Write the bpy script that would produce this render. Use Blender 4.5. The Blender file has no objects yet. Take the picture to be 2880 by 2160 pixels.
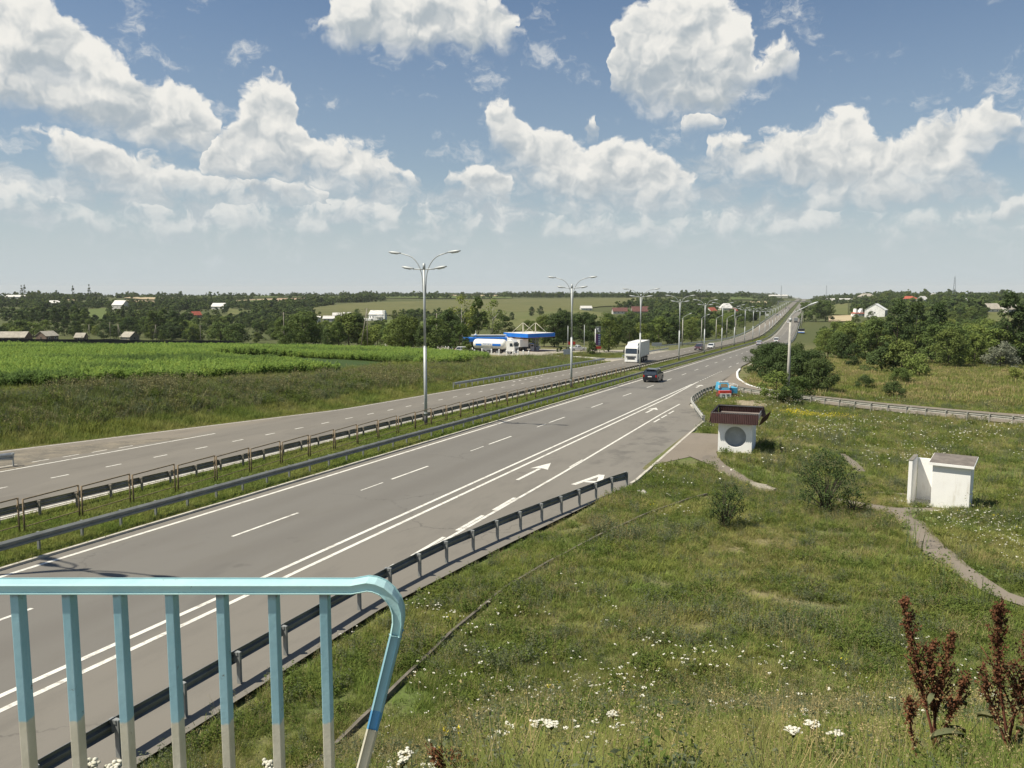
import bpy, bmesh, math, random
import numpy as np
from mathutils import Vector, Matrix

random.seed(7)
RNG = np.random.default_rng(11)
scene = bpy.context.scene

# ---------------------------------------------------------------- camera, sky, sun, exposure
cam_data = bpy.data.cameras.new("camera")
cam = bpy.data.objects.new("camera", cam_data)
scene.collection.objects.link(cam)
scene.camera = cam
cam.location = (0.0, 0.0, 8.4)
cam.rotation_euler = (math.radians(90 - 6.5), 0.0, math.radians(21.07))
cam_data.sensor_width = 36.0
cam_data.lens = 2331.0 / 2880.0 * 36.0
cam_data.clip_start = 0.05
cam_data.clip_end = 40000.0

SUN_TO = Vector((-6.1, -4.6, 12.0)).normalized()
sun_data = bpy.data.lights.new("sun", 'SUN')
sun_data.energy = 5.0
sun_data.angle = math.radians(0.5)
sun_data.color = (1.0, 0.93, 0.80)
sun = bpy.data.objects.new("sun", sun_data)
sun.rotation_euler = SUN_TO.to_track_quat('Z', 'Y').to_euler()
sun.location = (-60, -45, 120)
scene.collection.objects.link(sun)

scene.view_settings.view_transform = 'Standard'
scene.view_settings.look = 'None'
scene.view_settings.exposure = 0.38
scene.view_settings.gamma = 1.0
scene.view_settings.use_curve_mapping = False
scene.cycles.use_denoising = True
scene.cycles.max_bounces = 6
scene.cycles.diffuse_bounces = 3
scene.cycles.glossy_bounces = 2
scene.cycles.transmission_bounces = 3
scene.cycles.transparent_max_bounces = 8

world = bpy.data.worlds.new("World")
scene.world = world
world.use_nodes = True
WT = world.node_tree
WT.nodes.clear()

# ---- sky: Nishita daylight, pale haze towards the horizon, heaped summer clouds given as
#      groups of puffs at their bearing and height above the horizon
def W(tree, typ, **kw):
    n = tree.nodes.new(typ)
    for k, v in kw.items(): setattr(n, k, v)
    return n

def mth(tree, op, a, b=None, c=None, clamp=False):
    n = tree.nodes.new('ShaderNodeMath'); n.operation = op; n.use_clamp = clamp
    for i, q in enumerate((a, b, c)):
        if q is None: continue
        if isinstance(q, (int, float)): n.inputs[i].default_value = q
        else: tree.links.new(q, n.inputs[i])
    return n.outputs[0]

def mixc(tree, fac, a, b):
    n = tree.nodes.new('ShaderNodeMix'); n.data_type = 'RGBA'
    for sock, q in ((n.inputs[0], fac), (n.inputs[6], a), (n.inputs[7], b)):
        if isinstance(q, (int, float)): sock.default_value = q
        elif isinstance(q, (tuple, list)): sock.default_value = (*q, 1.0) if len(q) == 3 else q
        else: tree.links.new(q, sock)
    return n.outputs[2]

def smooth(tree, x, lo, hi):
    n = tree.nodes.new('ShaderNodeMapRange'); n.interpolation_type = 'SMOOTHSTEP'
    tree.links.new(x, n.inputs[0]); n.inputs[1].default_value = lo; n.inputs[2].default_value = hi
    return n.outputs[0]

# heaps of cloud: for each layer, crest and base against bearing, both measured over a 2212 x 1659 survey sheet
def sheet_to_sky(x, y):
    u, v = x * 2880 / 2212, y * 2160 / 1659
    X = (u - 1440) / 2331.0; d = (v - 1080) / 2331.0; p = math.radians(6.5)
    Yv = math.cos(p) - d * math.sin(p); Z = -math.sin(p) - d * math.cos(p)
    return math.degrees(math.atan2(X, Yv)), math.degrees(math.atan2(Z, math.hypot(X, Yv)))

LAYERS = [
 [(-60, -50, 235), (110, -20, 255), (150, 10, 270), (200, 85, 290), (260, 125, 310), (330, 165, 325), (400, 165, 330), (440, 205, 330), (475, 260, 300), (490, 300, 290), (500, 600, 0),
  (672, 600, 0), (682, 40, 60), (715, 8, 105), (760, -40, 112), (860, -45, 122), (960, -40, 112), (1020, -40, 130), (1090, -10, 110), (1122, 45, 70), (1130, 600, 0),
  (1302, 600, 0), (1310, 150, 185), (1335, 40, 205), (1370, 0, 225), (1450, -40, 262), (1560, -30, 262), (1615, 35, 210), (1640, 118, 190), (1690, 85, 185), (1728, 105, 140), (1740, 600, 0)],
 [(380, 600, 0), (430, 320, 400), (500, 245, 400), (542, 185, 400), (578, 160, 400), (625, 185, 400), (645, 225, 400), (665, 280, 402), (750, 305, 405), (850, 330, 405), (905, 375, 400), (915, 600, 0),
  (1040, 600, 0), (1050, 240, 275), (1085, 215, 330), (1120, 238, 390), (1200, 275, 450), (1270, 312, 462), (1345, 288, 462), (1430, 322, 450), (1500, 365, 420), (1512, 600, 0),
  (1530, 290, 340), (1730, 282, 410), (1790, 232, 452), (1835, 222, 458), (1890, 290, 455), (1960, 285, 445), (2040, 238, 420), (2150, 212, 300), (2200, 250, 285)],
 [(40, 600, 0), (52, 265, 285), (85, 258, 310), (130, 292, 345), (170, 280, 380), (240, 315, 410), (330, 320, 425), (400, 355, 432), (500, 380, 438), (650, 385, 440), (720, 405, 435), (735, 600, 0),
  (955, 600, 0), (968, 368, 400), (1010, 346, 425), (1055, 346, 425), (1105, 375, 420), (1118, 600, 0), (1252, 600, 0), (1260, 250, 270), (1290, 246, 274), (1302, 600, 0),
  (1455, 600, 0), (1470, 240, 278), (1510, 228, 286), (1555, 245, 275), (1568, 600, 0), (2105, 600, 0), (2135, 440, 470), (2180, 418, 480), (2300, 420, 480)],
 [(-100, 400, 470), (0, 385, 470), (35, 388, 480), (75, 425, 485), (120, 412, 490), (165, 440, 500), (230, 452, 505), (330, 440, 510), (430, 445, 515), (560, 430, 515), (690, 425, 520), (800, 432, 515), (900, 445, 510), (955, 418, 505), (1010, 422, 500),
  (1070, 452, 505), (1130, 430, 505), (1230, 480, 515), (1330, 440, 505), (1450, 470, 520), (1550, 455, 515), (1650, 440, 510), (1750, 452, 505), (1850, 445, 510), (1950, 452, 515), (2060, 438, 505), (2160, 460, 500), (2300, 455, 500)],
]
def vec(tree, op, a, b=None, c=None):
    n = tree.nodes.new('ShaderNodeVectorMath'); n.operation = op
    for i, q in enumerate((a, b, c)):
        if q is None: continue
        if isinstance(q, (tuple, list)): n.inputs[i].default_value = q
        elif isinstance(q, (int, float)): n.inputs[i].default_value = (q, q, q)
        else: tree.links.new(q, n.inputs[i])
    return n
def noise(tree, vecsock, scale, detail, rough, dim='2D'):
    n = tree.nodes.new('ShaderNodeTexNoise'); n.noise_dimensions = dim
    n.inputs['Scale'].default_value = scale; n.inputs['Detail'].default_value = detail; n.inputs['Roughness'].default_value = rough
    tree.links.new(vecsock, n.inputs['Vector'])
    return n
tc = W(WT, 'ShaderNodeTexCoord')
sp = W(WT, 'ShaderNodeSeparateXYZ'); WT.links.new(tc.outputs['Generated'], sp.inputs[0])
azr = mth(WT, 'ARCTAN2', sp.outputs[0], sp.outputs[1])
azd = mth(WT, 'MULTIPLY_ADD', azr, 57.29578, 21.07)
eld = mth(WT, 'MULTIPLY', mth(WT, 'ARCSINE', sp.outputs[2]), 57.29578)
cb = W(WT, 'ShaderNodeCombineXYZ'); WT.links.new(azd, cb.inputs[0]); WT.links.new(eld, cb.inputs[1])
P = cb.outputs[0]
wn = noise(WT, P, 0.5, 3.0, 0.55)
Pw = vec(WT, 'ADD', P, vec(WT, 'MULTIPLY_ADD', wn.outputs['Color'], (2.0, 1.3, 0.0), (-1.0, -0.65, 0.0)).outputs[0]).outputs[0]
def billow(vsock, det, ndet, va, na):
    """knobbly heaps: rounded cells over soft turbulence"""
    v = vec(WT, 'MULTIPLY', vsock, (0.60, 0.80, 0.0)).outputs[0]
    vo = WT.nodes.new('ShaderNodeTexVoronoi'); vo.voronoi_dimensions = '2D'; vo.feature = 'F1'
    vo.inputs['Scale'].default_value = 1.0; vo.inputs['Detail'].default_value = det
    vo.inputs['Roughness'].default_value = 0.5; vo.inputs['Lacunarity'].default_value = 2.3; vo.normalize = False
    WT.links.new(v, vo.inputs['Vector'])
    nz = noise(WT, vsock, 0.42, ndet, 0.60).outputs[0]
    return mth(WT, 'MULTIPLY_ADD', nz, na, mth(WT, 'MULTIPLY', vo.outputs['Distance'], -va))
bA = mth(WT, 'ADD', billow(Pw, 3.0, 7.0, 0.62, 3.1), -1.13)
sA = billow(Pw, 0.6, 3.0, 0.5, 2.4)
sB = billow(vec(WT, 'ADD', Pw, (-0.45, 0.65, 0.0)).outputs[0], 0.6, 3.0, 0.5, 2.4)
spw = W(WT, 'ShaderNodeSeparateXYZ'); WT.links.new(Pw, spw.inputs[0])
pos = mth(WT, 'MULTIPLY_ADD', spw.outputs[0], 1 / 76.0, 0.5)
elw = spw.outputs[1]
dens = None; hgt = None
for li, lay in enumerate(LAYERS):
    n = W(WT, 'ShaderNodeValToRGB'); cr = n.color_ramp; cr.interpolation = 'LINEAR'
    lay = sorted(lay)
    while len(cr.elements) < len(lay): cr.elements.new(0.5)
    for e, (x, top, bot) in zip(cr.elements, lay):
        a, et = sheet_to_sky(x, min(top, 620)); _, eb = sheet_to_sky(x, bot)
        e.position = a / 76.0 + 0.5
        if top == 600: et, eb = -4.0, 24.0
        e.color = (et / 20.0, eb / 20.0, 0, 1)
    WT.links.new(pos, n.inputs[0])
    sc = W(WT, 'ShaderNodeSeparateColor'); WT.links.new(n.outputs[0], sc.inputs[0])
    top = mth(WT, 'MULTIPLY', sc.outputs[0], 20.0); bot = mth(WT, 'MULTIPLY', sc.outputs[1], 20.0)
    soft = (0.9, 0.8, 0.6, 0.55)[li]
    dt = mth(WT, 'DIVIDE', mth(WT, 'SUBTRACT', top, elw), soft)
    db = mth(WT, 'DIVIDE', mth(WT, 'ADD', mth(WT, 'SUBTRACT', elw, bot), (0.1, 0.7, 0.6, 0.5)[li]), (0.9, 2.3, 1.6, 1.3)[li])
    d = mth(WT, 'MINIMUM', dt, db)
    d = mth(WT, 'MINIMUM', d, (1.6, 1.6, 1.2, 0.30)[li])
    span = mth(WT, 'MAXIMUM', mth(WT, 'SUBTRACT', top, bot), 0.6)
    h = mth(WT, 'DIVIDE', mth(WT, 'SUBTRACT', elw, bot), span, clamp=True)
    if dens is None: dens, hgt = d, h
    else:
        sel = mth(WT, 'GREATER_THAN', d, dens)
        mx = W(WT, 'ShaderNodeMix'); WT.links.new(sel, mx.inputs[0]); WT.links.new(hgt, mx.inputs[2]); WT.links.new(h, mx.inputs[3])
        hgt = mx.outputs[0]
        dens = mth(WT, 'MAXIMUM', dens, d)
VEIL = [(-100, 330, 500), (60, 330, 500), (200, 300, 500), (330, 270, 505), (520, 290, 505), (700, 320, 505), (850, 350, 505), (960, 420, 505), (1040, 350, 505), (1150, 330, 510), (1300, 340, 510), (1450, 360, 510), (1520, 330, 510), (1650, 310, 510), (1850, 300, 505), (2050, 310, 500), (2130, 380, 495), (2300, 420, 490)]
n = W(WT, 'ShaderNodeValToRGB'); cr = n.color_ramp
while len(cr.elements) < len(VEIL): cr.elements.new(0.5)
for e, (x, top, bot) in zip(cr.elements, VEIL):
    ax, et = sheet_to_sky(x, top); _, eb = sheet_to_sky(x, bot); e.position = ax / 76.0 + 0.5; e.color = (et / 20.0, eb / 20.0, 0, 1)
WT.links.new(pos, n.inputs[0]); sc = W(WT, 'ShaderNodeSeparateColor'); WT.links.new(n.outputs[0], sc.inputs[0])
vt = mth(WT, 'DIVIDE', mth(WT, 'SUBTRACT', mth(WT, 'MULTIPLY', sc.outputs[0], 20.0), elw), 1.3); vb = mth(WT, 'DIVIDE', mth(WT, 'SUBTRACT', elw, mth(WT, 'MULTIPLY', sc.outputs[1], 20.0)), 1.5)
vn = noise(WT, vec(WT, 'MULTIPLY', Pw, (0.26, 0.55, 0.0)).outputs[0], 1.0, 5.0, 0.62).outputs[0]
veil = smooth(WT, mth(WT, 'ADD', mth(WT, 'MINIMUM', mth(WT, 'MINIMUM', vt, vb), 0.7), mth(WT, 'MULTIPLY_ADD', vn, 4.2, -2.2)), -0.1, 1.3)
veil = mth(WT, 'MULTIPLY', veil, 0.85)
vshade = smooth(WT, mth(WT, 'MULTIPLY_ADD', bA, 0.7, mth(WT, 'MULTIPLY', vn, 0.9)), 0.05, 1.0)
# stray wisps where nothing else stands
wsp = noise(WT, vec(WT, 'MULTIPLY', Pw, (0.24, 0.38, 0.0)).outputs[0], 1.0, 6.0, 0.66).outputs[0]
wisp = mth(WT, 'MULTIPLY', smooth(WT, wsp, 0.56, 0.78), 0.75)
dA = mth(WT, 'ADD', dens, bA)
a_hard = smooth(WT, dA, -0.08, 0.62)
a_soft = smooth(WT, dA, -0.5, 1.9)
lowk = mth(WT, 'MAXIMUM', smooth(WT, hgt, 0.60, 0.0), mth(WT, 'MULTIPLY', smooth(WT, eld, 9.0, 4.0), 0.6))
alpha = mth(WT, 'ADD', mth(WT, 'MULTIPLY', a_hard, mth(WT, 'SUBTRACT', 1.0, lowk)), mth(WT, 'MULTIPLY', a_soft, lowk))
bump = mth(WT, 'SUBTRACT', sA, sB)                              # >0 where a knob turns to the sun
shade = mth(WT, 'MULTIPLY_ADD', bump, 0.70, mth(WT, 'MULTIPLY_ADD', hgt, 0.86, 0.10))
edge = smooth(WT, dA, 1.5, 0.1)
shade = mth(WT, 'MULTIPLY_ADD', edge, 0.28, shade)
shade = smooth(WT, shade, 0.0, 1.12)
SKY_STRENGTH = 0.076
sky = W(WT, 'ShaderNodeTexSky'); sky.sky_type = 'NISHITA'; sky.sun_disc = False
sky.sun_elevation = math.radians(57.5); sky.sun_rotation = math.radians(233.0)
sky.air_density = 1.0; sky.dust_density = 0.6; sky.ozone_density = 1.6; sky.altitude = 100
def gain(t, col):
    return vec(WT, 'MULTIPLY', t, col).outputs[0]
blue = gain(sky.outputs[0], (0.80, 0.87, 0.92))
cloud = mixc(WT, shade, (4.3, 4.85, 5.25), (8.9, 8.75, 8.25))
s1 = mixc(WT, alpha, blue, cloud)
hz0 = mth(WT, 'MULTIPLY', smooth(WT, eld, 24.0, 1.0), 0.42)
s1b = mixc(WT, hz0, blue, (4.6, 5.2, 5.5))
hz = mth(WT, 'POWER', smooth(WT, eld, 9.2, 0.2), 1.45)
hz = mth(WT, 'MULTIPLY', hz, 0.95)
s1w = mixc(WT, wisp, s1b, (7.6, 7.7, 7.6))
s1v = mixc(WT, veil, s1w, mixc(WT, vshade, (4.6, 5.2, 5.65), (7.3, 7.5, 7.45)))
s1 = mixc(WT, alpha, s1v, cloud)
s2 = mixc(WT, hz, s1, (5.5, 6.2, 6.5))
low = smooth(WT, eld, -0.5, -4.0)
s3 = mixc(WT, low, s2, (1.6, 1.7, 1.2))
bg = W(WT, 'ShaderNodeBackground'); bg.inputs[1].default_value = SKY_STRENGTH
WT.links.new(s3, bg.inputs[0])
wout = W(WT, 'ShaderNodeOutputWorld'); WT.links.new(bg.outputs[0], wout.inputs[0])
world.cycles.sampling_method = 'MANUAL'
world.cycles.sample_map_resolution = 512

# ---------------------------------------------------------------- the lie of the land
AZ = math.radians(21.07)
CAM_H = 8.4
FPX = 2331.0
PITCH = math.radians(6.5)

def sst(a, b, x):
    t = np.clip((np.asarray(x, float) - a) / (b - a), 0, 1)
    return t * t * (3 - 2 * t)

def zr(y):
    """height of the motorway along its length: a long downgrade, a sag, then level"""
    y = np.asarray(y, float)
    g0, g1, a, b = -0.03516, -0.0012, 330.0, 560.0
    t = np.clip(y - a, 0, b - a)
    return g0 * np.minimum(y, a) + g0 * t + (g1 - g0) * t * t / (2 * (b - a)) + g1 * np.maximum(y - b, 0) - 0.011 * np.maximum(y - 2500, 0)

def cx(y):
    """sideways drift of the motorway: straight, then a gentle bend to the left"""
    y = np.asarray(y, float)
    t = np.clip(y - 300, 0, 100)
    return -0.026 * (t * t / 200 + np.maximum(y - 400, 0))

EDGE_Y = [-80, 34, 46, 63, 105, 130, 2000]
EDGE_X = [-46.6, -46.4, -44.0, -40.6, -39.6, -39.8, -39.8]
def xleft(y): return np.interp(y, EDGE_Y, EDGE_X)

LP_R = [0, 170, 230, 400, 600, 800, 1200, 1800, 2600, 7000, 14000]
LP_Z = [-5, -6, -8.0, -17.0, -18.8, -16.8, -12.3, -7.3, -9.5, -50, -120]
RP_R = [0, 170, 260, 420, 650, 900, 1300, 1900, 3000, 7000, 14000]
RP_Z = [-5, -6, -8.5, -9.6, -8.4, -8.2, -5.2, -5.0, -18.0, -52, -120]

def hash_noise(x, y, s):
    """smooth value noise"""
    x = np.asarray(x, float) / s; y = np.asarray(y, float) / s
    xi = np.floor(x); yi = np.floor(y); fx = x - xi; fy = y - yi
    fx = fx * fx * (3 - 2 * fx); fy = fy * fy * (3 - 2 * fy)
    def h(a, b):
        v = np.sin(a * 127.1 + b * 311.7) * 43758.5453
        return v - np.floor(v)
    return (h(xi, yi) * (1 - fx) + h(xi + 1, yi) * fx) * (1 - fy) + (h(xi, yi + 1) * (1 - fx) + h(xi + 1, yi + 1) * fx) * fy

CA, SA = math.cos(AZ), math.sin(AZ)
def tocam(x, y):
    """ground point -> (right, ahead) of the view"""
    return CA * x + SA * y, -SA * x + CA * y
def toroad(X, Y):
    return CA * X - SA * Y, SA * X + CA * Y

def T(x, y):
    x = np.asarray(x, float); y = np.asarray(y, float)
    r = np.hypot(x, y)
    xo = x - cx(y)
    base = zr(y)
    side = np.where(xo < -20, np.interp(r, LP_R, LP_Z), np.interp(r, RP_R, RP_Z))
    dl = np.where(xo < -20, -42 - xo, xo + 6)
    w = sst(4, 120, dl) * sst(185, 340, r)
    z = base * (1 - w) + side * w
    far = sst(250, 600, r) * sst(30, 160, dl)
    z = z + far * (hash_noise(x, y, 140.0) - 0.5) * 3.0 * (1 - sst(1500, 2600, r))
    # cut bank beside the field
    d = xleft(y) - xo
    hb = np.interp(y, [-60, 20, 100, 150, 185], [2.4, 2.2, 1.5, 0.35, 0.0])
    z = z + hb * sst(1.2, 10.5, d) * (1 - sst(190, 280, r))
    z = z - 0.18 * sst(-1.0, 1.5, d) * (1 - sst(1.5, 5, d)) * (1 - sst(300, 500, r))
    # bed under the carriageways
    inroad = sst(-0.25, 0.35, xo - xleft(y)) * sst(-0.25, 0.35, -9.6 - xo) * (1 - sst(150, 152, -x))
    med = sst(-30.75, -30.65, xo) * sst(24.75, 24.85, -xo)
    z = z - inroad * (1 - med) * 0.14 - (r > 600) * inroad * 0.6
    # small swells of the rough ground
    rough = sst(1.0, 6.0, np.maximum(xo + 8.5, d - 1))
    z = z + rough * (1 - sst(200, 400, r)) * ((hash_noise(x + 50, y, 9.0) - 0.5) * 0.45 + (hash_noise(x, y + 90, 2.7) - 0.5) * 0.14)
    # the ditch side: verge falls a little from the kerb, sand heap in the gore
    z = z + (0.32 + 0.3 * hash_noise(x, y, 1.1)) * np.exp(-(((x + 7.4) / 2.6) ** 2 + ((y - 83.0) / 4.5) ** 2))
    ap = sst(-9.9, -9.4, x) * sst(-5.6, -6.3, x) * sst(44.8, 46.0, y) * sst(62.0, 61.0, y)
    z = z * (1 - ap) + (base + 0.09) * ap
    # embankment of the footbridge landing, under the viewer
    X, Y = tocam(x, y)
    top = 5.5 + 0.85 * sst(-1.7, 0.3, X) - 3.4 * sst(2.2, 7.0, -X)
    emb = top - 0.50 * np.maximum(Y - 2.9, 0) + 0.10 * (hash_noise(x, y, 1.3) - 0.5)
    emb = np.where(Y < -6, emb - 5 * np.maximum(-6 - Y, 0), emb)
    emb = emb - 0.8 * np.maximum(X - 14, 0)
    k = 0.9
    hmx = np.clip(0.5 + 0.5 * (emb - z) / k, 0, 1)
    z = np.where(r < 60, z * (1 - hmx) + emb * hmx + k * hmx * (1 - hmx) * 0.6 * sst(60, 40, r), z)
    return z

def ray(u, v):
    X = (u - 1440) / FPX; d = (v - 1080) / FPX
    Y = math.cos(PITCH) - d * math.sin(PITCH); Z = -math.sin(PITCH) - d * math.cos(PITCH)
    x, y = toroad(X, Y)
    return np.array([x, y, Z])

_S = np.concatenate([np.arange(3, 80, 0.25), np.arange(80, 400, 1.0), np.geomspace(400, 9000, 900)])
def hit(u, v):
    """where the sight line of a spot in the photograph meets the ground"""
    d = ray(u, v); d = d / math.hypot(d[0], d[1])
    h = CAM_H + d[2] * _S - T(d[0] * _S, d[1] * _S)
    k = np.argmax(h < 0)
    if h[k] >= 0: k = len(_S) - 1
    s = _S[k]
    if k > 0 and h[k] < 0:
        s0, s1 = _S[k - 1], _S[k]; s = s0 + (s1 - s0) * h[k - 1] / (h[k - 1] - h[k])
    return float(d[0] * s), float(d[1] * s)

def proj(x, y, z):
    X, Y = tocam(x, y); Z = z - CAM_H
    dep = Y * math.cos(PITCH) - Z * math.sin(PITCH)
    up = Y * math.sin(PITCH) + Z * math.cos(PITCH)
    return 1440 + FPX * X / dep, 1080 - FPX * up / dep, dep

# ---------------------------------------------------------------- helpers
COL = scene.collection
def link(o, parent=None):
    COL.objects.link(o)
    if parent is not None: o.parent = parent
    return o
def tag(o, label=None, cat=None, group=None, kind=None):
    if label: o['label'] = label
    if cat: o['category'] = cat
    if group: o['group'] = group
    if kind: o['kind'] = kind
    return o
def empty(name, loc, rz=0.0, label=None, cat=None, group=None):
    o = bpy.data.objects.new(name, None); COL.objects.link(o)
    o.empty_display_size = 0.3
    o.location = loc; o.rotation_euler = (0, 0, rz)
    return tag(o, label, cat, group)
def children(o): return [c for c in bpy.data.objects if c.parent is o]
KIDS = {}
def copy_tree(o, parent=None):
    c = o.copy(); COL.objects.link(c)
    if parent is not None: c.parent = parent
    for ch in list(o.children): copy_tree(ch, c)
    return c

class MB:
    """collects shapes into one mesh"""
    def __init__(s): s.v = []; s.f = []; s.m = []; s.sm = []
    def add(s, verts, faces, mat=0, smooth=False):
        n = len(s.v); s.v += [tuple(map(float, p)) for p in verts]
        for f in faces: s.f.append([i + n for i in f]); s.m.append(mat); s.sm.append(smooth)
    def box(s, c, size, mat=0, rz=0.0, taper=1.0):
        hx, hy, hz = size[0] / 2, size[1] / 2, size[2] / 2
        cr, sr = math.cos(rz), math.sin(rz); vs = []
        for z, k in ((-hz, 1.0), (hz, taper)):
            for x, y in ((-hx, -hy), (hx, -hy), (hx, hy), (-hx, hy)):
                x *= k; y *= k
                vs.append((c[0] + cr * x - sr * y, c[1] + sr * x + cr * y, c[2] + z))
        s.add(vs, [(3, 2, 1, 0), (4, 5, 6, 7), (0, 1, 5, 4), (1, 2, 6, 5), (2, 3, 7, 6), (3, 0, 4, 7)], mat)
    def bar(s, p0, p1, w, h=None, mat=0):
        """straight square bar"""
        h = h or w
        p0, p1 = Vector(p0), Vector(p1); d = (p1 - p0).normalized()
        a = d.cross(Vector((0, 0, 1)))
        a = a.normalized() if a.length > 1e-4 else Vector((1, 0, 0))
        b = a.cross(d).normalized()
        vs = []
        for p in (p0, p1):
            for i, j in ((-1, -1), (1, -1), (1, 1), (-1, 1)): vs.append(p + a * (i * w / 2) + b * (j * h / 2))
        s.add(vs, [(0, 1, 2, 3), (7, 6, 5, 4), (4, 5, 1, 0), (5, 6, 2, 1), (6, 7, 3, 2), (7, 4, 0, 3)], mat)
    def tube(s, pts, r, n=8, mat=0, smooth=True, caps=True):
        pts = [Vector(p) for p in pts]; rs = r if isinstance(r, (list, tuple)) else [r] * len(pts)
        base = len(s.v); prev = None
        for i, p in enumerate(pts):
            d = (pts[min(i + 1, len(pts) - 1)] - pts[max(i - 1, 0)]).normalized()
            if prev is None:
                a = d.orthogonal().normalized()
                if abs(d.z) < 0.99: a = d.cross(Vector((0, 0, 1))).normalized()
            else:
                a = (prev - d * prev.dot(d)); a = a.normalized() if a.length > 1e-5 else d.orthogonal().normalized()
            prev = a; b = d.cross(a)
            for k in range(n):
                t = 2 * math.pi * k / n
                s.v.append(tuple(p + (a * math.cos(t) + b * math.sin(t)) * rs[i]))
        for i in range(len(pts) - 1):
            for k in range(n):
                k2 = (k + 1) % n
                s.f.append([base + i * n + k, base + i * n + k2, base + (i + 1) * n + k2, base + (i + 1) * n + k]); s.m.append(mat); s.sm.append(smooth)
        if caps:
            s.f.append([base + k for k in range(n)][::-1]); s.m.append(mat); s.sm.append(False)
            e = base + (len(pts) - 1) * n
            s.f.append([e + k for k in range(n)]); s.m.append(mat); s.sm.append(False)
    def prism(s, poly, z0, z1, mat=0):
        n = len(poly)
        a = sum(poly[i][0] * poly[(i + 1) % n][1] - poly[(i + 1) % n][0] * poly[i][1] for i in range(n))
        if a < 0: poly = poly[::-1]
        vs = [(x, y, z0) for x, y in poly] + [(x, y, z1) for x, y in poly]
        s.add(vs, [list(range(n))[::-1], list(range(n, 2 * n))] + [(i, (i + 1) % n, n + (i + 1) % n, n + i) for i in range(n)], mat)
    def loft(s, rings, mat=0, smooth=False, caps=True):
        n = len(rings[0]); base = len(s.v)
        for rg in rings: s.v += [tuple(map(float, p)) for p in rg]
        for i in range(len(rings) - 1):
            for k in range(n):
                k2 = (k + 1) % n
                s.f.append([base + i * n + k, base + i * n + k2, base + (i + 1) * n + k2, base + (i + 1) * n + k]); s.m.append(mat); s.sm.append(smooth)
        if caps:
            s.f.append([base + k for k in range(n)][::-1]); s.m.append(mat); s.sm.append(False)
            e = base + (len(rings) - 1) * n
            s.f.append([e + k for k in range(n)]); s.m.append(mat); s.sm.append(False)
    def dome(s, c, rx, ry, rz, n=10, m=4, mat=0):
        rings = []
        for j in range(m):
            t = (math.pi / 2) * j / m
            rings.append([(c[0] + rx * math.cos(t) * math.cos(2 * math.pi * k / n), c[1] + ry * math.cos(t) * math.sin(2 * math.pi * k / n), c[2] + rz * math.sin(t)) for k in range(n)])
        rings.append([(c[0] + rx * .02 * math.cos(2 * math.pi * k / n), c[1] + ry * .02 * math.sin(2 * math.pi * k / n), c[2] + rz) for k in range(n)])
        s.loft(rings, mat, True)
    def mesh(s, name, mats):
        me = bpy.data.meshes.new(name)
        me.from_pydata(s.v, [], s.f)
        for m in (mats if isinstance(mats, (list, tuple)) else [mats]): me.materials.append(m)
        me.polygons.foreach_set('material_index', s.m); me.polygons.foreach_set('use_smooth', s.sm)
        bm = bmesh.new(); bm.from_mesh(me); bmesh.ops.recalc_face_normals(bm, faces=bm.faces); bm.to_mesh(me); bm.free()
        me.update(); return me
    def build(s, name, mats, parent=None, bevel=0.0):
        o = link(bpy.data.objects.new(name, s.mesh(name, mats)), parent)
        if bevel:
            b = o.modifiers.new('bevel', 'BEVEL'); b.width = bevel; b.segments = 2; b.limit_method = 'ANGLE'
        return o

def np_mesh(name, verts, faces, mats, matidx=None, smooth=False, attrs=None):
    """verts (N,3), faces (M,k) arrays -> mesh, fast"""
    me = bpy.data.meshes.new(name)
    verts = np.ascontiguousarray(verts, np.float32); faces = np.ascontiguousarray(faces, np.int32)
    k = faces.shape[1]; M = len(faces)
    me.vertices.add(len(verts)); me.vertices.foreach_set('co', verts.ravel())
    me.loops.add(M * k); me.loops.foreach_set('vertex_index', faces.ravel())
    me.polygons.add(M); me.polygons.foreach_set('loop_start', np.arange(0, M * k, k, dtype=np.int32))
    for m in (mats if isinstance(mats, (list, tuple)) else [mats]): me.materials.append(m)
    if matidx is not None: me.polygons.foreach_set('material_index', np.asarray(matidx, np.int32))
    if smooth: me.polygons.foreach_set('use_smooth', np.ones(M, bool))
    for nm, arr in (attrs or {}).items():
        a = me.attributes.new(nm, 'FLOAT_COLOR', 'POINT'); a.data.foreach_set('color', np.ascontiguousarray(arr, np.float32).ravel())
    me.update(calc_edges=True); me.validate()
    return me

# ---------------------------------------------------------------- materials
def new_mat(name):
    m = bpy.data.materials.new(name); m.use_nodes = True
    t = m.node_tree; t.nodes.clear()
    return m, t
def finish(t, col, rough=0.7, metal=0.0, bump=None, bump_d=0.05, bump_s=0.5, spec=0.4, coat=0.0):
    b = t.nodes.new('ShaderNodeBsdfPrincipled'); o = t.nodes.new('ShaderNodeOutputMaterial')
    if isinstance(col, (tuple, list)): b.inputs['Base Color'].default_value = (*col[:3], 1)
    else: t.links.new(col, b.inputs['Base Color'])
    if isinstance(rough, (int, float)): b.inputs['Roughness'].default_value = rough
    else: t.links.new(rough, b.inputs['Roughness'])
    b.inputs['Metallic'].default_value = metal; b.inputs['Specular IOR Level'].default_value = spec
    b.inputs['Coat Weight'].default_value = coat
    if bump is not None:
        n = t.nodes.new('ShaderNodeBump'); n.inputs['Strength'].default_value = bump_s; n.inputs['Distance'].default_value = bump_d
        t.links.new(bump, n.inputs['Height']); t.links.new(n.outputs[0], b.inputs['Normal'])
    t.links.new(b.outputs[0], o.inputs[0])
    return b
def coords(t, kind='Object'):
    return t.nodes.new('ShaderNodeTexCoord').outputs[kind]
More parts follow.
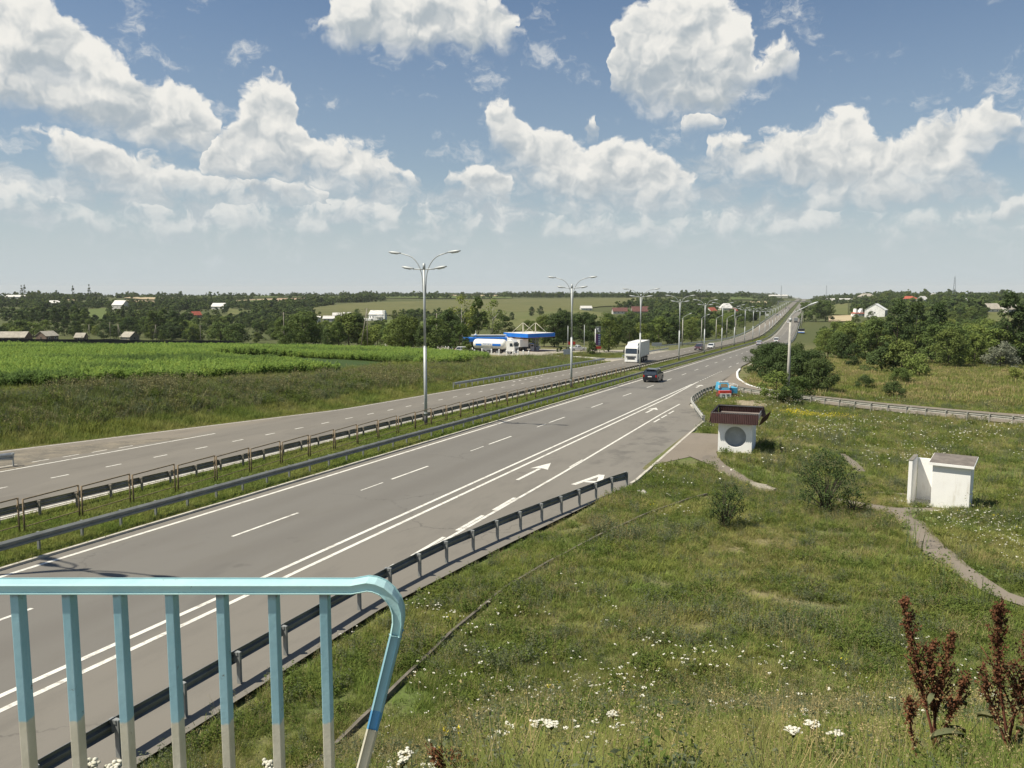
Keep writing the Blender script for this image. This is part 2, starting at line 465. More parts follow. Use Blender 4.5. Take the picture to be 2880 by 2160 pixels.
def nz(t, v, scale, detail=4.0, rough=0.6, sx=None):
    if sx: v = vec(t, 'MULTIPLY', v, sx).outputs[0]
    return noise(t, v, scale, detail, rough, '3D').outputs[0]
def plain(name, col, rough=0.6, metal=0.0, vary=0.18, scale=3.0, dirt=None, dirt_amt=0.5, spec=0.4, coat=0.0, kind='Object', streak=False):
    """a painted or bare surface: slight blotches, patches of wear"""
    m, t = new_mat(name); c = coords(t, kind)
    n = nz(t, c, scale, 5.0, 0.65)
    lo = tuple(x * (1 - vary) for x in col); hi = tuple(min(1, x * (1 + vary)) for x in col)
    out = mixc(t, smooth(t, n, 0.3, 0.7), lo, hi)
    if dirt:
        n2 = nz(t, c, scale * 2.3, 6.0, 0.7, (1, 1, 0.18) if streak else None)
        out = mixc(t, mth(t, 'MULTIPLY', smooth(t, n2, 0.52, 0.72), dirt_amt), out, dirt)
    rr = mth(t, 'MULTIPLY_ADD', n, 0.25, rough - 0.12)
    finish(t, out, rr, metal, spec=spec, coat=coat)
    return m
MAT = {}
MAT['white'] = plain('white_paint', (0.80, 0.79, 0.75), 0.55, dirt=(0.55, 0.52, 0.45), dirt_amt=0.35, scale=0.9)
MAT['cream'] = plain('cream_paint', (0.62, 0.58, 0.46), 0.55, vary=0.08, scale=5)
MAT['lime'] = plain('limewash', (0.86, 0.85, 0.81), 0.9, vary=0.03, dirt=(0.60, 0.56, 0.47), dirt_amt=0.55, scale=1.3, streak=True)
MAT['steel'] = plain('galvanised_steel', (0.40, 0.42, 0.42), 0.45, metal=0.55, vary=0.12, dirt=(0.20, 0.17, 0.13), dirt_amt=0.35, scale=1.5)
MAT['steel_dark'] = plain('weathered_steel', (0.20, 0.21, 0.21), 0.5, metal=0.35, vary=0.2, dirt=(0.14, 0.10, 0.07), dirt_amt=0.5, scale=1.2)
MAT['pole'] = plain('pole_paint', (0.42, 0.44, 0.43), 0.5, metal=0.2, vary=0.08, dirt=(0.33, 0.30, 0.26), dirt_amt=0.5, scale=1.6, streak=True)
MAT['black_band'] = plain('black_band', (0.03, 0.03, 0.03), 0.6)
MAT['rust_ochre'] = plain('rusted_ochre_steel', (0.21, 0.155, 0.09), 0.7, vary=0.3, dirt=(0.09, 0.05, 0.03), dirt_amt=0.8, scale=9)
MAT['concrete'] = plain('concrete', (0.44, 0.42, 0.37), 0.9, vary=0.14, dirt=(0.26, 0.24, 0.20), dirt_amt=0.5, scale=2.0)
MAT['concrete_dark'] = plain('old_concrete', (0.20, 0.185, 0.155), 0.95, vary=0.25, dirt=(0.09, 0.08, 0.06), dirt_amt=0.7, scale=2.5)
MAT['house_wall'] = plain('house_wall', (0.58, 0.56, 0.51), 0.8, vary=0.08, scale=0.5, dirt=(0.4, 0.37, 0.3), dirt_amt=0.4)
MAT['glass'] = plain('window_glass', (0.03, 0.04, 0.05), 0.08, vary=0.3, spec=0.9)
MAT['dark'] = plain('dark_recess', (0.015, 0.016, 0.018), 0.7)
MAT['tyre'] = plain('tyre_rubber', (0.022, 0.022, 0.023), 0.85)
MAT['rim'] = plain('wheel_rim', (0.45, 0.46, 0.47), 0.35, metal=0.7)
MAT['lamp_glass'] = plain('lamp_glass', (0.75, 0.77, 0.78), 0.15, vary=0.05, spec=0.8)
MAT['red_glass'] = plain('tail_lamp', (0.45, 0.02, 0.015), 0.2)
MAT['blue_fascia'] = plain('blue_fascia', (0.015, 0.17, 0.62), 0.42, vary=0.07, scale=0.6, dirt=(0.05, 0.2, 0.5), dirt_amt=0.3)
MAT['brown_sheet'] = plain('brown_profiled_sheet', (0.058, 0.026, 0.023), 0.65, vary=0.18, scale=2)
MAT['asbestos'] = plain('slate_sheet', (0.36, 0.33, 0.27), 0.95, vary=0.2, dirt=(0.19, 0.16, 0.11), dirt_amt=0.7, scale=0.5)
MAT['brick'] = plain('old_brick', (0.17, 0.12, 0.09), 0.95, vary=0.25, dirt=(0.07, 0.055, 0.045), dirt_amt=0.7, scale=0.7)
MAT['red_roof'] = plain('red_roof', (0.40, 0.10, 0.06), 0.8, vary=0.2, scale=0.6)
MAT['maroon_roof'] = plain('maroon_roof', (0.13, 0.055, 0.045), 0.8, vary=0.2, scale=0.6)
MAT['pale_roof'] = plain('pale_roof', (0.62, 0.60, 0.55), 0.7, vary=0.1, dirt=(0.4, 0.37, 0.32), dirt_amt=0.4, scale=0.4)
MAT['wood'] = plain('grey_wood', (0.27, 0.24, 0.19), 0.9, vary=0.25, scale=2)
MAT['dark_wall'] = plain('tarred_wall', (0.035, 0.037, 0.042), 0.9, vary=0.35, scale=0.8)
MAT['sign_back'] = plain('sign_back', (0.34, 0.37, 0.40), 0.5, metal=0.3)
MAT['red_paint'] = plain('red_paint', (0.50, 0.045, 0.03), 0.5, dirt=(0.2, 0.06, 0.04))
MAT['sky_blue'] = plain('sky_blue_paint', (0.07, 0.33, 0.50), 0.5, vary=0.15, dirt=(0.2, 0.35, 0.42))
MAT['rust'] = plain('rust', (0.16, 0.055, 0.03), 0.9, vary=0.35, scale=4)
MAT['purple'] = plain('purple_board', (0.10, 0.04, 0.12), 0.4)
MAT['navy'] = plain('navy_board', (0.03, 0.06, 0.20), 0.4)
MAT['mark'] = None

# railing paint: aged turquoise on top, a bluer coat on the uprights, cream below
def railing_paint(name, hi, lo, bump=True):
    m, t = new_mat(name); c = coords(t)
    n = nz(t, c, 6.0, 5.0, 0.6); n2 = nz(t, c, 38.0, 4.0, 0.6); n3 = nz(t, c, 14.0, 6.0, 0.75)
    col = mixc(t, smooth(t, n, 0.35, 0.68), lo, hi)
    chip = smooth(t, n3, 0.655, 0.685)
    col = mixc(t, mth(t, 'MULTIPLY', chip, 0.8), col, (0.16, 0.15, 0.12))
    finish(t, col, mth(t, 'MULTIPLY_ADD', n, 0.25, 0.50), bump=mth(t, 'ADD', n2, mth(t, 'MULTIPLY', n, 2.0)), bump_d=0.002, bump_s=0.6, spec=0.3)
    return m
MAT['rail_top'] = railing_paint('turquoise_paint', (0.40, 0.59, 0.59), (0.34, 0.53, 0.55))
MAT['rail_blue'] = railing_paint('blue_paint', (0.25, 0.42, 0.475), (0.21, 0.375, 0.435))
MAT['rail_deep'] = railing_paint('deep_blue_paint', (0.10, 0.29, 0.48), (0.08, 0.25, 0.43))
MAT['rail_cream'] = railing_paint('cream_railing_paint', (0.52, 0.50, 0.40), (0.44, 0.42, 0.33))

# asphalt: sun-bleached, darker wheel bands along the lanes, tar seams, fine grain
def asphalt(name, base, alt, seam=True, lanes=None, stains=()):
    m, t = new_mat(name); c = coords(t)
    big = nz(t, c, 0.05, 4.0, 0.6, (1.0, 0.35, 1)); mid = nz(t, c, 0.9, 6.0, 0.7, (1.0, 0.25, 1)); fine = nz(t, c, 60.0, 3.0, 0.7)
    col = mixc(t, smooth(t, big, 0.35, 0.65), base, alt)
    if lanes:
        sp_ = t.nodes.new('ShaderNodeSeparateXYZ'); t.links.new(c, sp_.inputs[0])
        for (x0, x1, soft_, tint, amt) in lanes:
            a = smooth(t, sp_.outputs[0], x0 - soft_, x0 + soft_); b_ = smooth(t, sp_.outputs[0], x1 + soft_, x1 - soft_)
            k = mth(t, 'MULTIPLY', mth(t, 'MULTIPLY', a, b_), amt)
            col = mixc(t, k, col, tint)
    col = mixc(t, mth(t, 'MULTIPLY', smooth(t, mid, 0.46, 0.70), 0.55), col, tuple(x * 0.62 for x in base))
    # long tar seams and crazed cracks
    wv = vec(t, 'ADD', c, vec(t, 'MULTIPLY', noise(t, c, 0.35, 5.0, 0.7, '3D').outputs['Color'], (2.4, 2.4, 0)).outputs[0]).outputs[0]
    vo_ = t.nodes.new('ShaderNodeTexVoronoi'); vo_.feature = 'DISTANCE_TO_EDGE'; vo_.inputs['Scale'].default_value = 0.13
    t.links.new(wv, vo_.inputs['Vector'])
    crack = smooth(t, vo_.outputs['Distance'], 0.006, 0.001)
    crack = mth(t, 'MULTIPLY', crack, smooth(t, nz(t, c, 0.08, 2.0), 0.50, 0.62))
    col = mixc(t, mth(t, 'MULTIPLY', crack, 0.65), col, (0.05, 0.047, 0.042))
    vp_ = t.nodes.new('ShaderNodeTexVoronoi'); vp_.distance = 'CHEBYCHEV'; vp_.inputs['Scale'].default_value = 1.0; vp_.inputs['Randomness'].default_value = 0.8
    t.links.new(vec(t, 'MULTIPLY', c, (0.14, 0.045, 0)).outputs[0], vp_.inputs['Vector'])
    sv = t.nodes.new('ShaderNodeSeparateColor'); t.links.new(vp_.outputs['Color'], sv.inputs[0])
    col = mixc(t, mth(t, 'MULTIPLY', smooth(t, sv.outputs[0], 0.84, 0.86), 0.28), col, tuple(x * 0.72 for x in base))
    col = mixc(t, mth(t, 'MULTIPLY', smooth(t, sv.outputs[1], 0.86, 0.88), 0.25), col, tuple(x * 1.22 for x in base))
    spot = smooth(t, nz(t, c, 0.55, 3.0, 0.5, (1.0, 0.3, 1)), 0.66, 0.74)
    col = mixc(t, mth(t, 'MULTIPLY', spot, 0.35), col, (0.07, 0.066, 0.06))
    for (x0, x1, y0, y1, lo) in stains:
        sp2 = t.nodes.new('ShaderNodeSeparateXYZ'); t.links.new(c, sp2.inputs[0])
        k = mth(t, 'MULTIPLY', mth(t, 'MULTIPLY', smooth(t, sp2.outputs[0], x0, x0 + .8), smooth(t, sp2.outputs[0], x1, x1 - .8)), mth(t, 'MULTIPLY', smooth(t, sp2.outputs[1], y0, y0 + 4), smooth(t, sp2.outputs[1], y1, y1 - 4)))
        sn = nz(t, c, 0.62, 5.0, 0.6, (1.0, 0.75, 1)); k = mth(t, 'MULTIPLY', k, smooth(t, sn, lo, lo + .09))
        col = mixc(t, mth(t, 'MULTIPLY', k, 0.55), col, (0.075, 0.070, 0.062))
    col = mixc(t, 0.25, col, mixc(t, fine, tuple(x * 0.4 for x in base), tuple(min(1, x * 1.6) for x in base)))
    finish(t, col, 0.86, bump=fine, bump_d=0.004, bump_s=0.3, spec=0.3)
    return m
AB = (0.194, 0.180, 0.152); AD = (0.132, 0.127, 0.114)
MAT['asphalt_r'] = asphalt('asphalt_outbound', AB, (0.172, 0.158, 0.132), lanes=[(-24.0, -16.3, 0.35, AD, 0.75), (-23.3, -22.4, 0.4, (0.115, 0.107, 0.094), 0.35), (-19.5, -18.3, 0.5, (0.108, 0.10, 0.088), 0.5)], stains=[(-13.2, -9.3, 43, 80, .52), (-16.2, -13.5, 30, 110, .63), (-24, -17, 14, 130, .64)])
MAT['asphalt_l'] = asphalt('asphalt_inbound', (0.178, 0.162, 0.133), (0.160, 0.147, 0.123), lanes=[(-39.6, -36.8, 0.4, (0.155, 0.142, 0.118), 0.6), (-35.2, -33.0, 0.5, (0.135, 0.125, 0.107), 0.5), (-47, -41.2, 0.9, (0.225, 0.192, 0.145), 0.75)])
MAT['asphalt_p'] = asphalt('asphalt_path', (0.22, 0.188, 0.146), (0.195, 0.168, 0.132))
m, t = new_mat('road_paint'); c = coords(t)
wear = smooth(t, nz(t, c, 2.6, 7.0, 0.8), 0.33, 0.52); big = nz(t, c, 0.25, 3.0)
finish(t, mixc(t, wear, (0.33, 0.31, 0.265), mixc(t, big, (0.58, 0.56, 0.49), (0.74, 0.72, 0.64))), 0.75)
MAT['mark'] = m
MAT['kerb'] = plain('kerb_stone', (0.46, 0.43, 0.36), 0.9, vary=0.2, dirt=(0.24, 0.22, 0.17), dirt_amt=0.6, scale=1.4)

# rough grassland: shared tint field used by the soil and by everything that grows on it
meadow = bpy.data.node_groups.new('meadow_tint', 'ShaderNodeTree')
meadow.interface.new_socket('Position', in_out='INPUT', socket_type='NodeSocketVector')
for nm in ('Dry', 'Fine', 'Lush'): meadow.interface.new_socket(nm, in_out='OUTPUT', socket_type='NodeSocketFloat')
gi = meadow.nodes.new('NodeGroupInput'); go = meadow.nodes.new('NodeGroupOutput')
a_ = noise(meadow, gi.outputs[0], 0.16, 4.0, 0.6).outputs[0]
b_ = noise(meadow, gi.outputs[0], 1.1, 4.0, 0.65).outputs[0]
c_ = noise(meadow, vec(meadow, 'ADD', gi.outputs[0], (31, 17, 0)).outputs[0], 0.23, 3.0, 0.55).outputs[0]
meadow.links.new(smooth(meadow, mth(meadow, 'MULTIPLY_ADD', b_, 0.35, mth(meadow, 'MULTIPLY', a_, 0.65)), 0.40, 0.62), go.inputs[0])
meadow.links.new(b_, go.inputs[1])
meadow.links.new(smooth(meadow, c_, 0.46, 0.62), go.inputs[2])
def tint_field(t):
    g = t.nodes.new('ShaderNodeGroup'); g.node_tree = meadow
    geo = t.nodes.new('ShaderNodeNewGeometry'); t.links.new(geo.outputs['Position'], g.inputs[0])
    return g.outputs[0], g.outputs[1], g.outputs[2]

m, t = new_mat('ground'); c = coords(t)
dry, fine, lush = tint_field(t)
g1 = mixc(t, lush, (0.150, 0.160, 0.062), (0.115, 0.155, 0.044))
g2 = mixc(t, dry, g1, (0.250, 0.215, 0.115))
g3 = mixc(t, mth(t, 'MULTIPLY', smooth(t, fine, 0.45, 0.7), 0.5), g2, (0.045, 0.052, 0.018))
at = t.nodes.new('ShaderNodeAttribute'); at.attribute_name = 'zone'
sz = t.nodes.new('ShaderNodeSeparateColor'); t.links.new(at.outputs['Color'], sz.inputs[0])
brk = nz(t, c, 0.7, 6.0, 0.7)
def zone(k, lo=0.25, hi=0.6):
    return smooth(t, mth(t, 'ADD', k, mth(t, 'MULTIPLY_ADD', brk, 0.7, -0.35)), lo, hi)
weed = mixc(t, smooth(t, nz(t, c, 0.5, 6.0, 0.7), 0.40, 0.62), (0.100, 0.086, 0.054), (0.092, 0.098, 0.044))
g4 = mixc(t, zone(sz.outputs[0]), g3, weed)                               # overgrown bank
g5 = mixc(t, zone(sz.outputs[1]), g4, (0.33, 0.27, 0.185))                  # bare grit and sand
at2 = t.nodes.new('ShaderNodeAttribute'); at2.attribute_name = 'far'
g6 = mixc(t, at2.outputs['Fac'], g5, mixc(t, nz(t, c, 0.006, 5.0, 0.6), (0.065, 0.085, 0.030), (0.105, 0.108, 0.042)))
fin_ = nz(t, c, 9.0, 5.0, 0.75)
g6 = mixc(t, mth(t, 'MULTIPLY', smooth(t, fin_, 0.44, 0.60), 0.55), g6, (0.055, 0.062, 0.026))
finish(t, g6, 0.95, bump=brk, bump_d=0.12, bump_s=0.4, spec=0.1)
MAT['ground'] = m

def field_mat(name, a, b, scale=0.03, stretch=(1, 1, 1), rows=0):
    m, t = new_mat(name); c = coords(t)
    n = nz(t, c, scale, 5.0, 0.65, stretch); n2 = nz(t, c, scale * 9, 4.0, 0.7, stretch)
    k = smooth(t, mth(t, 'MULTIPLY_ADD', n2, 0.4, mth(t, 'MULTIPLY', n, 0.6)), 0.36, 0.64)
    finish(t, mixc(t, k, a, b), 0.95, spec=0.1)
    return m
MAT['olive_field'] = field_mat('olive_field', (0.098, 0.106, 0.040), (0.135, 0.132, 0.054))
MAT['green_field'] = field_mat('green_field', (0.085, 0.115, 0.034), (0.115, 0.140, 0.044))
MAT['pasture'] = field_mat('pasture', (0.100, 0.118, 0.040), (0.140, 0.138, 0.055))
MAT['tan_field'] = field_mat('stubble_field', (0.36, 0.29, 0.17), (0.42, 0.345, 0.22))
MAT['pink_field'] = field_mat('bare_field', (0.33, 0.24, 0.155), (0.37, 0.28, 0.19))
MAT['dark_crop'] = field_mat('dark_crop', (0.040, 0.066, 0.020), (0.048, 0.076, 0.023), 0.3)
MAT['soil'] = field_mat('soil', (0.10, 0.085, 0.05), (0.07, 0.07, 0.035), 0.3)
MAT['forecourt'] = field_mat('forecourt', (0.32, 0.29, 0.23), (0.36, 0.33, 0.27), 0.2)

def leaf_mat(name, dark, light, trans=0.25, hue=0.25, pos=False, gloss=0.0, band=None):
    """foliage: each leaf and each plant a little different"""
    m, t = new_mat(name)
    geo = t.nodes.new('ShaderNodeNewGeometry'); oi = t.nodes.new('ShaderNodeObjectInfo')
    k = mth(t, 'MULTIPLY_ADD', geo.outputs['Random Per Island'], 0.6, mth(t, 'MULTIPLY', oi.outputs['Random'], 0.4))
    col = mixc(t, k, dark, light)
    yel = tuple(min(1, x * y) for x, y in zip(light, (1.5, 1.15, 0.8)))
    r2 = mth(t, 'FRACT', mth(t, 'MULTIPLY', oi.outputs['Random'], 7.31))
    col = mixc(t, mth(t, 'MULTIPLY', smooth(t, r2, 0.45, 1.0), hue), col, yel)
    if pos:
        dry, fine, lush = tint_field(t)
        col = mixc(t, mth(t, 'MULTIPLY', dry, pos), col, (0.40, 0.345, 0.15))
        col = mixc(t, mth(t, 'MULTIPLY', lush, 0.40), col, (0.115, 0.195, 0.042))
    if band:
        bn = noise(t, geo.outputs['Position'], 0.035, 4.0, 0.6).outputs[0]
        col = mixc(t, mth(t, 'MULTIPLY', smooth(t, bn, 0.50, 0.66), 0.75), col, band)
    d = t.nodes.new('ShaderNodeBsdfDiffuse'); tr = t.nodes.new('ShaderNodeBsdfTranslucent'); mx = t.nodes.new('ShaderNodeMixShader')
    t.links.new(col, d.inputs[0]); t.links.new(col, tr.inputs[0]); mx.inputs[0].default_value = trans
    t.links.new(d.outputs[0], mx.inputs[1]); t.links.new(tr.outputs[0], mx.inputs[2])
    o = t.nodes.new('ShaderNodeOutputMaterial'); t.links.new(mx.outputs[0], o.inputs[0])
    return m
MAT['leaf'] = leaf_mat('leaf_green', (0.066, 0.103, 0.029), (0.151, 0.201, 0.066))
MAT['leaf_dark'] = leaf_mat('leaf_dark', (0.048, 0.078, 0.030), (0.107, 0.145, 0.054), hue=0.12)
MAT['leaf_light'] = leaf_mat('leaf_light', (0.109, 0.159, 0.040), (0.225, 0.275, 0.079))
MAT['leaf_silver'] = leaf_mat('leaf_silver', (0.15, 0.165, 0.115), (0.29, 0.305, 0.22), hue=0.0)
MAT['corn'] = leaf_mat('corn_leaf', (0.125, 0.205, 0.045), (0.310, 0.425, 0.110), trans=0.5, hue=0.22, band=(0.075, 0.125, 0.045))
MAT['grass'] = leaf_mat('grass_blade', (0.149, 0.195, 0.046), (0.308, 0.347, 0.100), trans=0.42, hue=0.25, pos=0.42)
MAT['grass_lush'] = leaf_mat('verge_grass', (0.115, 0.172, 0.036), (0.231, 0.293, 0.072), trans=0.3, hue=0.3, pos=0.2)
MAT['straw'] = leaf_mat('dry_stalk', (0.253, 0.213, 0.098), (0.483, 0.408, 0.207), trans=0.3, hue=0.2)
MAT['weed'] = leaf_mat('bank_weed', (0.120, 0.158, 0.056), (0.239, 0.298, 0.110), trans=0.25, hue=0.35)
MAT['weed_brown'] = leaf_mat('bank_weed_dead', (0.152, 0.146, 0.074), (0.306, 0.298, 0.147), trans=0.15, hue=0.2)
MAT['petal'] = leaf_mat('white_flower', (0.62, 0.60, 0.47), (0.82, 0.80, 0.70), trans=0.2, hue=0.0)
MAT['yellow'] = leaf_mat('yellow_flower', (0.65, 0.52, 0.03), (0.80, 0.70, 0.08), trans=0.2, hue=0.0)
MAT['dock'] = leaf_mat('dock_seed', (0.078, 0.039, 0.022), (0.195, 0.093, 0.049), trans=0.15, hue=0.1)
MAT['dock_leaf'] = leaf_mat('dock_leaf', (0.11, 0.13, 0.06), (0.24, 0.25, 0.14), trans=0.3, hue=0.2)
MAT['artemisia'] = leaf_mat('grey_weed', (0.103, 0.129, 0.067), (0.190, 0.213, 0.127), trans=0.35, hue=0.1)
MAT['forb'] = leaf_mat('broad_weed', (0.085, 0.130, 0.031), (0.189, 0.240, 0.065), trans=0.4, hue=0.3)
MAT['stem'] = plain('green_stem', (0.10, 0.12, 0.045), 0.8)
MAT['bark'] = plain('bark', (0.085, 0.068, 0.050), 0.95, vary=0.3, scale=2)
MAT['birch'] = plain('pale_bark', (0.42, 0.40, 0.35), 0.9, vary=0.3, scale=2)

def paint(name, col, rough=0.28):
    return plain(name, col, rough, vary=0.06, scale=1.2, dirt=tuple(x * 0.7 + 0.05 for x in col), dirt_amt=0.35, coat=0.5)
MAT['car_black'] = paint('black_car_paint', (0.012, 0.014, 0.02))
MAT['car_white'] = paint('white_car_paint', (0.72, 0.72, 0.70))
MAT['car_silver'] = paint('silver_car_paint', (0.50, 0.51, 0.54))
MAT['car_maroon'] = paint('maroon_car_paint', (0.075, 0.030, 0.035))
MAT['car_grey'] = paint('grey_car_paint', (0.10, 0.10, 0.11))
MAT['tarp'] = plain('grey_tarpaulin', (0.20, 0.215, 0.215), 0.6, vary=0.08, scale=1.0)
MAT['truck_white'] = plain('truck_white', (0.76, 0.75, 0.70), 0.4, vary=0.05, dirt=(0.5, 0.46, 0.38), dirt_amt=0.3, scale=1.5)

# ---------------------------------------------------------------- ground
def grow(start, step, end, k):
    out = [start]; s = step
    while out[-1] < end: s *= k; out.append(out[-1] + s)
    return out
xs = np.array([-x for x in grow(85, 1.1, 12000, 1.055)][::-1] + list(np.arange(-84, 40.01, 0.9)) + grow(41, 1.1, 12000, 1.055))
ys = np.array([-x for x in grow(30, 2, 600, 1.3)][::-1] + list(np.arange(-29, 125.01, 0.9)) + grow(126, 1.0, 14000, 1.035))
GX, GY = np.meshgrid(xs, ys)
GZ = T(GX, GY)
nx, ny = len(xs), len(ys)
idx = np.arange(nx * ny).reshape(ny, nx)
F = np.stack([idx[:-1, :-1], idx[:-1, 1:], idx[1:, 1:], idx[1:, :-1]], -1).reshape(-1, 4)
def zone_masks(x, y):
    xo = x - cx(y); d = xleft(y) - xo
    hb = np.interp(y, [-60, 60, 90, 112], [1, 1, 0.6, 0.0])
    bank = sst(1.5, 4.5, d) * (1 - sst(12.5, 16, d)) * hb
    grit = np.zeros_like(x)
    grit = np.maximum(grit, 0.75 * np.exp(-((d - 0.4) / 0.7) ** 2) * (y < 200))
    grit = np.maximum(grit, 1.1 * np.exp(-(((x + 7.4) / 2.3) ** 2 + ((y - 83.0) / 5.2) ** 2)) * (.6 + .7 * hash_noise(x, y, 2.2)))
    grit = np.maximum(grit, 0.7 * np.exp(-(((x + 4.0) / 2.4) ** 2 + ((y - 50.8) / 0.9) ** 2)))
    grit = np.maximum(grit, 0.55 * np.exp(-(((x - 4.6) / 1.8) ** 2 + ((y - 40.3) / 1.2) ** 2)))
    for px_, py_ in ((-4.2, 27.5), (-1.0, 22.5), (-6.0, 60.5), (1.6, 53.5)):
        grit = np.maximum(grit, 0.45 * np.exp(-(((x - px_) / 1.3) ** 2 + ((y - py_) / 0.5) ** 2)))
    for xe in (-25.0, -30.45):
        grit = np.maximum(grit, 0.55 * np.exp(-((xo - xe) / 0.18) ** 2))
    return bank, grit
bk, gr = zone_masks(GX, GY)
zone_col = np.stack([bk, gr, np.zeros_like(bk), np.ones_like(bk)], -1).reshape(-1, 4)
farv = sst(180, 380, np.hypot(GX, GY)).reshape(-1)
far_col = np.stack([farv] * 3 + [np.ones_like(farv)], -1)
me = np_mesh('ground', np.stack([GX, GY, GZ], -1).reshape(-1, 3), F, MAT['ground'], smooth=True, attrs={'zone': zone_col, 'far': far_col})
ground = link(bpy.data.objects.new('ground', me)); tag(ground, 'rough green and yellowed ground with banks, reaching to the horizon', 'ground', kind='structure')

# ---------------------------------------------------------------- carriageways
Y_ROAD = np.concatenate([np.arange(-60, 200, 2.0), np.arange(200, 700, 6.0), np.geomspace(700, 4200, 60)])
def strip(name, ysamp, xa, xb, dz, mat, cols=2, label=None, cat=None):
    """road sheet between two edges given as functions of the distance along the road"""
    A = np.array([xa(y) for y in ysamp]); B = np.array([xb(y) for y in ysamp])
    t_ = np.linspace(0, 1, cols)
    X = A[:, None] * (1 - t_) + B[:, None] * t_
    Yv = np.repeat(np.asarray(ysamp)[:, None], cols, 1)
    Z = zr(Yv) + dz
    V = np.stack([X + cx(Yv), Yv, Z], -1).reshape(-1, 3)
    n = len(ysamp); ii = np.arange(n * cols).reshape(n, cols)
    f = np.stack([ii[:-1, :-1], ii[:-1, 1:], ii[1:, 1:], ii[1:, :-1]], -1).reshape(-1, 4)
    o = link(bpy.data.objects.new(name, np_mesh(name, V, f, mat)))
    return tag(o, label, cat, kind='structure')
def xright(y): return float(np.interp(y, [-80, 20, 27, 41, 68.5, 76, 82, 95, 101, 106, 147, 155, 4000], [-11.75, -11.75, -11.0, -9.15, -9.55, -11.2, -12.85, -13.4, -13.0, -13.6, -14.4, -15.0, -15.0]))
strip('outbound_carriageway', Y_ROAD, lambda y: -24.75, xright, 0.0, MAT['asphalt_r'], 6, 'wide grey asphalt carriageway running away downhill on the right', 'road')
strip('inbound_carriageway', Y_ROAD, lambda y: float(xleft(y)), lambda y: -30.7, 0.0, MAT['asphalt_l'], 4, 'grey asphalt carriageway left of the grassy median', 'road')

def poly_sheet(name, pts, zf, dz, mat, label=None, cat=None, div=1):
    """flat-ish paving from an outline, laid on the ground"""
    bm = bmesh.new()
    vs = [bm.verts.new((x, y, 0)) for x, y in pts]
    bm.faces.new(vs); bmesh.ops.triangulate(bm, faces=bm.faces[:])
    for _ in range(div): bmesh.ops.subdivide_edges(bm, edges=bm.edges[:], cuts=1, use_grid_fill=True)
    for v in bm.verts: v.co.z = float(zf(v.co.x, v.co.y)) + dz
    bmesh.ops.recalc_face_normals(bm, faces=bm.faces[:])
    if sum(f.normal.z for f in bm.faces) < 0: bmesh.ops.reverse_faces(bm, faces=bm.faces[:])
    me = bpy.data.meshes.new(name); bm.to_mesh(me); bm.free(); me.materials.append(mat)
    return tag(link(bpy.data.objects.new(name, me)), label, cat, kind='structure')
def ribbon(name, cl, width, zf, dz, mat, label=None, cat=None, sub=6):
    """path of given width along a centre line"""
    pts = []
    for i in range(len(cl) - 1):
        for k in range(sub):
            q = k / sub; pts.append((cl[i][0] * (1 - q) + cl[i + 1][0] * q, cl[i][1] * (1 - q) + cl[i + 1][1] * q))
    pts.append(cl[-1]); P2 = np.array(pts); d = np.gradient(P2, axis=0); d /= np.linalg.norm(d, axis=1)[:, None]
    nrm = np.stack([d[:, 1], -d[:, 0]], -1)
    wv = np.asarray(width) if np.ndim(width) else np.full(len(P2), width)
    if len(wv) != len(P2): wv = np.interp(np.linspace(0, 1, len(P2)), np.linspace(0, 1, len(wv)), wv)
    wob = 1 + 0.22 * (hash_noise(P2[:, 0], P2[:, 1], 1.1) - 0.5)
    rows = [P2 + nrm * (wv * wob)[:, None] * s for s in (-.5, -.2, .2, .5)]
    V2 = np.stack(rows, 1); Z = zf(V2[..., 0], V2[..., 1]) + dz
    V = np.concatenate([V2, Z[..., None]], -1).reshape(-1, 3); n = len(P2)
    ii = np.arange(n * 4).reshape(n, 4); f = np.stack([ii[:-1, :-1], ii[:-1, 1:], ii[1:, 1:], ii[1:, :-1]], -1).reshape(-1, 4)
    return tag(link(bpy.data.objects.new(name, np_mesh(name, V, f, mat))), label, cat, kind='structure')

zroad = lambda x, y: zr(y)
# slip road leaving round the gore and curling off to the right
RAMP = [(-13.3, 106), (-12.4, 102.5), (-11.2, 101.2), (-9.6, 98.2), (-6.6, 94.6), (-3, 91.2), (1, 87.7), (5, 84.7), (10, 81.6), (14.5, 79.3), (24, 75.8), (44, 71),
        (46, 79), (30, 82.6), (20, 86.3), (12, 89.4), (5, 93.4), (-1, 98.4), (-6, 103.4), (-9, 108.0), (-10.7, 114.5), (-12.3, 122), (-13.8, 134), (-14.5, 147)]
poly_sheet('slip_road', RAMP, lambda x, y: max(float(zr(y)), float(T(x, y)) - 0.03) if x > -9 else zr(y), 0.035, MAT['asphalt_p'], 'narrow asphalt slip road curling away right behind a guardrail', 'road', div=3)
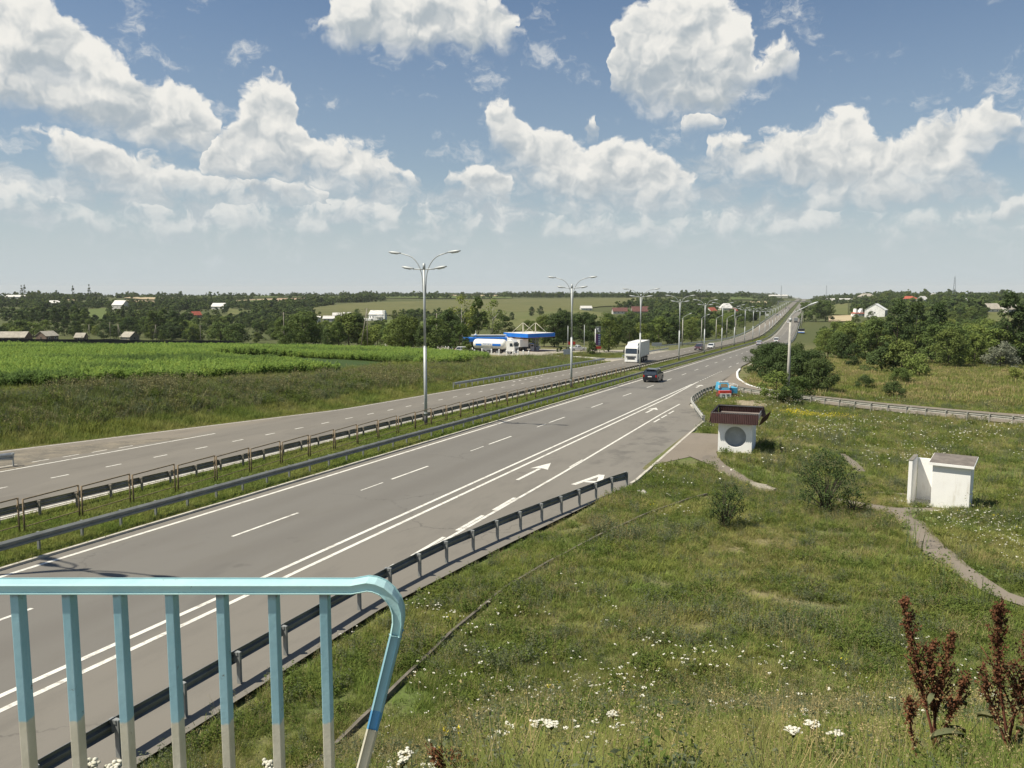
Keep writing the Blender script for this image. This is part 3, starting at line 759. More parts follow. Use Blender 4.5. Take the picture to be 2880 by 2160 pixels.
# bay and apron at the bus stop, footpaths
poly_sheet('bus_stop_apron', [(-9.2, 46.0), (-9.55, 60.5), (-7.2, 60.8), (-6.45, 58.6), (-6.45, 52.3), (-6.0, 50.2), (-7.6, 50.0), (-8.6, 47.6)], lambda x, y: float(zr(y)) + 0.09, 0.025, MAT['asphalt_p'], 'light asphalt apron between kerb and bus shelter', 'pavement', div=3)
ribbon('shelter_path', [(-7.1, 50.6), (-6.0, 48.3), (-4.6, 45.8), (-3.4, 43.9)], [1.9, 1.2, 1.05, 1.0], T, 0.05, MAT['asphalt_p'], 'asphalt footpath leading from the bus shelter to the concrete steps', 'path')
ribbon('toilet_path', [(0.4, 41.3), (1.1, 40.5), (2.2, 39.6), (3.0, 37.9), (3.35, 35.6), (3.65, 33.3), (4.1, 31.5), (4.55, 29.8), (5.1, 28.3), (6.1, 27.4), (7.4, 26.6)], [0.9, 1.3, 1.7, 1.6, 1.2, 1.05, 0.95, 0.8, 0.75, 0.7, 0.6], T, 0.05, MAT['asphalt_p'], 'worn asphalt footpath winding from the white toilet towards the viewer', 'path')
ribbon('toilet_spur', [(3.0, 38.9), (3.9, 39.8), (4.9, 40.6)], [1.1, 1.3, 1.6], T, 0.045, MAT['asphalt_p'], 'short asphalt spur in front of the white toilet', 'path')
ribbon('side_trail', [(0.6, 43.6), (2.0, 44.3), (3.6, 44.6), (6.5, 45.2)], 0.45, T, 0.04, MAT['asphalt_p'], 'thin trodden trail passing behind the bush to the toilet', 'path')
ribbon('trodden_slab_trail', [(0.9, 55.6), (1.4, 53.4), (1.7, 51.6), (1.9, 50.2)], 0.5, T, 0.05, MAT['asphalt_p'], 'short line of pale slabs in the grass behind the bush', 'path')
b = MB()
for k, (x, y) in enumerate(((-3.25, 43.6), (-3.0, 43.05), (-2.75, 42.5))):
    b.box((x, y, float(T(x, y)) + 0.06), (0.95, 0.42, 0.16), 0, rz=-0.35)
tag(b.build('concrete_steps', plain('step_concrete', (0.30, 0.27, 0.21), 0.95, vary=0.2, dirt=(0.15, 0.14, 0.09), dirt_amt=0.6, scale=3), bevel=0.01), 'flight of three low concrete steps at the end of the shelter path', 'steps')

poly_sheet('broken_lay_by', [hit(u, v) for u, v in ((-60, 1345), (60, 1322), (150, 1293), (260, 1279), (420, 1252), (560, 1232), (430, 1240), (300, 1250), (120, 1268), (-60, 1284))], zroad, 0.005, field_mat('broken_gravel', (0.235, 0.205, 0.155), (0.13, 0.12, 0.10), 0.9), 'patch of broken pale gravelly asphalt in the lay-by at far left', 'road', div=3)
# filling station forecourt, entrance bell-mouth and traffic island
poly_sheet('forecourt', [(-39.9, 158.5), (-47, 158.2), (-58.5, 167.0), (-66, 166.0), (-84, 176.5), (-100, 186), (-104, 203), (-84, 214), (-60, 208), (-46, 216), (-40.0, 225)], lambda x, y: max(float(T(x, y)), float(zr(y)) - 0.12), 0.05, MAT['forecourt'], 'pale paved forecourt of the filling station', 'forecourt', div=4)
ISL = [(-41.5, 172), (-45.2, 164.6), (-53, 170.5), (-57.5, 176), (-55, 186), (-48, 200), (-43.5, 207), (-41.6, 196)]
poly_sheet('traffic_island', ISL, lambda x, y: max(float(T(x, y)), float(zr(y)) - 0.12), 0.12, MAT['olive_field'], 'grassy traffic island with whitewashed kerb by the filling station', 'island', div=3)

# kerbs
def kerb_line(name, pts, w, h, label, mat=None, zf=zroad, base=-0.12):
    b = MB(); rows = []
    P2 = np.array(pts, float); d = np.gradient(P2, axis=0); d /= np.linalg.norm(d, axis=1)[:, None]
    for (x, y), (dx, dy) in zip(P2, d):
        z = float(zf(x, y)); nx_, ny_ = dy, -dx
        jit = (hash_noise(x, y, 0.8) - 0.5) * 0.02
        rows.append([(x - nx_ * w / 2, y - ny_ * w / 2, z + base), (x - nx_ * w / 2, y - ny_ * w / 2, z + h + jit), (x + nx_ * w / 2, y + ny_ * w / 2, z + h + jit), (x + nx_ * w / 2, y + ny_ * w / 2, z + base)])
    b.loft(rows, 0)
    return tag(b.build(name, mat or MAT['kerb']), label, 'kerb', kind='structure')
yy = np.concatenate([np.arange(-40, 200, 1.5), np.arange(200, 900, 8)])
kerb_line('median_kerb', [(-24.84 + cx(y), y) for y in yy], 0.14, 0.085, 'stone kerb on the near side of the median')
kerb_line('median_kerb', [(-30.62 + cx(y), y) for y in yy], 0.14, 0.085, 'stone kerb on the far side of the median')
kerb_line('bus_bay_kerb', [(xright(y) + 0.07, y) for y in np.arange(40.5, 81.5, 0.8)], 0.15, 0.12, 'pale kerb along the bus bay and gore')
kerb_line('slip_road_kerb', [(-14.4, 146), (-13.9, 137), (-13.3, 131), (-12.4, 123), (-11.5, 118), (-10.7, 114.3), (-9.9, 110.8), (-8.9, 107.8), (-7.5, 105.1), (-5.9, 103.1)], 0.3, 0.09, 'white painted kerb round the outside of the slip road', MAT['white'])
kerb_line('island_kerb', [(-58.5, 177), (-57.4, 173.5), (-53.2, 169.6), (-49, 166.6), (-45.2, 163.9), (-43.2, 166), (-41.3, 171.5), (-41.2, 196)], 0.3, 0.16, 'whitewashed kerb round the traffic island', MAT['white'], lambda x, y: max(float(T(x, y)), float(zr(y)) - 0.1))

# ---------------------------------------------------------------- painted markings
mk = MB()
def stripe(x0, x1, y0, y1, w):
    n = max(1, int((y1 - y0) / 8)); zo = 0.006
    for i in range(n):
        a = y0 + (y1 - y0) * i / n; c2 = y0 + (y1 - y0) * (i + 1) / n
        xa = x0 + (x1 - x0) * i / n; xb = x0 + (x1 - x0) * (i + 1) / n
        k = 0.006 if y0 < 160 else 0.02
        mk.add([(xa - w / 2 + cx(a), a, zr(a) + k), (xa + w / 2 + cx(a), a, zr(a) + k), (xb + w / 2 + cx(c2), c2, zr(c2) + k), (xb - w / 2 + cx(c2), c2, zr(c2) + k)], [(0, 1, 2, 3)])
stripe(-24.2, -24.2, -30, 1100, 0.17)
stripe(-16.62, -16.62, -30, 108, 0.17); stripe(-16.0, -16.0, -30, 88, 0.17); stripe(-16.0, -16.55, 88, 112, 0.17)
stripe(-13.06, -13.3, -30, 42, 0.15); stripe(-13.3, -13.75, 42, 72, 0.15); stripe(-13.75, -13.75, 72, 82, 0.13)
for k in range(-3, 60):
    y0 = 49.7 + 12.55 * k
    if k == -1: y0 -= 0.4
    stripe(-20.8, -20.8, y0, y0 + 4.15, 0.13)
    if k in (-1, 0, 1): stripe(-20.78, -20.78, y0 - 3.0, y0 - 0.9, 0.08)
for k in range(0, 30): stripe(-16.5, -16.5, 112 + k * 2.3 * (1 if k < 12 else 1), 113.1 + k * 2.3, 0.12) if k < 12 else None
for k in range(0, 42): stripe(-16.7, -16.7, 150 + 12.55 * k, 154.2 + 12.55 * k, 0.13)
for k in range(-5, 8):
    if k in (1, 2, 4, 5): continue
    if k < 4: stripe(-13.43 if k > -2 else -13.4, -13.46, 32.6 + 3.78 * k, 35.3 + 3.78 * k, 0.16)
for y0 in (66.4, 69.6, 73.0): stripe(-13.2, -13.2, y0, y0 + 2.5, 0.15)
stripe(-31.2, -31.2, -30, 1100, 0.12)
for k in range(-14, 40): stripe(-36.45, -36.45, 36.7 + 3.4 * k, 37.75 + 3.4 * k, 0.13)
for k in range(0, 60): stripe(-35.4, -35.4, 175 + 8.0 * k, 178 + 8.0 * k, 0.12)
stripe(-40.2, -40.0, 28, 46, 0.14); stripe(-40.5, -40.2, 14, 28, 0.1)
for k in range(7): stripe(-41.6 + 0.12 * k, -41.6 + 0.12 * k, 27 + 1.9 * k, 28.1 + 1.9 * k, 0.10)
stripe(-39.45, -39.45, 92, 156, 0.12); stripe(-39.45, -39.45, 226, 1100, 0.14)
YE = np.arange(30, 92, 4.0)
for a in YE: stripe(float(xleft(a)) + 0.35, float(xleft(a + 4)) + 0.35, a, a + 4, 0.10)
for k in range(6): stripe(-38.4, -38.4, 100 + 2.2 * k, 100.8 + 2.2 * k, 0.2)
stripe(-14.2, -14.2, 158, 900, 0.14)
def arrow(x, y, L, hw=0.52, sw=0.19):
    z = lambda q: zr(q) + 0.007
    hl = L * 0.36
    mk.add([(x - sw / 2, y, z(y)), (x + sw / 2, y, z(y)), (x + sw / 2, y + L - hl, z(y + L - hl)), (x - sw / 2, y + L - hl, z(y + L - hl))], [(0, 1, 2, 3)])
    mk.add([(x - hw, y + L - hl * 1.06, z(y + L - hl)), (x - sw / 2, y + L - hl * 0.94, z(y + L - hl)), (x + sw / 2, y + L - hl * 0.94, z(y + L - hl)), (x + hw, y + L - hl * 1.06, z(y + L - hl)), (x, y + L, z(y + L))], [(0, 1, 4), (1, 2, 4), (2, 3, 4)])
arrow(-14.85, 39.3, 5.5); arrow(-15.2, 72.8, 4.7, 0.5); arrow(-15.3, 103, 4.5, 0.5)
def stroke(p, q, w):
    (x0, y0), (x1, y1) = p, q; d = Vector((x1 - x0, y1 - y0)).normalized(); n_ = Vector((d.y, -d.x)) * w / 2
    zz = lambda y: zr(y) + 0.007
    mk.add([(x0 - n_.x, y0 - n_.y, zz(y0)), (x0 + n_.x, y0 + n_.y, zz(y0)), (x1 + n_.x, y1 + n_.y, zz(y1)), (x1 - n_.x, y1 - n_.y, zz(y1))], [(0, 1, 2, 3)])
stroke((-11.85, 39.35), (-11.25, 42.5), 0.26); stroke((-10.62, 39.6), (-11.2, 42.5), 0.30)
zz = lambda y: zr(y) + 0.009
mk.add([(-11.62, 40.15, zz(40.1)), (-10.85, 40.25, zz(40.2)), (-10.95, 40.7, zz(40.7)), (-11.5, 40.6, zz(40.6))], [(0, 1, 2, 3)])
o = mk.build('road_markings', MAT['mark']); tag(o, 'white painted lane lines, arrows and a letter A on the asphalt', 'road markings', kind='structure')

# ---------------------------------------------------------------- fields far and near
def drape(name, px, dz, mat, label, cat='field', n=14, far=True):
    """field laid on the ground: outline given as pairs (far edge, near edge) across"""
    L = []
    for (u0, v0), (u1, v1) in px:
        p, q = hit(u0, v0), hit(u1, v1); L.append((p, q))
    P_ = np.array([p for p, q in L]); Q_ = np.array([q for p, q in L])
    s = np.linspace(0, len(L) - 1, (len(L) - 1) * 8 + 1); ii = np.arange(len(L))
    Pa = np.stack([np.interp(s, ii, P_[:, k]) for k in (0, 1)], -1); Qa = np.stack([np.interp(s, ii, Q_[:, k]) for k in (0, 1)], -1)
    w_ = np.linspace(0, 1, n)
    V2 = Pa[:, None] * (1 - w_)[None, :, None] + Qa[:, None] * w_[None, :, None]
    Z = T(V2[..., 0], V2[..., 1]) + dz + (np.hypot(V2[..., 0], V2[..., 1]) / 1800.0 if far else 0)
    V = np.concatenate([V2, Z[..., None]], -1).reshape(-1, 3)
    id_ = np.arange(len(s) * n).reshape(len(s), n); f = np.stack([id_[:-1, :-1], id_[:-1, 1:], id_[1:, 1:], id_[1:, :-1]], -1).reshape(-1, 4)
    me = np_mesh(name, V, f, mat); o = link(bpy.data.objects.new(name, me))
    bm = bmesh.new(); bm.from_mesh(me); bm.normal_update()
    if sum(q.normal.z for q in bm.faces) < 0: bmesh.ops.reverse_faces(bm, faces=bm.faces[:]); bm.to_mesh(me)
    bm.free()
    return tag(o, label, cat, kind='structure')
drape('olive_field', [((880, 868), (880, 892)), ((930, 860), (930, 897)), ((1020, 853), (1020, 890)), ((1200, 847), (1200, 884)), ((1440, 842), (1440, 880)), ((1640, 841), (1640, 872)), ((1790, 839), (1790, 856))], 0.4, MAT['olive_field'], 'broad olive field on the hillside beyond the white house')
drape('green_field', [((330, 832.6), (330, 838)), ((600, 832.6), (600, 838.5)), ((900, 832.6), (900, 838)), ((1200, 832.6), (1200, 840)), ((1440, 832.6), (1440, 841))], 0.5, MAT['green_field'], 'dull green field below the ridge line')
drape('pale_field', [((190, 838), (190, 847)), ((218, 838), (218, 847))], 0.6, MAT['tan_field'], 'small tan field patch at far left of the ridge')
drape('stubble_field', [((325, 848), (325, 852)), ((390, 847), (390, 857)), ((440, 849), (440, 856))], 0.6, MAT['pink_field'], 'bare tan field behind the small white house')
drape('stubble_strip', [((350, 837), (350, 840)), ((400, 838), (400, 844)), ((520, 840), (520, 846))], 0.7, MAT['tan_field'], 'narrow stubble strip below the ridge on the left')
drape('bare_field', [((660, 848), (660, 853)), ((780, 841), (780, 850)), ((860, 840), (860, 848))], 0.6, MAT['pink_field'], 'pinkish bare field strip on the distant slope')
drape('green_strip', [((640, 850), (640, 856)), ((720, 846), (720, 855)), ((780, 845), (780, 853))], 0.7, MAT['green_field'], 'bright green strip beside the bare field')
drape('meadow_clearing', [((250, 872), (250, 905)), ((300, 868), (300, 900))], 0.4, MAT['green_field'], 'green clearing in the wood behind the barns')
drape('wood_clearing', [((640, 868), (640, 885)), ((700, 880), (700, 893))], 0.5, MAT['pasture'], 'sloping green clearing among the hillside trees')
drape('lower_clearing', [((620, 890), (620, 900)), ((680, 889), (680, 898))], 0.5, MAT['pasture'], 'small pale clearing below the hillside trees')
drape('house_lawn', [((1080, 902), (1080, 935)), ((1150, 898), (1150, 938)), ((1200, 902), (1200, 934))], 0.3, MAT['green_field'], 'grass slope below the white house')
drape('pasture', [((1360, 880), (1360, 925)), ((1500, 872), (1500, 935)), ((1620, 870), (1620, 925)), ((1700, 882), (1700, 915))], 0.3, MAT['pasture'], 'rough green pasture on the slope behind the filling station')
drape('right_field', [((2055, 836), (2055, 846)), ((2120, 836), (2120, 845)), ((2175, 836), (2175, 845))], 0.7, MAT['green_field'], 'light green field left of the far motorway')
drape('right_stubble', [((2108, 850), (2108, 858)), ((2160, 850), (2160, 857))], 0.7, MAT['tan_field'], 'tan stubble strip left of the far motorway')
drape('hill_strip', [((1180, 830.5), (1180, 833)), ((1300, 831), (1300, 834)), ((1420, 832), (1420, 835))], 0.8, MAT['tan_field'], 'pale strip of field on the horizon')
drape('village_green', [((2765, 880), (2765, 925)), ((2810, 878), (2810, 930)), ((2860, 890), (2860, 930))], 0.2, MAT['pasture'], 'open grass slope between trees at right')
drape('roadside_yard', [((2330, 890), (2330, 906)), ((2395, 888), (2395, 905))], 0.3, MAT['tan_field'], 'pale sandy yard beside the roadside trees')
drape('village_grass', [((2335, 852), (2335, 886)), ((2385, 852), (2385, 888))], 0.3, MAT['pasture'], 'grassy plot behind the roadside trees')
# dark low crop lying in the corn like an inlet
CROP = [((600, 995), (600, 1010)), ((700, 999), (700, 1021)), ((830, 1006), (830, 1034)), ((960, 1012), (960, 1054)), ((1060, 1018), (1060, 1062)), ((1193, 1029), (1193, 1058)), ((1275, 1034), (1275, 1048))]
o = drape('low_crop', CROP, 0.06, MAT['dark_crop'], 'smooth dark green strip of low crop inside the corn field', far=False, n=10)

# ---------------------------------------------------------------- guardrails
WPROF = [(0.0, 0.0), (0.065, 0.03), (0.065, 0.085), (0.01, 0.125), (0.01, 0.16), (0.075, 0.19), (0.075, 0.245), (-0.01, 0.31)]
def resample(pts, step):
    P_ = np.array(pts, float); s = np.concatenate([[0], np.cumsum(np.linalg.norm(np.diff(P_, axis=0), axis=1))])
    n = max(2, int(round(s[-1] / step)) + 1); q = np.linspace(0, s[-1], n)
    return np.stack([np.interp(q, s, P_[:, k]) for k in range(2)], -1)
def guardrail(pts, side, label, mat, zf=zroad, top=0.73, step=1.8, post_mat=None, group='steel guardrails along the motorway', flare=False, bracket=True, rail_step=3.0, near=None):
    """W-beam rail on posts; side +1 = rail faces right of the direction of travel"""
    P_ = resample(pts, step); d = np.gradient(P_, axis=0); d /= np.linalg.norm(d, axis=1)[:, None]
    nr = np.stack([d[:, 1], -d[:, 0]], -1) * side
    o0 = P_[len(P_) // 2] if near is None else np.array(near)
    org = Vector((o0[0], o0[1], float(zf(*o0))))
    root = empty('guardrail', org, 0, label, 'guardrail', group)
    b = MB(); rings = []; kk = list(range(len(P_)))
    for i in kk:
        p, n_ = P_[i], nr[i]; z = float(zf(*p)) + top - 0.31 + (hash_noise(p[0], p[1], 3.0) - 0.5) * 0.03
        f_ = 0.0; zd = 0.0
        if flare and (i == len(P_) - 1): f_ = 0.10; zd = 0.05
        k_ = 1.0 if not f_ else 1.35
        rg = [(p[0] + n_[0] * (a + 0.12 - f_) - org.x, p[1] + n_[1] * (a + 0.12 - f_) - org.y, z + h * k_ - (k_ - 1) * 0.15 - zd - org.z) for a, h in WPROF]
        rg += [(p[0] + n_[0] * (a + 0.105 - f_) - org.x, p[1] + n_[1] * (a + 0.105 - f_) - org.y, z + h * k_ - (k_ - 1) * 0.15 - zd - org.z) for a, h in WPROF[::-1]]
        rings.append(rg)
    b.loft(rings, 0); b.build('rail', mat, root)
    pm_ = MB(); pm_.box((0, 0, top / 2 - 0.16), (0.10, 0.055, top + 0.30)); pm_.box((0.0, 0.03, top / 2 - 0.16), (0.10, 0.012, top + 0.29))
    if bracket: pm_.box((0.085, 0, top - 0.05), (0.17, 0.10, 0.075)); pm_.box((0.075, 0, top - 0.17), (0.07, 0.09, 0.17))
    me = pm_.mesh('guardrail_post', post_mat or mat)
    ids = sorted(range(len(P_)), key=lambda i: P_[i][0] ** 2 + P_[i][1] ** 2)
    for i in ids[:100]:
        o = link(bpy.data.objects.new('post', me), root); p = P_[i]
        o.location = (p[0] - org.x, p[1] - org.y, float(zf(*p)) - org.z); o.rotation_euler = (0, 0, math.atan2(nr[i][1], nr[i][0]) + random.uniform(-.04, .04))
    rest = ids[100:]
    if rest:
        q = MB()
        for i in rest:
            p = P_[i]; q.box((p[0] - org.x, p[1] - org.y, float(zf(*p)) - org.z + top / 2 - 0.1), (0.10, 0.06, top + 0.2))
        tag(q.build('posts', post_mat or mat, root), kind='stuff')
    return root
yfar = list(np.arange(-12, 200, 6.0)) + list(np.arange(200, 900, 12.0))
zmed = lambda x, y: zr(y) + 0.02
guardrail([(-25.62 + float(cx(y)), y) for y in yfar], 1, 'long grey guardrail on the near edge of the grassy median, seen from its plain face', plain('rail_grey', (0.20, 0.21, 0.195), 0.65, metal=0.0, vary=0.15, dirt=(0.2, 0.17, 0.12), dirt_amt=0.35, scale=1.4), zmed, top=0.70, near=(-25.62, 24), bracket=False)
guardrail([(-29.95 + float(cx(y)), y) for y in yfar], -1, 'long rusty brown guardrail on the far edge of the median, brackets towards the viewer', plain('rail_brown', (0.27, 0.245, 0.205), 0.75, metal=0.0, vary=0.25, dirt=(0.19, 0.12, 0.075), dirt_amt=0.5, scale=1.4), zmed, top=0.66, near=(-29.95, 24), post_mat=MAT['wood'])
near_pts = [(-12.25, -6), (-12.25, 21), (-12.0, 24.5), (-11.5, 28), (-11.05, 30.5), (-10.55, 33.2), (-9.95, 36.5), (-9.25, 40.0)]
zverge = lambda x, y: zr(y) + 0.02
guardrail(near_pts, -1, 'dark guardrail in the foreground ending in a flared tip beside the road letter A', MAT['steel_dark'], zverge, top=0.74, step=1.72, post_mat=plain('post_steel', (0.27, 0.28, 0.27), 0.6, metal=0.2, vary=0.15, dirt=(0.18, 0.15, 0.11), dirt_amt=0.4), flare=True, near=(-12.25, 12))
gore = [(-9.25, 67.0), (-10.3, 71.5), (-11.4, 76.2), (-12.2, 80.0), (-12.55, 82.5), (-12.75, 86), (-12.85, 91), (-12.6, 95.5), (-12.1, 98.4), (-11.2, 99.2), (-10.2, 98.4), (-8.4, 95.2), (-6.5, 93.0), (-3.0, 90.0), (1.0, 86.6), (5, 83.5), (10, 80.5), (14.5, 78.2), (22, 75.0), (34, 71.0), (44, 68)]
guardrail(gore, -1, 'pale guardrail wrapping round the gore and following the slip road to the right', plain('rail_pale', (0.42, 0.41, 0.36), 0.55, metal=0.25, vary=0.15, dirt=(0.2, 0.16, 0.11), dirt_amt=0.4), lambda x, y: max(float(T(x, y)), float(zr(y))) - 0.05, top=0.80, step=1.75, near=(-9.25, 67))
gl = 'green-grey guardrail on the left verge before the filling station entrance'
guardrail([(-40.6, y) for y in np.arange(86.5, 158, 4)] , 1, gl, MAT['steel'], zverge, top=0.75, near=(-40.6, 88), bracket=False)
guardrail([(-40.7, y) for y in np.arange(170, 224, 4)], 1, 'short guardrail between the filling station entrance and its exit', MAT['steel'], zverge, near=(-40.7, 171), bracket=False)
guardrail([(-47, 236), (-44.5, 262), (-42, 300), (-40.9 + float(cx(340)), 340)] + [(-40.7 + float(cx(y)), y) for y in np.arange(370, 900, 15)], 1, 'far left guardrail running along the wood to the crest', MAT['steel'], zverge, near=(-47, 236), bracket=False)
guardrail([(-14.2 + float(cx(y)), y) for y in np.arange(230, 800, 15)], -1, 'far right guardrail along the edge of the distant carriageway', MAT['steel'], zverge, near=(-14.2, 230), bracket=False)
tp_ = hit(38, 1318)
guardrail([(tp_[0] - 1.6, tp_[1] - 9), (tp_[0] - 1.0, tp_[1] - 3.5), (tp_[0] - .5, tp_[1] - 1.4), tp_], 1, 'short guardrail stub with turned end at the far left edge', MAT['steel'], zverge, near=tp_, flare=True, step=1.2)

# pedestrian fence in the median: ochre frames of paired posts and two rails
froot = empty('pedestrian_fence', (-28.3, 24, float(zr(24)) + 0.0), 0, 'rusted ochre fence of open frames standing along the grassy median', 'fence')
pm_ = MB(); L = 2.65
for y0 in (0.09, L - 0.09):
    pm_.tube([(0, y0, -0.25), (0, y0, 1.30)], 0.035, 8); pm_.tube([(0, y0 + 0.045 * (1 if y0 < 1 else -1), 0.9), (0, y0 + 0.045 * (1 if y0 < 1 else -1), 1.02)], 0.03, 6)
pm_.bar((0, 0.1, 1.28), (0, L - 0.1, 1.28), 0.035, 0.045); pm_.bar((0, 0.1, 0.22), (0, L - 0.1, 0.22), 0.03, 0.03)
me = pm_.mesh('fence_frame', MAT['rust_ochre'])
for k in range(-8, 36):
    y0 = 24.5 + L * k; o = link(bpy.data.objects.new('frame', me), froot)
    o.location = (random.uniform(-.03, .03), y0 - 24, float(zr(y0) - zr(24))); o.rotation_euler = (-math.atan(0.03516) * 0, random.uniform(-.025, .025), random.uniform(-.006, .006))

# ---------------------------------------------------------------- street lamps of the median
def lamp_head_mesh(name='lamp_head'):
    b = MB(); rings = []
    for y, w, h0, h1 in ((0, .05, -.03, .05), (.12, .08, -.05, .07), (.35, .15, -.085, .085), (.75, .17, -.09, .075), (1.0, .11, -.06, .04), (1.06, .04, -.03, .01)):
        rings.append([(-w, y, h0 * .8), (-w * .6, y, h0), (w * .6, y, h0), (w, y, h0 * .8), (w * .95, y, h1 * .5), (w * .5, y, h1), (-w * .5, y, h1), (-w * .95, y, h1 * .5)])
    b.loft(rings, 0, True); b.loft([[(x * .8, y, -.092 + 0.0) for x, y in ((-.14, .3), (.14, .3), (.15, .85), (-.15, .85))], [(x * .7, y, -.12) for x, y in ((-.14, .33), (.14, .33), (.15, .82), (-.15, .82))]], 1)
    return b.mesh(name, [MAT['pole'], MAT['lamp_glass']])
HEAD = lamp_head_mesh()
def street_lamp(x, y, z, label):
    root = empty('street_lamp', (x, y, z), 0, label, 'street lamp', 'four-armed street lamps in the median')
    b = MB(); b.tube([(0, 0, -0.3), (0, 0, 6.0)], 0.128, 12, 0); b.tube([(0, 0, 5.9), (0, 0, 6.1)], [0.128, 0.10], 12, 0); b.tube([(0, 0, 6.1), (0, 0, 11.9)], [0.098, 0.082], 12, 0); b.tube([(0, 0, 11.88), (0, 0, 12.3)], [0.108, 0.104], 12, 0)
    b.tube([(0, 0, -0.32), (0, 0, 0.75)], 0.14, 12, 1); b.tube([(0, 0, 0.9), (0, 0, 0.98)], 0.155, 12, 0)
    b.build('pole', [MAT['pole'], MAT['black_band']], root)
    for s in (-1, 1):
        b = MB(); b.tube([(0, 0, 11.85), (s * 0.9, 0, 11.88)], 0.042, 8)
        b.build('lower_arm', MAT['pole'], root)
        o = link(bpy.data.objects.new('lamp_head', HEAD), root); o.location = (s * 0.85, 0, 11.9); o.rotation_euler = (math.radians(10), 0, -s * math.pi / 2)
        b = MB(); pts = [(s * 0.10, 0.02, 9.9), (s * 0.14, 0.02, 10.8)]
        for q in range(7):
            t_ = math.radians(8 + q * 11.5); pts.append((s * (0.15 + 1.5 * (1 - math.cos(t_))), 0.02, 10.9 + 2.05 * math.sin(t_)))
        pts.append((s * 2.0, 0.02, 13.08)); b.tube(pts, 0.04, 8); b.build('curved_arm', MAT['pole'], root)
        o = link(bpy.data.objects.new('lamp_head', HEAD), root); o.location = (s * 1.98, 0.02, 13.08); o.rotation_euler = (math.radians(7), 0, -s * math.pi / 2)
    return root
LAMP_Y = [14.7, 56.25, 94.3, 132.2, 169, 204.7, 239, 271, 304.5, 339.5, 379, 428, 480, 520, 566, 616, 668, 724, 784, 850, 920]
ORD = ['', 'tallest and nearest grey street lamp, standing in the median', 'second street lamp along the median, beside the rusted fence', 'third street lamp along the median, in front of the white truck', 'fourth street lamp along the median, right of the white truck', 'fifth street lamp along the median, by the maroon pickup', 'sixth street lamp along the median, beside the white car', 'seventh street lamp along the median, over the dense wood']
sl = None
for k, y in enumerate(LAMP_Y):
    lab = ORD[k] if k < len(ORD) else 'small distant street lamp in the row climbing towards the horizon'
    if k == 0: lab = 'street lamp outside the view at left whose shadow falls on the near lanes'
    x = -28.75 + float(cx(y)); z = float(zr(y)) + 0.03
    if sl is None: sl = street_lamp(x, y, z, lab)
    else:
        o = copy_tree(sl); o.location = (x, y, z); o['label'] = lab; o.rotation_euler = (0, 0, random.uniform(-.03, .03))

# concrete lamp post beside the slip road, and its like along the far verge
def concrete_post(x, y, z, label, rz=0.0, grp=None):
    root = empty('concrete_lamp_post', (x, y, z), rz, label, 'lamp post', grp)
    b = MB(); b.tube([(0, 0, -0.4), (0, 0, 8.6)], [0.195, 0.11], 10); b.build('post', MAT['concrete'], root)
    b = MB(); b.tube([(0, 0, 8.0), (0, 0, 8.75), (0.12, 0, 9.0), (0.55, 0, 9.35), (1.75, 0, 9.95)], 0.045, 8); b.tube([(0, 0, 8.35), (0, 0, 8.68)], 0.15, 8); b.build('arm', MAT['pole'], root)
    o = link(bpy.data.objects.new('lamp_head', HEAD), root); o.location = (1.7, 0, 9.93); o.rotation_euler = (math.radians(22), 0, -math.pi / 2); o.scale = (1.1,) * 3
    return root
cp = concrete_post(-3.95, 89.3, float(T(-3.95, 89.3)), 'tall pale concrete post with one upswept lamp arm beside the slip road', -0.36)
for k, (x, y) in enumerate(((-43.6, 262), (-43.2, 300), (-43, 340), (-42.8, 380), (-42.6, 425), (-12.6, 560), (-12.4, 640))):
    o = copy_tree(cp); o.location = (x + float(cx(y)), y, float(zr(y))); o.rotation_euler = (0, 0, 0 if x < -30 else math.pi)
    o['label'] = 'single-armed lamp post on the left verge before the wood' if x < -30 else 'thin lamp post on the right verge of the distant road'; o['group'] = 'single-armed lamp posts on the left verge' if x < -30 else 'lamp posts on the far right verge'

# ---------------------------------------------------------------- bus shelter
SX0, SX1, SY0, SY1 = -6.42, -4.36, 52.9, 55.9
sz0 = float(zr(55)) + 0.16
SZ = float(zr(53.3)) - 0.02
root = empty('bus_shelter', (-5.39, 54.4, SZ), 0, 'white bus shelter with round opening and brown corrugated parapet roof', 'bus shelter')
def loc(x, y): return x + 5.3, y - 55.6
W_, D_, H_ = SX1 - SX0, SY1 - SY0, 2.12
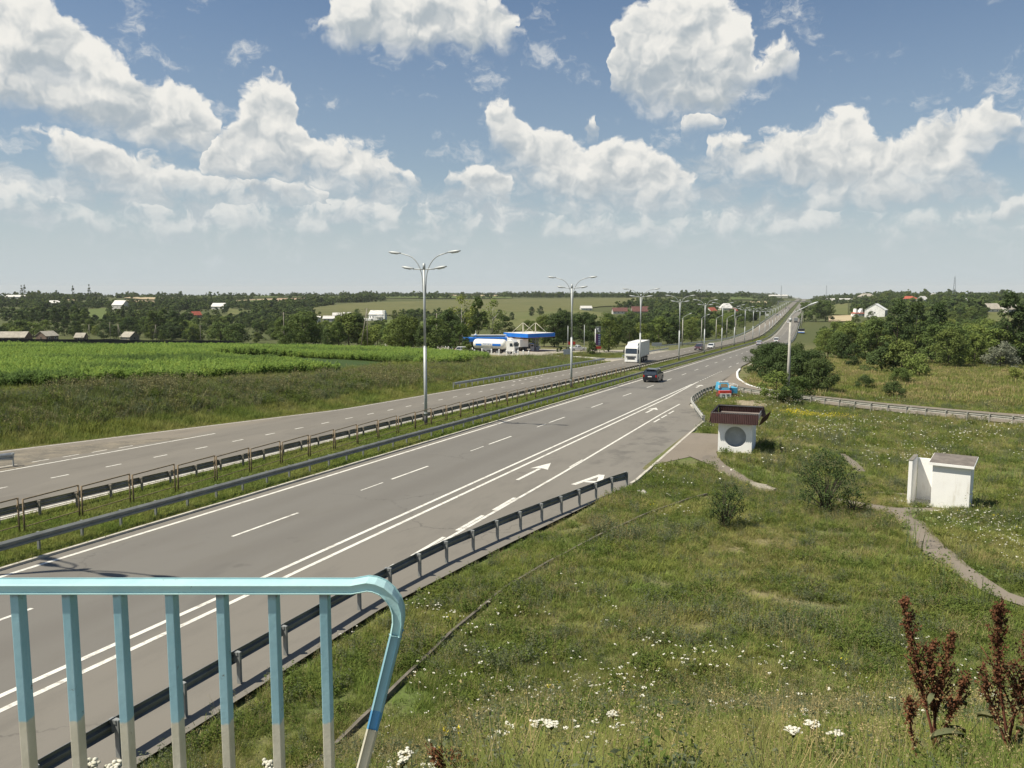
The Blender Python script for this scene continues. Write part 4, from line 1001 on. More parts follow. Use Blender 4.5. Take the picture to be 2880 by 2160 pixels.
# end wall with the round opening (faces the viewer), built as a ring of wedges
def holed_wall(y0, y1):
    b = MB(); n = 48; cx_, cz_, r = 0.02, 1.10, 0.66
    for yq in (y0, y1):
        pass
    V = []; Fc = []
    outer = []
    for k in range(n):
        t_ = 2 * math.pi * k / n; dx, dz = math.cos(t_), math.sin(t_)
        sc_ = min((W_ / 2) / abs(dx) if abs(dx) > 1e-6 else 1e9, ((H_ - cz_) if dz > 0 else (cz_ + 0.3)) / abs(dz) if abs(dz) > 1e-6 else 1e9)
        outer.append((dx * sc_, cz_ + dz * sc_))
    # snap nearest samples onto the corners
    for cxn, czn in ((W_ / 2, H_), (-W_ / 2, H_), (-W_ / 2, -0.3), (W_ / 2, -0.3)):
        k = min(range(n), key=lambda i: (outer[i][0] - cxn) ** 2 + (outer[i][1] - czn) ** 2); outer[k] = (cxn, czn)
    inner = [(cx_ + r * math.cos(2 * math.pi * k / n), cz_ + r * math.sin(2 * math.pi * k / n)) for k in range(n)]
    vs = [(x, y0, z) for x, z in outer] + [(x, y0, z) for x, z in inner] + [(x, y1, z) for x, z in outer] + [(x, y1, z) for x, z in inner]
    for k in range(n):
        q = (k + 1) % n
        Fc += [(k, q, n + q, n + k), (2 * n + q, 2 * n + k, 3 * n + k, 3 * n + q), (n + k, n + q, 3 * n + q, 3 * n + k), (q, k, 2 * n + k, 2 * n + q)]
    b.add(vs, Fc); return b
yl0 = SY0 - 54.4; yl1 = SY1 - 54.4
w1 = holed_wall(yl0, yl0 + 0.14).build('end_wall', MAT['lime'], root)
b = MB(); b.box((0, yl0 + 0.62, H_ / 2 - 0.1), (W_ - 0.3, 0.1, H_ + 0.2)); b.build('inner_wall', plain('shelter_shade_tone', (0.40, 0.43, 0.44), 0.9, vary=0.1), root)  # partition added to keep the opening dim; its grey-blue paints in interior shade
b = MB(); b.box((0, yl1 - 0.07, H_ / 2 - 0.15), (W_, 0.14, H_ + 0.3)); b.build('end_wall', MAT['lime'], root)
b = MB(); b.box((W_ / 2 - 0.07, (yl0 + yl1) / 2, H_ / 2 - 0.15), (0.14, D_ - 0.29, H_ + 0.3)); b.build('back_wall', MAT['lime'], root)
b = MB(); b.box((0, (yl0 + yl1) / 2, 0.02), (W_ - 0.3, D_ - 0.3, 0.12)); b.build('floor', MAT['concrete_dark'], root)
b = MB(); b.box((W_ / 2 - 0.37, (yl0 + yl1) / 2, 0.45), (0.42, D_ - 0.8, 0.07)); [b.box((W_ / 2 - 0.37, q, 0.22), (0.36, 0.12, 0.40)) for q in (-.9, 0, .9)]; b.build('bench', MAT['wood'], root)
# roof slab, flared corrugated parapet
b = MB(); b.box((0.0, (yl0 + yl1) / 2, H_ + 0.05), (W_ + 0.56, D_ + 0.46, 0.10)); rs = b.build('roof_slab', MAT['concrete_dark'], root)
b = MB(); b.box((0.0, (yl0 + yl1) / 2, H_ + 0.115), (W_ + 0.5, D_ + 0.4, 0.03)); b.build('roof_felt', plain('roof_felt', (0.20, 0.17, 0.15), 0.95, vary=0.2, dirt=(0.12, 0.1, 0.08), dirt_amt=0.6, scale=1.5), rs)
def corrugated(p0, p1, out, z0, z1, flare, name):
    """profiled sheet between two ground points, foot pushed outwards by flare"""
    b = MB(); p0, p1 = Vector(p0), Vector(p1); L_ = (p1 - p0).length; n = int(L_ / 0.0275); d = (p1 - p0) / L_; o = Vector(out)
    rows = []
    for k in range(n + 1):
        ph = k % 4; a = 0.022 if ph in (1, 2) else -0.004
        p = p0 + d * (L_ * k / n)
        lo = p + o * (flare + a); hi = p + o * a
        rows.append([(lo.x, lo.y, z0), (hi.x, hi.y, z1), (hi.x - o.x * .012, hi.y - o.y * .012, z1), (lo.x - o.x * .012, lo.y - o.y * .012, z0)])
    b.loft(rows); return b.build(name, MAT['brown_sheet'], root)
zb, zt = H_ - 0.14, H_ + 0.56
xa, xb, ya, yb = -W_ / 2 - 0.42, W_ / 2 + 0.40, yl0 - 0.34, yl1 + 0.34
corrugated((xa, ya), (xb - 0.02, ya), (0, -1), zb, zt, 0.10, 'parapet_panel')
corrugated((xa, ya), (xa, yb), (-1, 0), zb + 0.004, zt, 0.10, 'parapet_panel')
corrugated((xa, yb), (xb, yb), (0, 1), zb, zt, 0.10, 'parapet_panel')
q = corrugated((xb, ya + 1.7), (xb, yb), (1, 0), zb + 0.1, zt, 0.16, 'parapet_panel')
h_ = corrugated((0, -0.55), (0, 0.55), (1, 0), -0.33, 0.33, 0.05, 'loose_panel'); h_.location = (xb + 0.30, ya + 0.75, zb + 0.36); h_.rotation_euler = (0.35, 0.55, -0.25); h_['label'] = 'bent brown roof panel hanging loose at the corner'
b = MB()
for p, q_ in (((xa, ya), (xb, ya)), ((xa, ya), (xa, yb)), ((xa, yb), (xb, yb)), ((xb, ya), (xb, yb))):
    b.bar((p[0], p[1], zt - 0.05), (q_[0], q_[1], zt - 0.05), 0.05)
for x in (xa, xb):
    for y in np.linspace(ya, yb, 6): b.bar((x * 0.96, y * 0.985, H_ + 0.1), (x, y, zt - 0.06), 0.04)
b.build('parapet_frame', MAT['steel_dark'], root)

# ---------------------------------------------------------------- roadside toilet: privacy screen and roofed cabin
tx, ty = 4.95, 41.55; tz = float(T(tx, ty)) - 0.06
root = empty('toilet_block', (tx, ty, tz), math.radians(-13), 'whitewashed roadside toilet with flat grey roof and a separate screen wall', 'toilet')
b = MB(); b.box((0.38, 0.75, 1.0), (1.55, 1.5, 2.2)); b.build('cabin', MAT['lime'], root, bevel=0.015)
b = MB()
b.loft([[(-0.55, -0.16, 2.02), (1.28, -0.16, 2.02), (1.28, -0.16, 2.13), (-0.55, -0.16, 2.13)], [(-0.55, 1.70, 2.16), (1.28, 1.70, 2.16), (1.28, 1.70, 2.27), (-0.55, 1.70, 2.27)]])
rf = b.build('roof', MAT['lime'], root)
b = MB(); b.loft([[(-0.53, -0.13, 2.133), (1.26, -0.13, 2.133), (1.26, -0.13, 2.15), (-0.53, -0.13, 2.15)], [(-0.53, 1.68, 2.273), (1.26, 1.68, 2.273), (1.26, 1.68, 2.29), (-0.53, 1.68, 2.29)]])
b.build('roofing_sheet', plain('roof_sheet', (0.16, 0.14, 0.12), 0.95, vary=0.25, dirt=(0.28, 0.25, 0.2), dirt_amt=0.5, scale=1.8), rf)
b = MB(); b.box((-1.28, 0.55, 1.02), (0.16, 1.55, 2.24)); b.build('screen_wall', MAT['lime'], root, bevel=0.01)
b = MB(); b.box((-0.85, 1.42, 0.98), (0.68, 0.14, 2.05)); b.build('rear_wall', MAT['lime'], root)
b = MB(); b.box((-0.8, 0.5, -0.06), (0.75, 1.7, 0.2)); b.build('floor_slab', MAT['concrete'], root)
b = MB(); b.box((-1.28, 0.55, 2.155), (0.19, 1.58, 0.03)); b.build('coping', MAT['concrete_dark'], root)
def rubble(x, y, s, seed, label, name='rubble_heap'):
    r_ = np.random.default_rng(seed); b = MB()
    for k in range(9):
        a = r_.uniform(0, 6.28); d_ = r_.uniform(0, s); b.dome((d_ * math.cos(a), d_ * math.sin(a) * .7, -0.03), s * r_.uniform(.25, .5), s * r_.uniform(.2, .4), s * r_.uniform(.2, .45), 7, 3)
    o = b.build(name, MAT['concrete']); o.location = (x, y, float(T(x, y)) - 0.02); tag(o, label, 'rubble'); return o
rubble(3.35, 41.0, 0.42, 3, 'small heap of broken concrete at the foot of the toilet screen wall')
rubble(-8.0, 38.7, 0.5, 5, 'pale lumps of broken concrete in the grass near the guardrail tip')

# stone edging of the drain across the meadow
dpts = [(-8.6, 11.5), (-8.75, 15), (-9.0, 19), (-9.05, 22.9), (-8.6, 26.5), (-7.9, 30.5), (-6.9, 34.8), (-5.8, 38.2), (-5.2, 39.5)]
P_ = resample(dpts, 0.5); b = MB(); rows = []
for k, (x, y) in enumerate(P_):
    z = float(T(x, y)) + (hash_noise(x, y, 1.6) - 0.5) * 0.06
    rows.append([(x - .10, y, z - .3), (x - .09, y, z + .10), (x + .0, y, z + .11), (x + .03, y, z - .3)])
b.loft(rows); tag(b.build('drain_edging', plain('drain_stone', (0.13, 0.115, 0.09), 0.95, vary=0.3, scale=2)), 'dark line of old concrete drain edging crossing the near grass', 'drain')

# ---------------------------------------------------------------- footbridge railing in the foreground
hd = AZ
rroot = empty('bridge_railing', (-math.sin(hd) * 0.036, math.cos(hd) * 0.036, CAM_H - 2.0), hd, 'turquoise and cream tube railing with rounded end in the foreground', 'railing')
YR = 2.5
def on_rail(u, v):
    X = (u - 1440) / FPX; d = (v - 1080) / FPX
    Yv = math.cos(PITCH) - d * math.sin(PITCH); Z = -math.sin(PITCH) - d * math.cos(PITCH); k = YR / Yv
    return X * k, Z * k + 2.0
xe, zt_ = on_rail(975, 1644); _, zbm = on_rail(975, 1676)
rh = zt_ - zbm; zc = (zt_ + zbm) / 2; rd = 0.072
def rail_section(c, d_, up):
    """box section (rounded edges) across the bar: depth along view, height across"""
    out = []
    for a, h in ((-.5, -.5), (.5, -.5), (.5, .5), (-.5, .5)):
        for da, dh in (((.10, 0), (0, .16)) if a * h > 0 else ((0, .16), (.10, 0))):
            aa = (abs(a) - da) * (1 if a > 0 else -1); hh = (abs(h) - dh) * (1 if h > 0 else -1)
            out.append((c[0] + up[0] * hh * rh, YR + aa * rd, c[1] + up[1] * hh * rh))
    return out
outer = [(1030, 1652), (1050, 1655), (1072, 1664), (1092, 1681), (1108, 1703), (1116, 1728), (1117, 1756), (1111, 1790)]
cl = [(-5.5, zc), (-4, zc), (-2.6, zc), (-1.6, zc), (on_rail(900, 1660)[0], zc), (on_rail(985, 1660)[0], zc)] + [on_rail(u, v) for u, v in outer]
leg_top = on_rail(1111, 1790); leg_mid = on_rail(1046, 2055); leg_end = on_rail(1008, 2200); 
def tangent(pts, i):
    a = pts[max(i - 1, 0)]; b_ = pts[min(i + 1, len(pts) - 1)]; L_ = math.hypot(b_[0] - a[0], b_[1] - a[1]); return (b_[0] - a[0]) / L_, (b_[1] - a[1]) / L_
full = cl + [leg_mid, leg_end]
rings = []
for i, c in enumerate(full):
    tx_, tz_ = tangent(full, i); rings.append(rail_section(c, None, (-tz_, tx_)))
b = MB(); k0 = len(cl) - 1
# split paint: turquoise, then a deep blue band, then cream
def lerp(a, c, t_): return (a[0] * (1 - t_) + c[0] * t_, a[1] * (1 - t_) + c[1] * t_)
leg = [leg_top, lerp(leg_top, leg_mid, 0.80), leg_mid, leg_end]
# fabricated bend: a few slightly flattened facets
b.loft(rings[:k0 + 1], 0, False)
b.build('top_rail', [MAT['rail_top']], rroot, bevel=0.003)
b = MB(); lr = [rail_section(c, None, (-tangent(leg, min(i, 2))[1], tangent(leg, min(i, 2))[0])) for i, c in enumerate(leg)]
lr[0] = rings[k0]
b.loft([lr[0], lr[1]], 0, False, False); b.loft([lr[1], lr[2]], 1, False, False); b.loft([lr[2], lr[3], rail_section(lerp(leg_mid, leg_end, 3.2), None, (-tangent(leg, 2)[1], tangent(leg, 2)[0]))], 2, False, True)
b.build('end_post', [MAT['rail_blue'], MAT['rail_deep'], MAT['rail_cream']], rroot)
split = on_rail(1440, 2040)[1]
BAL, t = new_mat('baluster_paint'); c = coords(t); sz_ = t.nodes.new('ShaderNodeSeparateXYZ'); t.links.new(c, sz_.inputs[0])
n_a = nz(t, c, 7.0, 5.0, 0.6); n_b = nz(t, c, 45.0, 4.0, 0.65); n_c = nz(t, c, 22.0, 6.0, 0.75); n_d = nz(t, c, 60.0, 3.0, 0.6, (1, 1, .06))
blue_ = mixc(t, smooth(t, n_a, 0.35, 0.68), (0.215, 0.38, 0.435), (0.26, 0.43, 0.48)); blue_ = mixc(t, mth(t, 'MULTIPLY', smooth(t, n_d, 0.56, 0.68), 0.35), blue_, (0.33, 0.49, 0.52))
crm_ = mixc(t, smooth(t, n_a, 0.35, 0.68), (0.42, 0.40, 0.31), (0.52, 0.495, 0.40)); crm_ = mixc(t, mth(t, 'MULTIPLY', smooth(t, n_d, 0.58, 0.70), 0.4), crm_, (0.33, 0.31, 0.24))
edge_ = mth(t, 'ADD', sz_.outputs[2], mth(t, 'MULTIPLY_ADD', n_b, 0.020, mth(t, 'MULTIPLY_ADD', nz(t, c, 2.2, 1.0), 0.030, -0.025)))
col_ = mixc(t, smooth(t, edge_, split - 0.0045, split + 0.0045), crm_, blue_)
col_ = mixc(t, mth(t, 'MULTIPLY', smooth(t, n_c, 0.645, 0.675), 0.75), col_, (0.10, 0.065, 0.04))
rust_ = mth(t, 'MULTIPLY', smooth(t, mth(t, 'ADD', sz_.outputs[2], mth(t, 'MULTIPLY', n_c, 0.05)), zbm + 0.005, zbm + 0.025), 0.7)
col_ = mixc(t, rust_, col_, (0.13, 0.105, 0.085))
finish(t, col_, mth(t, 'MULTIPLY_ADD', n_a, 0.25, 0.48), bump=mth(t, 'ADD', n_b, mth(t, 'MULTIPLY', n_a, 2.0)), bump_d=0.002, bump_s=0.6, spec=0.3)
for k in range(-16, 7):
    u = 30 + 146.2 * k; x, _ = on_rail(u, 1676); ztop = zbm + 0.004; zs = split + random.uniform(-.006, .006)
    b = MB(); wx, wy = 0.0268, 0.046
    b.box((x + random.uniform(-.0015, .0015), YR, ztop / 2), (wx, wy, ztop))
    b.build('baluster', BAL, rroot, bevel=0.0025)
b = MB(); b.bar((-5.5, YR, 0.10), (on_rail(1000, 1660)[0] - 0.06, YR, 0.10), 0.05, 0.04); b.build('bottom_rail', MAT['rail_cream'], rroot)
# the landing the railing stands on (below the frame)
dk = MB(); xr_ = on_rail(1008, 2200)[0] - 0.05
dk.box(((xr_ - 8) / 2, 1.15, -0.125), (8 + xr_, 3.0, 0.25))
o = dk.build('bridge_deck', MAT['concrete'], None); o.location = (0, 0, CAM_H - 2.0); o.rotation_euler = (0, 0, hd); tag(o, 'concrete footbridge landing under the railing', 'deck', kind='structure')

# ---------------------------------------------------------------- vehicles (local +Y is forward)
def wheel_meshes(r, w):
    b = MB(); n = 20; rings = []
    for x, q in ((-w / 2, r * .62), (-w / 2, r * .93), (-w * .38, r), (w * .38, r), (w / 2, r * .93), (w / 2, r * .62)):
        rings.append([(x, q * math.cos(2 * math.pi * k / n), q * math.sin(2 * math.pi * k / n)) for k in range(n)])
    b.loft(rings, 0, True); ty = b.mesh('tyre', MAT['tyre'])
    b = MB(); rings = [[(x, q * math.cos(2 * math.pi * k / n), q * math.sin(2 * math.pi * k / n)) for k in range(n)] for x, q in ((-w * .51, r * .60), (-w * .40, r * .3), (w * .40, r * .3), (w * .51, r * .60))]
    b.loft(rings, 0, False); rm = b.mesh('rim', MAT['rim'])
    return ty, rm
def put_wheels(root, r, w, spots, sub=True):
    ty, rm = wheel_meshes(r, w)
    for x, y in spots:
        o = link(bpy.data.objects.new('wheel', ty), root); o.location = (x, y, r)
        if sub: link(bpy.data.objects.new('rim', rm), o)
def car(name, label, cat, pos, rz, mat, body, glass, W=1.8, roof=None, wheel=(0.33, 0.22), axles=(-1.4, 1.4), plate=True, group=None, detail=True, bed=None, rails=False):
    root = empty(name, pos, rz, label, cat, group)
    # lower body: side outline swept across the width with tucked-in flanks
    b = MB(); yc = sum(p[0] for p in body) / len(body); rings = []
    for x, k, up in ((-W / 2, .93, .03), (-W / 2 * .985, .975, .012), (-W / 2 * .93, 1, 0), (0, 1.008, -.012), (W / 2 * .93, 1, 0), (W / 2 * .985, .975, .012), (W / 2, .93, .03)):
        zc_ = 0.68
        rings.append([(x, yc + (y - yc) * (k if abs(k - 1) < .02 else (1 - (1 - k) * .55)), zc_ + (z - zc_) * k) for y, z in body])
    b.loft(rings, 0, False); b.build('body', mat, root, bevel=0.03 if detail else 0)
    (y0, y1, zb_), (y2, y3, zt2) = glass          # belt: rear, front, height ; roof: rear, front, height
    w0, w1 = W / 2 * .93, W / 2 * .76
    b = MB(); b.loft([[(-w0, y0, zb_), (w0, y0, zb_), (w0, y1, zb_), (-w0, y1, zb_)], [(-w1, y2, zt2), (w1, y2, zt2), (w1, y3, zt2), (-w1, y3, zt2)]]); b.build('windows', MAT['glass'], root)
    b = MB()
    b.loft([[(-w1 - .02, y2 - .04, zt2 - .03), (w1 + .02, y2 - .04, zt2 - .03), (w1 + .02, y3 + .05, zt2 - .03), (-w1 - .02, y3 + .05, zt2 - .03)], [(-w1 * .93, y2 + .05, zt2 + .055), (w1 * .93, y2 + .05, zt2 + .055), (w1 * .93, y3 - .08, zt2 + .055), (-w1 * .93, y3 - .08, zt2 + .055)]])
    for s in (-1, 1):
        b.bar((s * (w0 + .005), y0, zb_ - .02), (s * (w1 + .012), y2, zt2), .085, .06); b.bar((s * (w0 + .005), y1, zb_ - .02), (s * (w1 + .012), y3, zt2), .07, .05)
        for q in (.36, .66): b.bar((s * (w0 + .008), y0 + (y1 - y0) * q, zb_ - .02), (s * (w1 + .012), y2 + (y3 - y2) * q, zt2), .06, .05)
        if rails: b.tube([(s * (w1 - .08), y2 + .2, zt2 + .10), (s * (w1 - .08), y3 - .3, zt2 + .10)], .025, 6)
    b.build('roof', roof or mat, root)
    yr = min(p[0] for p in body); yf = max(p[0] for p in body)
    for s in (-1, 1):
        b = MB(); b.box((s * (W / 2 - .20), yf - .06, .74), (.32, .12, .16)); b.build('headlight', MAT['lamp_glass'], root)
        b = MB(); b.box((s * (W / 2 - .13), yr + .03, .92), (.16, .10, .26)); b.build('tail_light', MAT['red_glass'], root)
        if detail:
            b = MB(); b.box((s * (W / 2 + .09), y1 - .35, zb_ + .06), (.20, .10, .15)); b.build('wing_mirror', mat, root)
    b = MB(); b.box((0, yf - .02, .50), (W * .55, .08, .20)); b.build('grille', MAT['dark'], root)
    for yb_, zb2 in ((yr, .42), (yf, .36)):
        b = MB(); b.box((0, yb_, zb2), (W * .94, .13, .17)); b.build('bumper', MAT['dark'] if detail else mat, root)
    if plate:
        b = MB(); b.box((0, yr - .035, .86), (.52, .02, .12)); b.build('number_plate', MAT['white'], root)
        b = MB(); b.box((0, yf + .065, .42), (.52, .02, .12)); b.build('number_plate', MAT['white'], root)
    put_wheels(root, wheel[0], wheel[1], [(s * (W / 2 - .10), a) for a in axles for s in (-1, 1)], detail)
    return root
SUVB = [(-2.28, .30), (-2.36, .55), (-2.38, .85), (-2.30, 1.12), (-1.9, 1.15), (.95, 1.12), (1.9, 1.06), (2.25, .92), (2.36, .66), (2.34, .36), (2.1, .28), (-2.0, .28)]
SUVG = ((-2.26, 1.15, 1.12), (-1.95, .25, 1.72))
SEDB = [(-2.15, .28), (-2.22, .52), (-2.22, .82), (-2.12, .96), (-1.55, .99), (1.0, .93), (1.95, .80), (2.18, .66), (2.20, .36), (1.9, .24), (-1.9, .24)]
SEDG = ((-1.75, 1.1, .95), (-1.05, .25, 1.40))
HATG = ((-2.05, 1.1, .96), (-1.65, .2, 1.44))
def on_lane(x, y): return (x + float(cx(y)), y, float(zr(y)) + 0.004)
HD = lambda y: 0.0 if y < 330 else 0.026
suv = car('suv', 'black SUV driving away in the left lane of the near carriageway', 'car', on_lane(-22.15, 110.5), 0, MAT['car_black'], SUVB, SUVG, 1.9, wheel=(.38, .26), rails=True)
b = MB(); b.box((0, -2.03, 1.79), (1.2, .34, .04)); b.build('spoiler', MAT['car_black'], suv)
car('pickup_car', 'dark maroon SUV coming uphill on the far carriageway behind the truck', 'car', on_lane(-33.7, 230), math.pi, MAT['car_maroon'], SUVB, SUVG, 1.95, wheel=(.40, .27))
car('hatchback', 'white car coming uphill on the far carriageway behind the maroon one', 'car', on_lane(-32.6, 246), math.pi, MAT['car_white'], SEDB, HATG, 1.75)
car('saloon_car', 'silver car driving away downhill beside the median line', 'car', on_lane(-22.6, 291), 0, MAT['car_silver'], SEDB, HATG, 1.78)
car('minivan', 'white minivan on the near carriageway half hidden by the large bushes', 'van', on_lane(-19.2, 328), 0, MAT['car_white'], [(-2.3, .3), (-2.36, .9), (-2.3, 1.15), (1.4, 1.12), (2.1, .98), (2.3, .6), (2.3, .34), (-2.2, .26)], ((-2.24, 1.5, 1.1), (-2.1, .75, 1.90)), 1.92)
FAR = [('white car far down the near carriageway, left of the distant lorry', 'saloon_car', -22.4, 640, 0, 'car_white'), ('dark car far away in the inbound lanes, left of a white one', 'saloon_car', -36.3, 830, 1, 'car_grey'), ('white car far away in the inbound lanes, right of a dark one', 'saloon_car', -33.2, 820, 1, 'car_white'), ('tiny dark car near the crest of the road, left of its pair', 'saloon_car', -36.4, 1150, 1, 'car_black'), ('tiny maroon car near the crest of the road, right of its pair', 'saloon_car', -33.0, 1160, 1, 'car_maroon'), ('tiny white car at the very top of the distant road', 'saloon_car', -33, 1900, 1, 'car_white')]
for lab, nm, x, y, inc, mt in FAR: car(nm, lab, 'car', on_lane(x, y), math.pi * inc + 0.026, MAT[mt], SEDB, SEDG, 1.76, detail=False, plate=False)

def lorry(label, pos, rz, cab_m, box_m, Lb=13.6, box_h=(1.12, 4.0), cat='lorry', tank=False, sleeper=True, sc_=1.0, name='lorry'):
    root = empty(name, pos, rz, label, cat)
    yF = Lb / 2 + 1.4 if not tank else Lb / 2 + 1.5
    # cab: front face at yF+1.0
    f = yF + 1.05; r_ = f - 2.15
    b = MB(); prof = [(r_, .75), (r_, 3.05), (r_ + .35, 3.42), (f - .75, 3.40), (f - .22, 2.95), (f - .04, 1.95), (f, 1.75), (f, .42), (f - .25, .36), (f - .55, .36), (f - .55, .75)]
    rings = []
    for x, k in ((-1.24, .05), (-1.18, 0), (1.18, 0), (1.24, .05)): rings.append([(x, y - (k * .9 if y > r_ + 1 else -k * .3), z - (k if z > 2 else 0)) for y, z in prof])
    b.loft(rings); b.build('cab', cab_m, root, bevel=0.04)
    b = MB(); b.loft([[(x, f - .030 + .012 * 0, 1.98) for x in (-1.12, 1.12)] + [(1.08, f - .235 + .012, 2.92), (-1.08, f - .235 + .012, 2.92)], [(x, f - .005, 1.97) for x in (-1.12, 1.12)] + [(1.08, f - .195, 2.94), (-1.08, f - .195, 2.94)]]); b.build('windscreen', MAT['glass'], root)
    for s in (-1, 1):
        b = MB(); b.loft([[(s * 1.235, f - .42, 1.95), (s * 1.235, f - 1.25, 1.95), (s * 1.215, f - 1.25, 2.72), (s * 1.215, f - .58, 2.72)], [(s * 1.262, f - .42, 1.95), (s * 1.262, f - 1.25, 1.95), (s * 1.243, f - 1.25, 2.72), (s * 1.243, f - .58, 2.72)]]); b.build('side_window', MAT['glass'], root)
        b = MB(); b.box((s * 1.42, f - .12, 2.35), (.20, .10, .62)); b.bar((s * 1.2, f - .15, 2.6), (s * 1.42, f - .12, 2.6), .04); b.build('wing_mirror', MAT['dark'], root)
        b = MB(); b.box((s * .93, f + .005, .72), (.42, .06, .22)); b.build('headlight', MAT['lamp_glass'], root)
    b = MB()
    for k in range(5): b.box((0, f + .012, .92 + .13 * k), (1.45 if k < 3 else 1.9, .05, .075))
    b.build('grille', MAT['dark'], root)
    b = MB(); b.box((0, f - .05, .48), (2.42, .30, .26)); b.build('bumper', cab_m, root, bevel=0.03)
    if sleeper:
        b = MB(); b.loft([[(-1.0, f - .85, 3.36), (1.0, f - .85, 3.36), (1.1, r_ + .1, 3.36), (-1.1, r_ + .1, 3.36)], [(-.95, f - 1.35, 3.80), (.95, f - 1.35, 3.80), (1.1, r_ + .1, 3.92), (-1.1, r_ + .1, 3.92)]]); b.build('wind_deflector', cab_m, root)
    b = MB(); b.box((0, 0.6, .95), (1.0, Lb + 1.8, .26)); b.box((0, -Lb / 2 + .3, .62), (2.2, .1, .12)); [b.box((s * 1.15, 1.2, .72), (.06, 3.4, .5)) for s in (-1, 1)]; b.build('chassis', MAT['dark'], root)
    if not tank:
        b = MB(); b.box((0, -.1, sum(box_h) / 2), (2.52, Lb, box_h[1] - box_h[0]));
        bx = b.build('cargo_box', box_m, root, bevel=0.03)
        b = MB()
        for s in (-1, 1):
            b.box((s * 1.262, -.1, box_h[0] + .05), (.03, Lb, .12)); b.box((s * 1.262, -.1, box_h[1] - .05), (.03, Lb, .10))
            for q in np.linspace(-Lb / 2 + .1, Lb / 2 - .3, 9): b.box((s * 1.268, q, sum(box_h) / 2), (.02, .05, box_h[1] - box_h[0] - .1))
        b.build('box_trim', MAT['steel'], bx)
    else:
        b = MB(); rings = []; n = 22
        for y, k in ((-Lb / 2, .25), (-Lb / 2 + .08, .62), (-Lb / 2 + .28, .86), (-Lb / 2 + .6, .97), (-Lb / 2 + .9, 1), (Lb / 2 - .9, 1), (Lb / 2 - .6, .97), (Lb / 2 - .28, .86), (Lb / 2 - .08, .62), (Lb / 2, .25)):
            rings.append([(1.22 * k * math.cos(2 * math.pi * q / n), y - .1, 2.30 + 1.22 * k * math.sin(2 * math.pi * q / n)) for q in range(n)])
        b.loft(rings, 0, True); tk = b.build('tank', box_m, root)
        def band(y0, y1, a0, a1, mat, nm):
            b = MB(); aa = np.linspace(a0, a1, 5)
            for s in (-1, 1):
                b.loft([[(s * 1.235 * math.cos(a), y, 2.30 + 1.235 * math.sin(a)) for y in (y0, y1)] + [(s * 1.222 * math.cos(a), y, 2.30 + 1.222 * math.sin(a)) for y in (y1, y0)] for a in aa])
            b.build(nm, mat, tk)
        band(1.0, 3.2, -.30, .16, MAT['blue_fascia'], 'blue_panel'); band(-3.4, -1.9, -.30, .10, MAT['blue_fascia'], 'blue_panel')
        b = MB()
        for k in range(6):
            y = -1.45 + .38 * k
            for s in (-1, 1):
                b.box((s * 1.228, y, 2.37), (.03, .05, .30)); b.box((s * 1.228, y + .20, 2.37), (.03, .05, .30)) if k % 2 else b.box((s * 1.228, y + .10, 2.50), (.03, .24, .05))
        b.build('tank_lettering', MAT['blue_fascia'], tk)
        b = MB(); b.box((0, -.6, 1.0), (2.0, 2.6, .7)); b.box((0, .1, 3.52), (.5, Lb * .7, .10)); b.build('tank_fittings', MAT['steel'], root)
    put_wheels(root, .50, .30, [(s * 1.05, a) for a in (f - 1.35, f - 4.6, -Lb / 2 + 1.6, -Lb / 2 + 2.9, -Lb / 2 + 4.2) for s in (-1, 1)])
    return root
lorry('white box lorry coming uphill on the far carriageway, dark windscreen and black grille', (on_lane(-35.4, 161.5)), math.pi, MAT['truck_white'], MAT['truck_white'], Lb=8.4)
q = lorry('dark lorry far down the near carriageway', on_lane(-17.2, 652), 0.026, MAT['car_grey'], MAT['tarp'], Lb=7.0, box_h=(1.1, 3.4), sleeper=False)

# ---------------------------------------------------------------- filling station
gx, gy = hit(1400, 997); gzb = float(T(gx, gy))
tk = lorry('white tanker lorry with blue panels parked at the filling station', (*hit(1380, 995), float(T(*hit(1380, 995))) + .03), AZ - math.radians(90 + 24), MAT['truck_white'], MAT['truck_white'], Lb=8.6, tank=True, sleeper=True, name='tanker_lorry')
tk.scale = (0.93, 0.93, 0.93)
w2 = hit(1457, 987); lorry('second white lorry parked behind the cab of the tanker', (*w2, float(T(*w2)) + .03), AZ + math.radians(35), MAT['truck_white'], MAT['truck_white'], Lb=5.0, box_h=(1.1, 3.0), sleeper=False)
bc = hit(1493, 984); car('saloon_car', 'black car parked under the blue canopy', 'car', (*bc, float(T(*bc)) + .03), AZ - math.radians(105), MAT['car_black'], SUVB, SUVG, 1.85)
wc = hit(1308, 994); car('estate_car', 'white car parked at the left end of the filling station shop', 'car', (*wc, float(T(*wc)) + .03), AZ - math.radians(85), MAT['car_white'], SEDB, HATG, 1.78)
pc = hit(1624, 987); car('small_pickup', 'small white car parked behind the traffic island', 'car', (*pc, float(T(*pc)) + .03), AZ - math.radians(70), MAT['car_white'], SEDB, ((-.4, 1.0, .95), (-.2, .4, 1.45)), 1.7)
rc = hit(1345, 993)
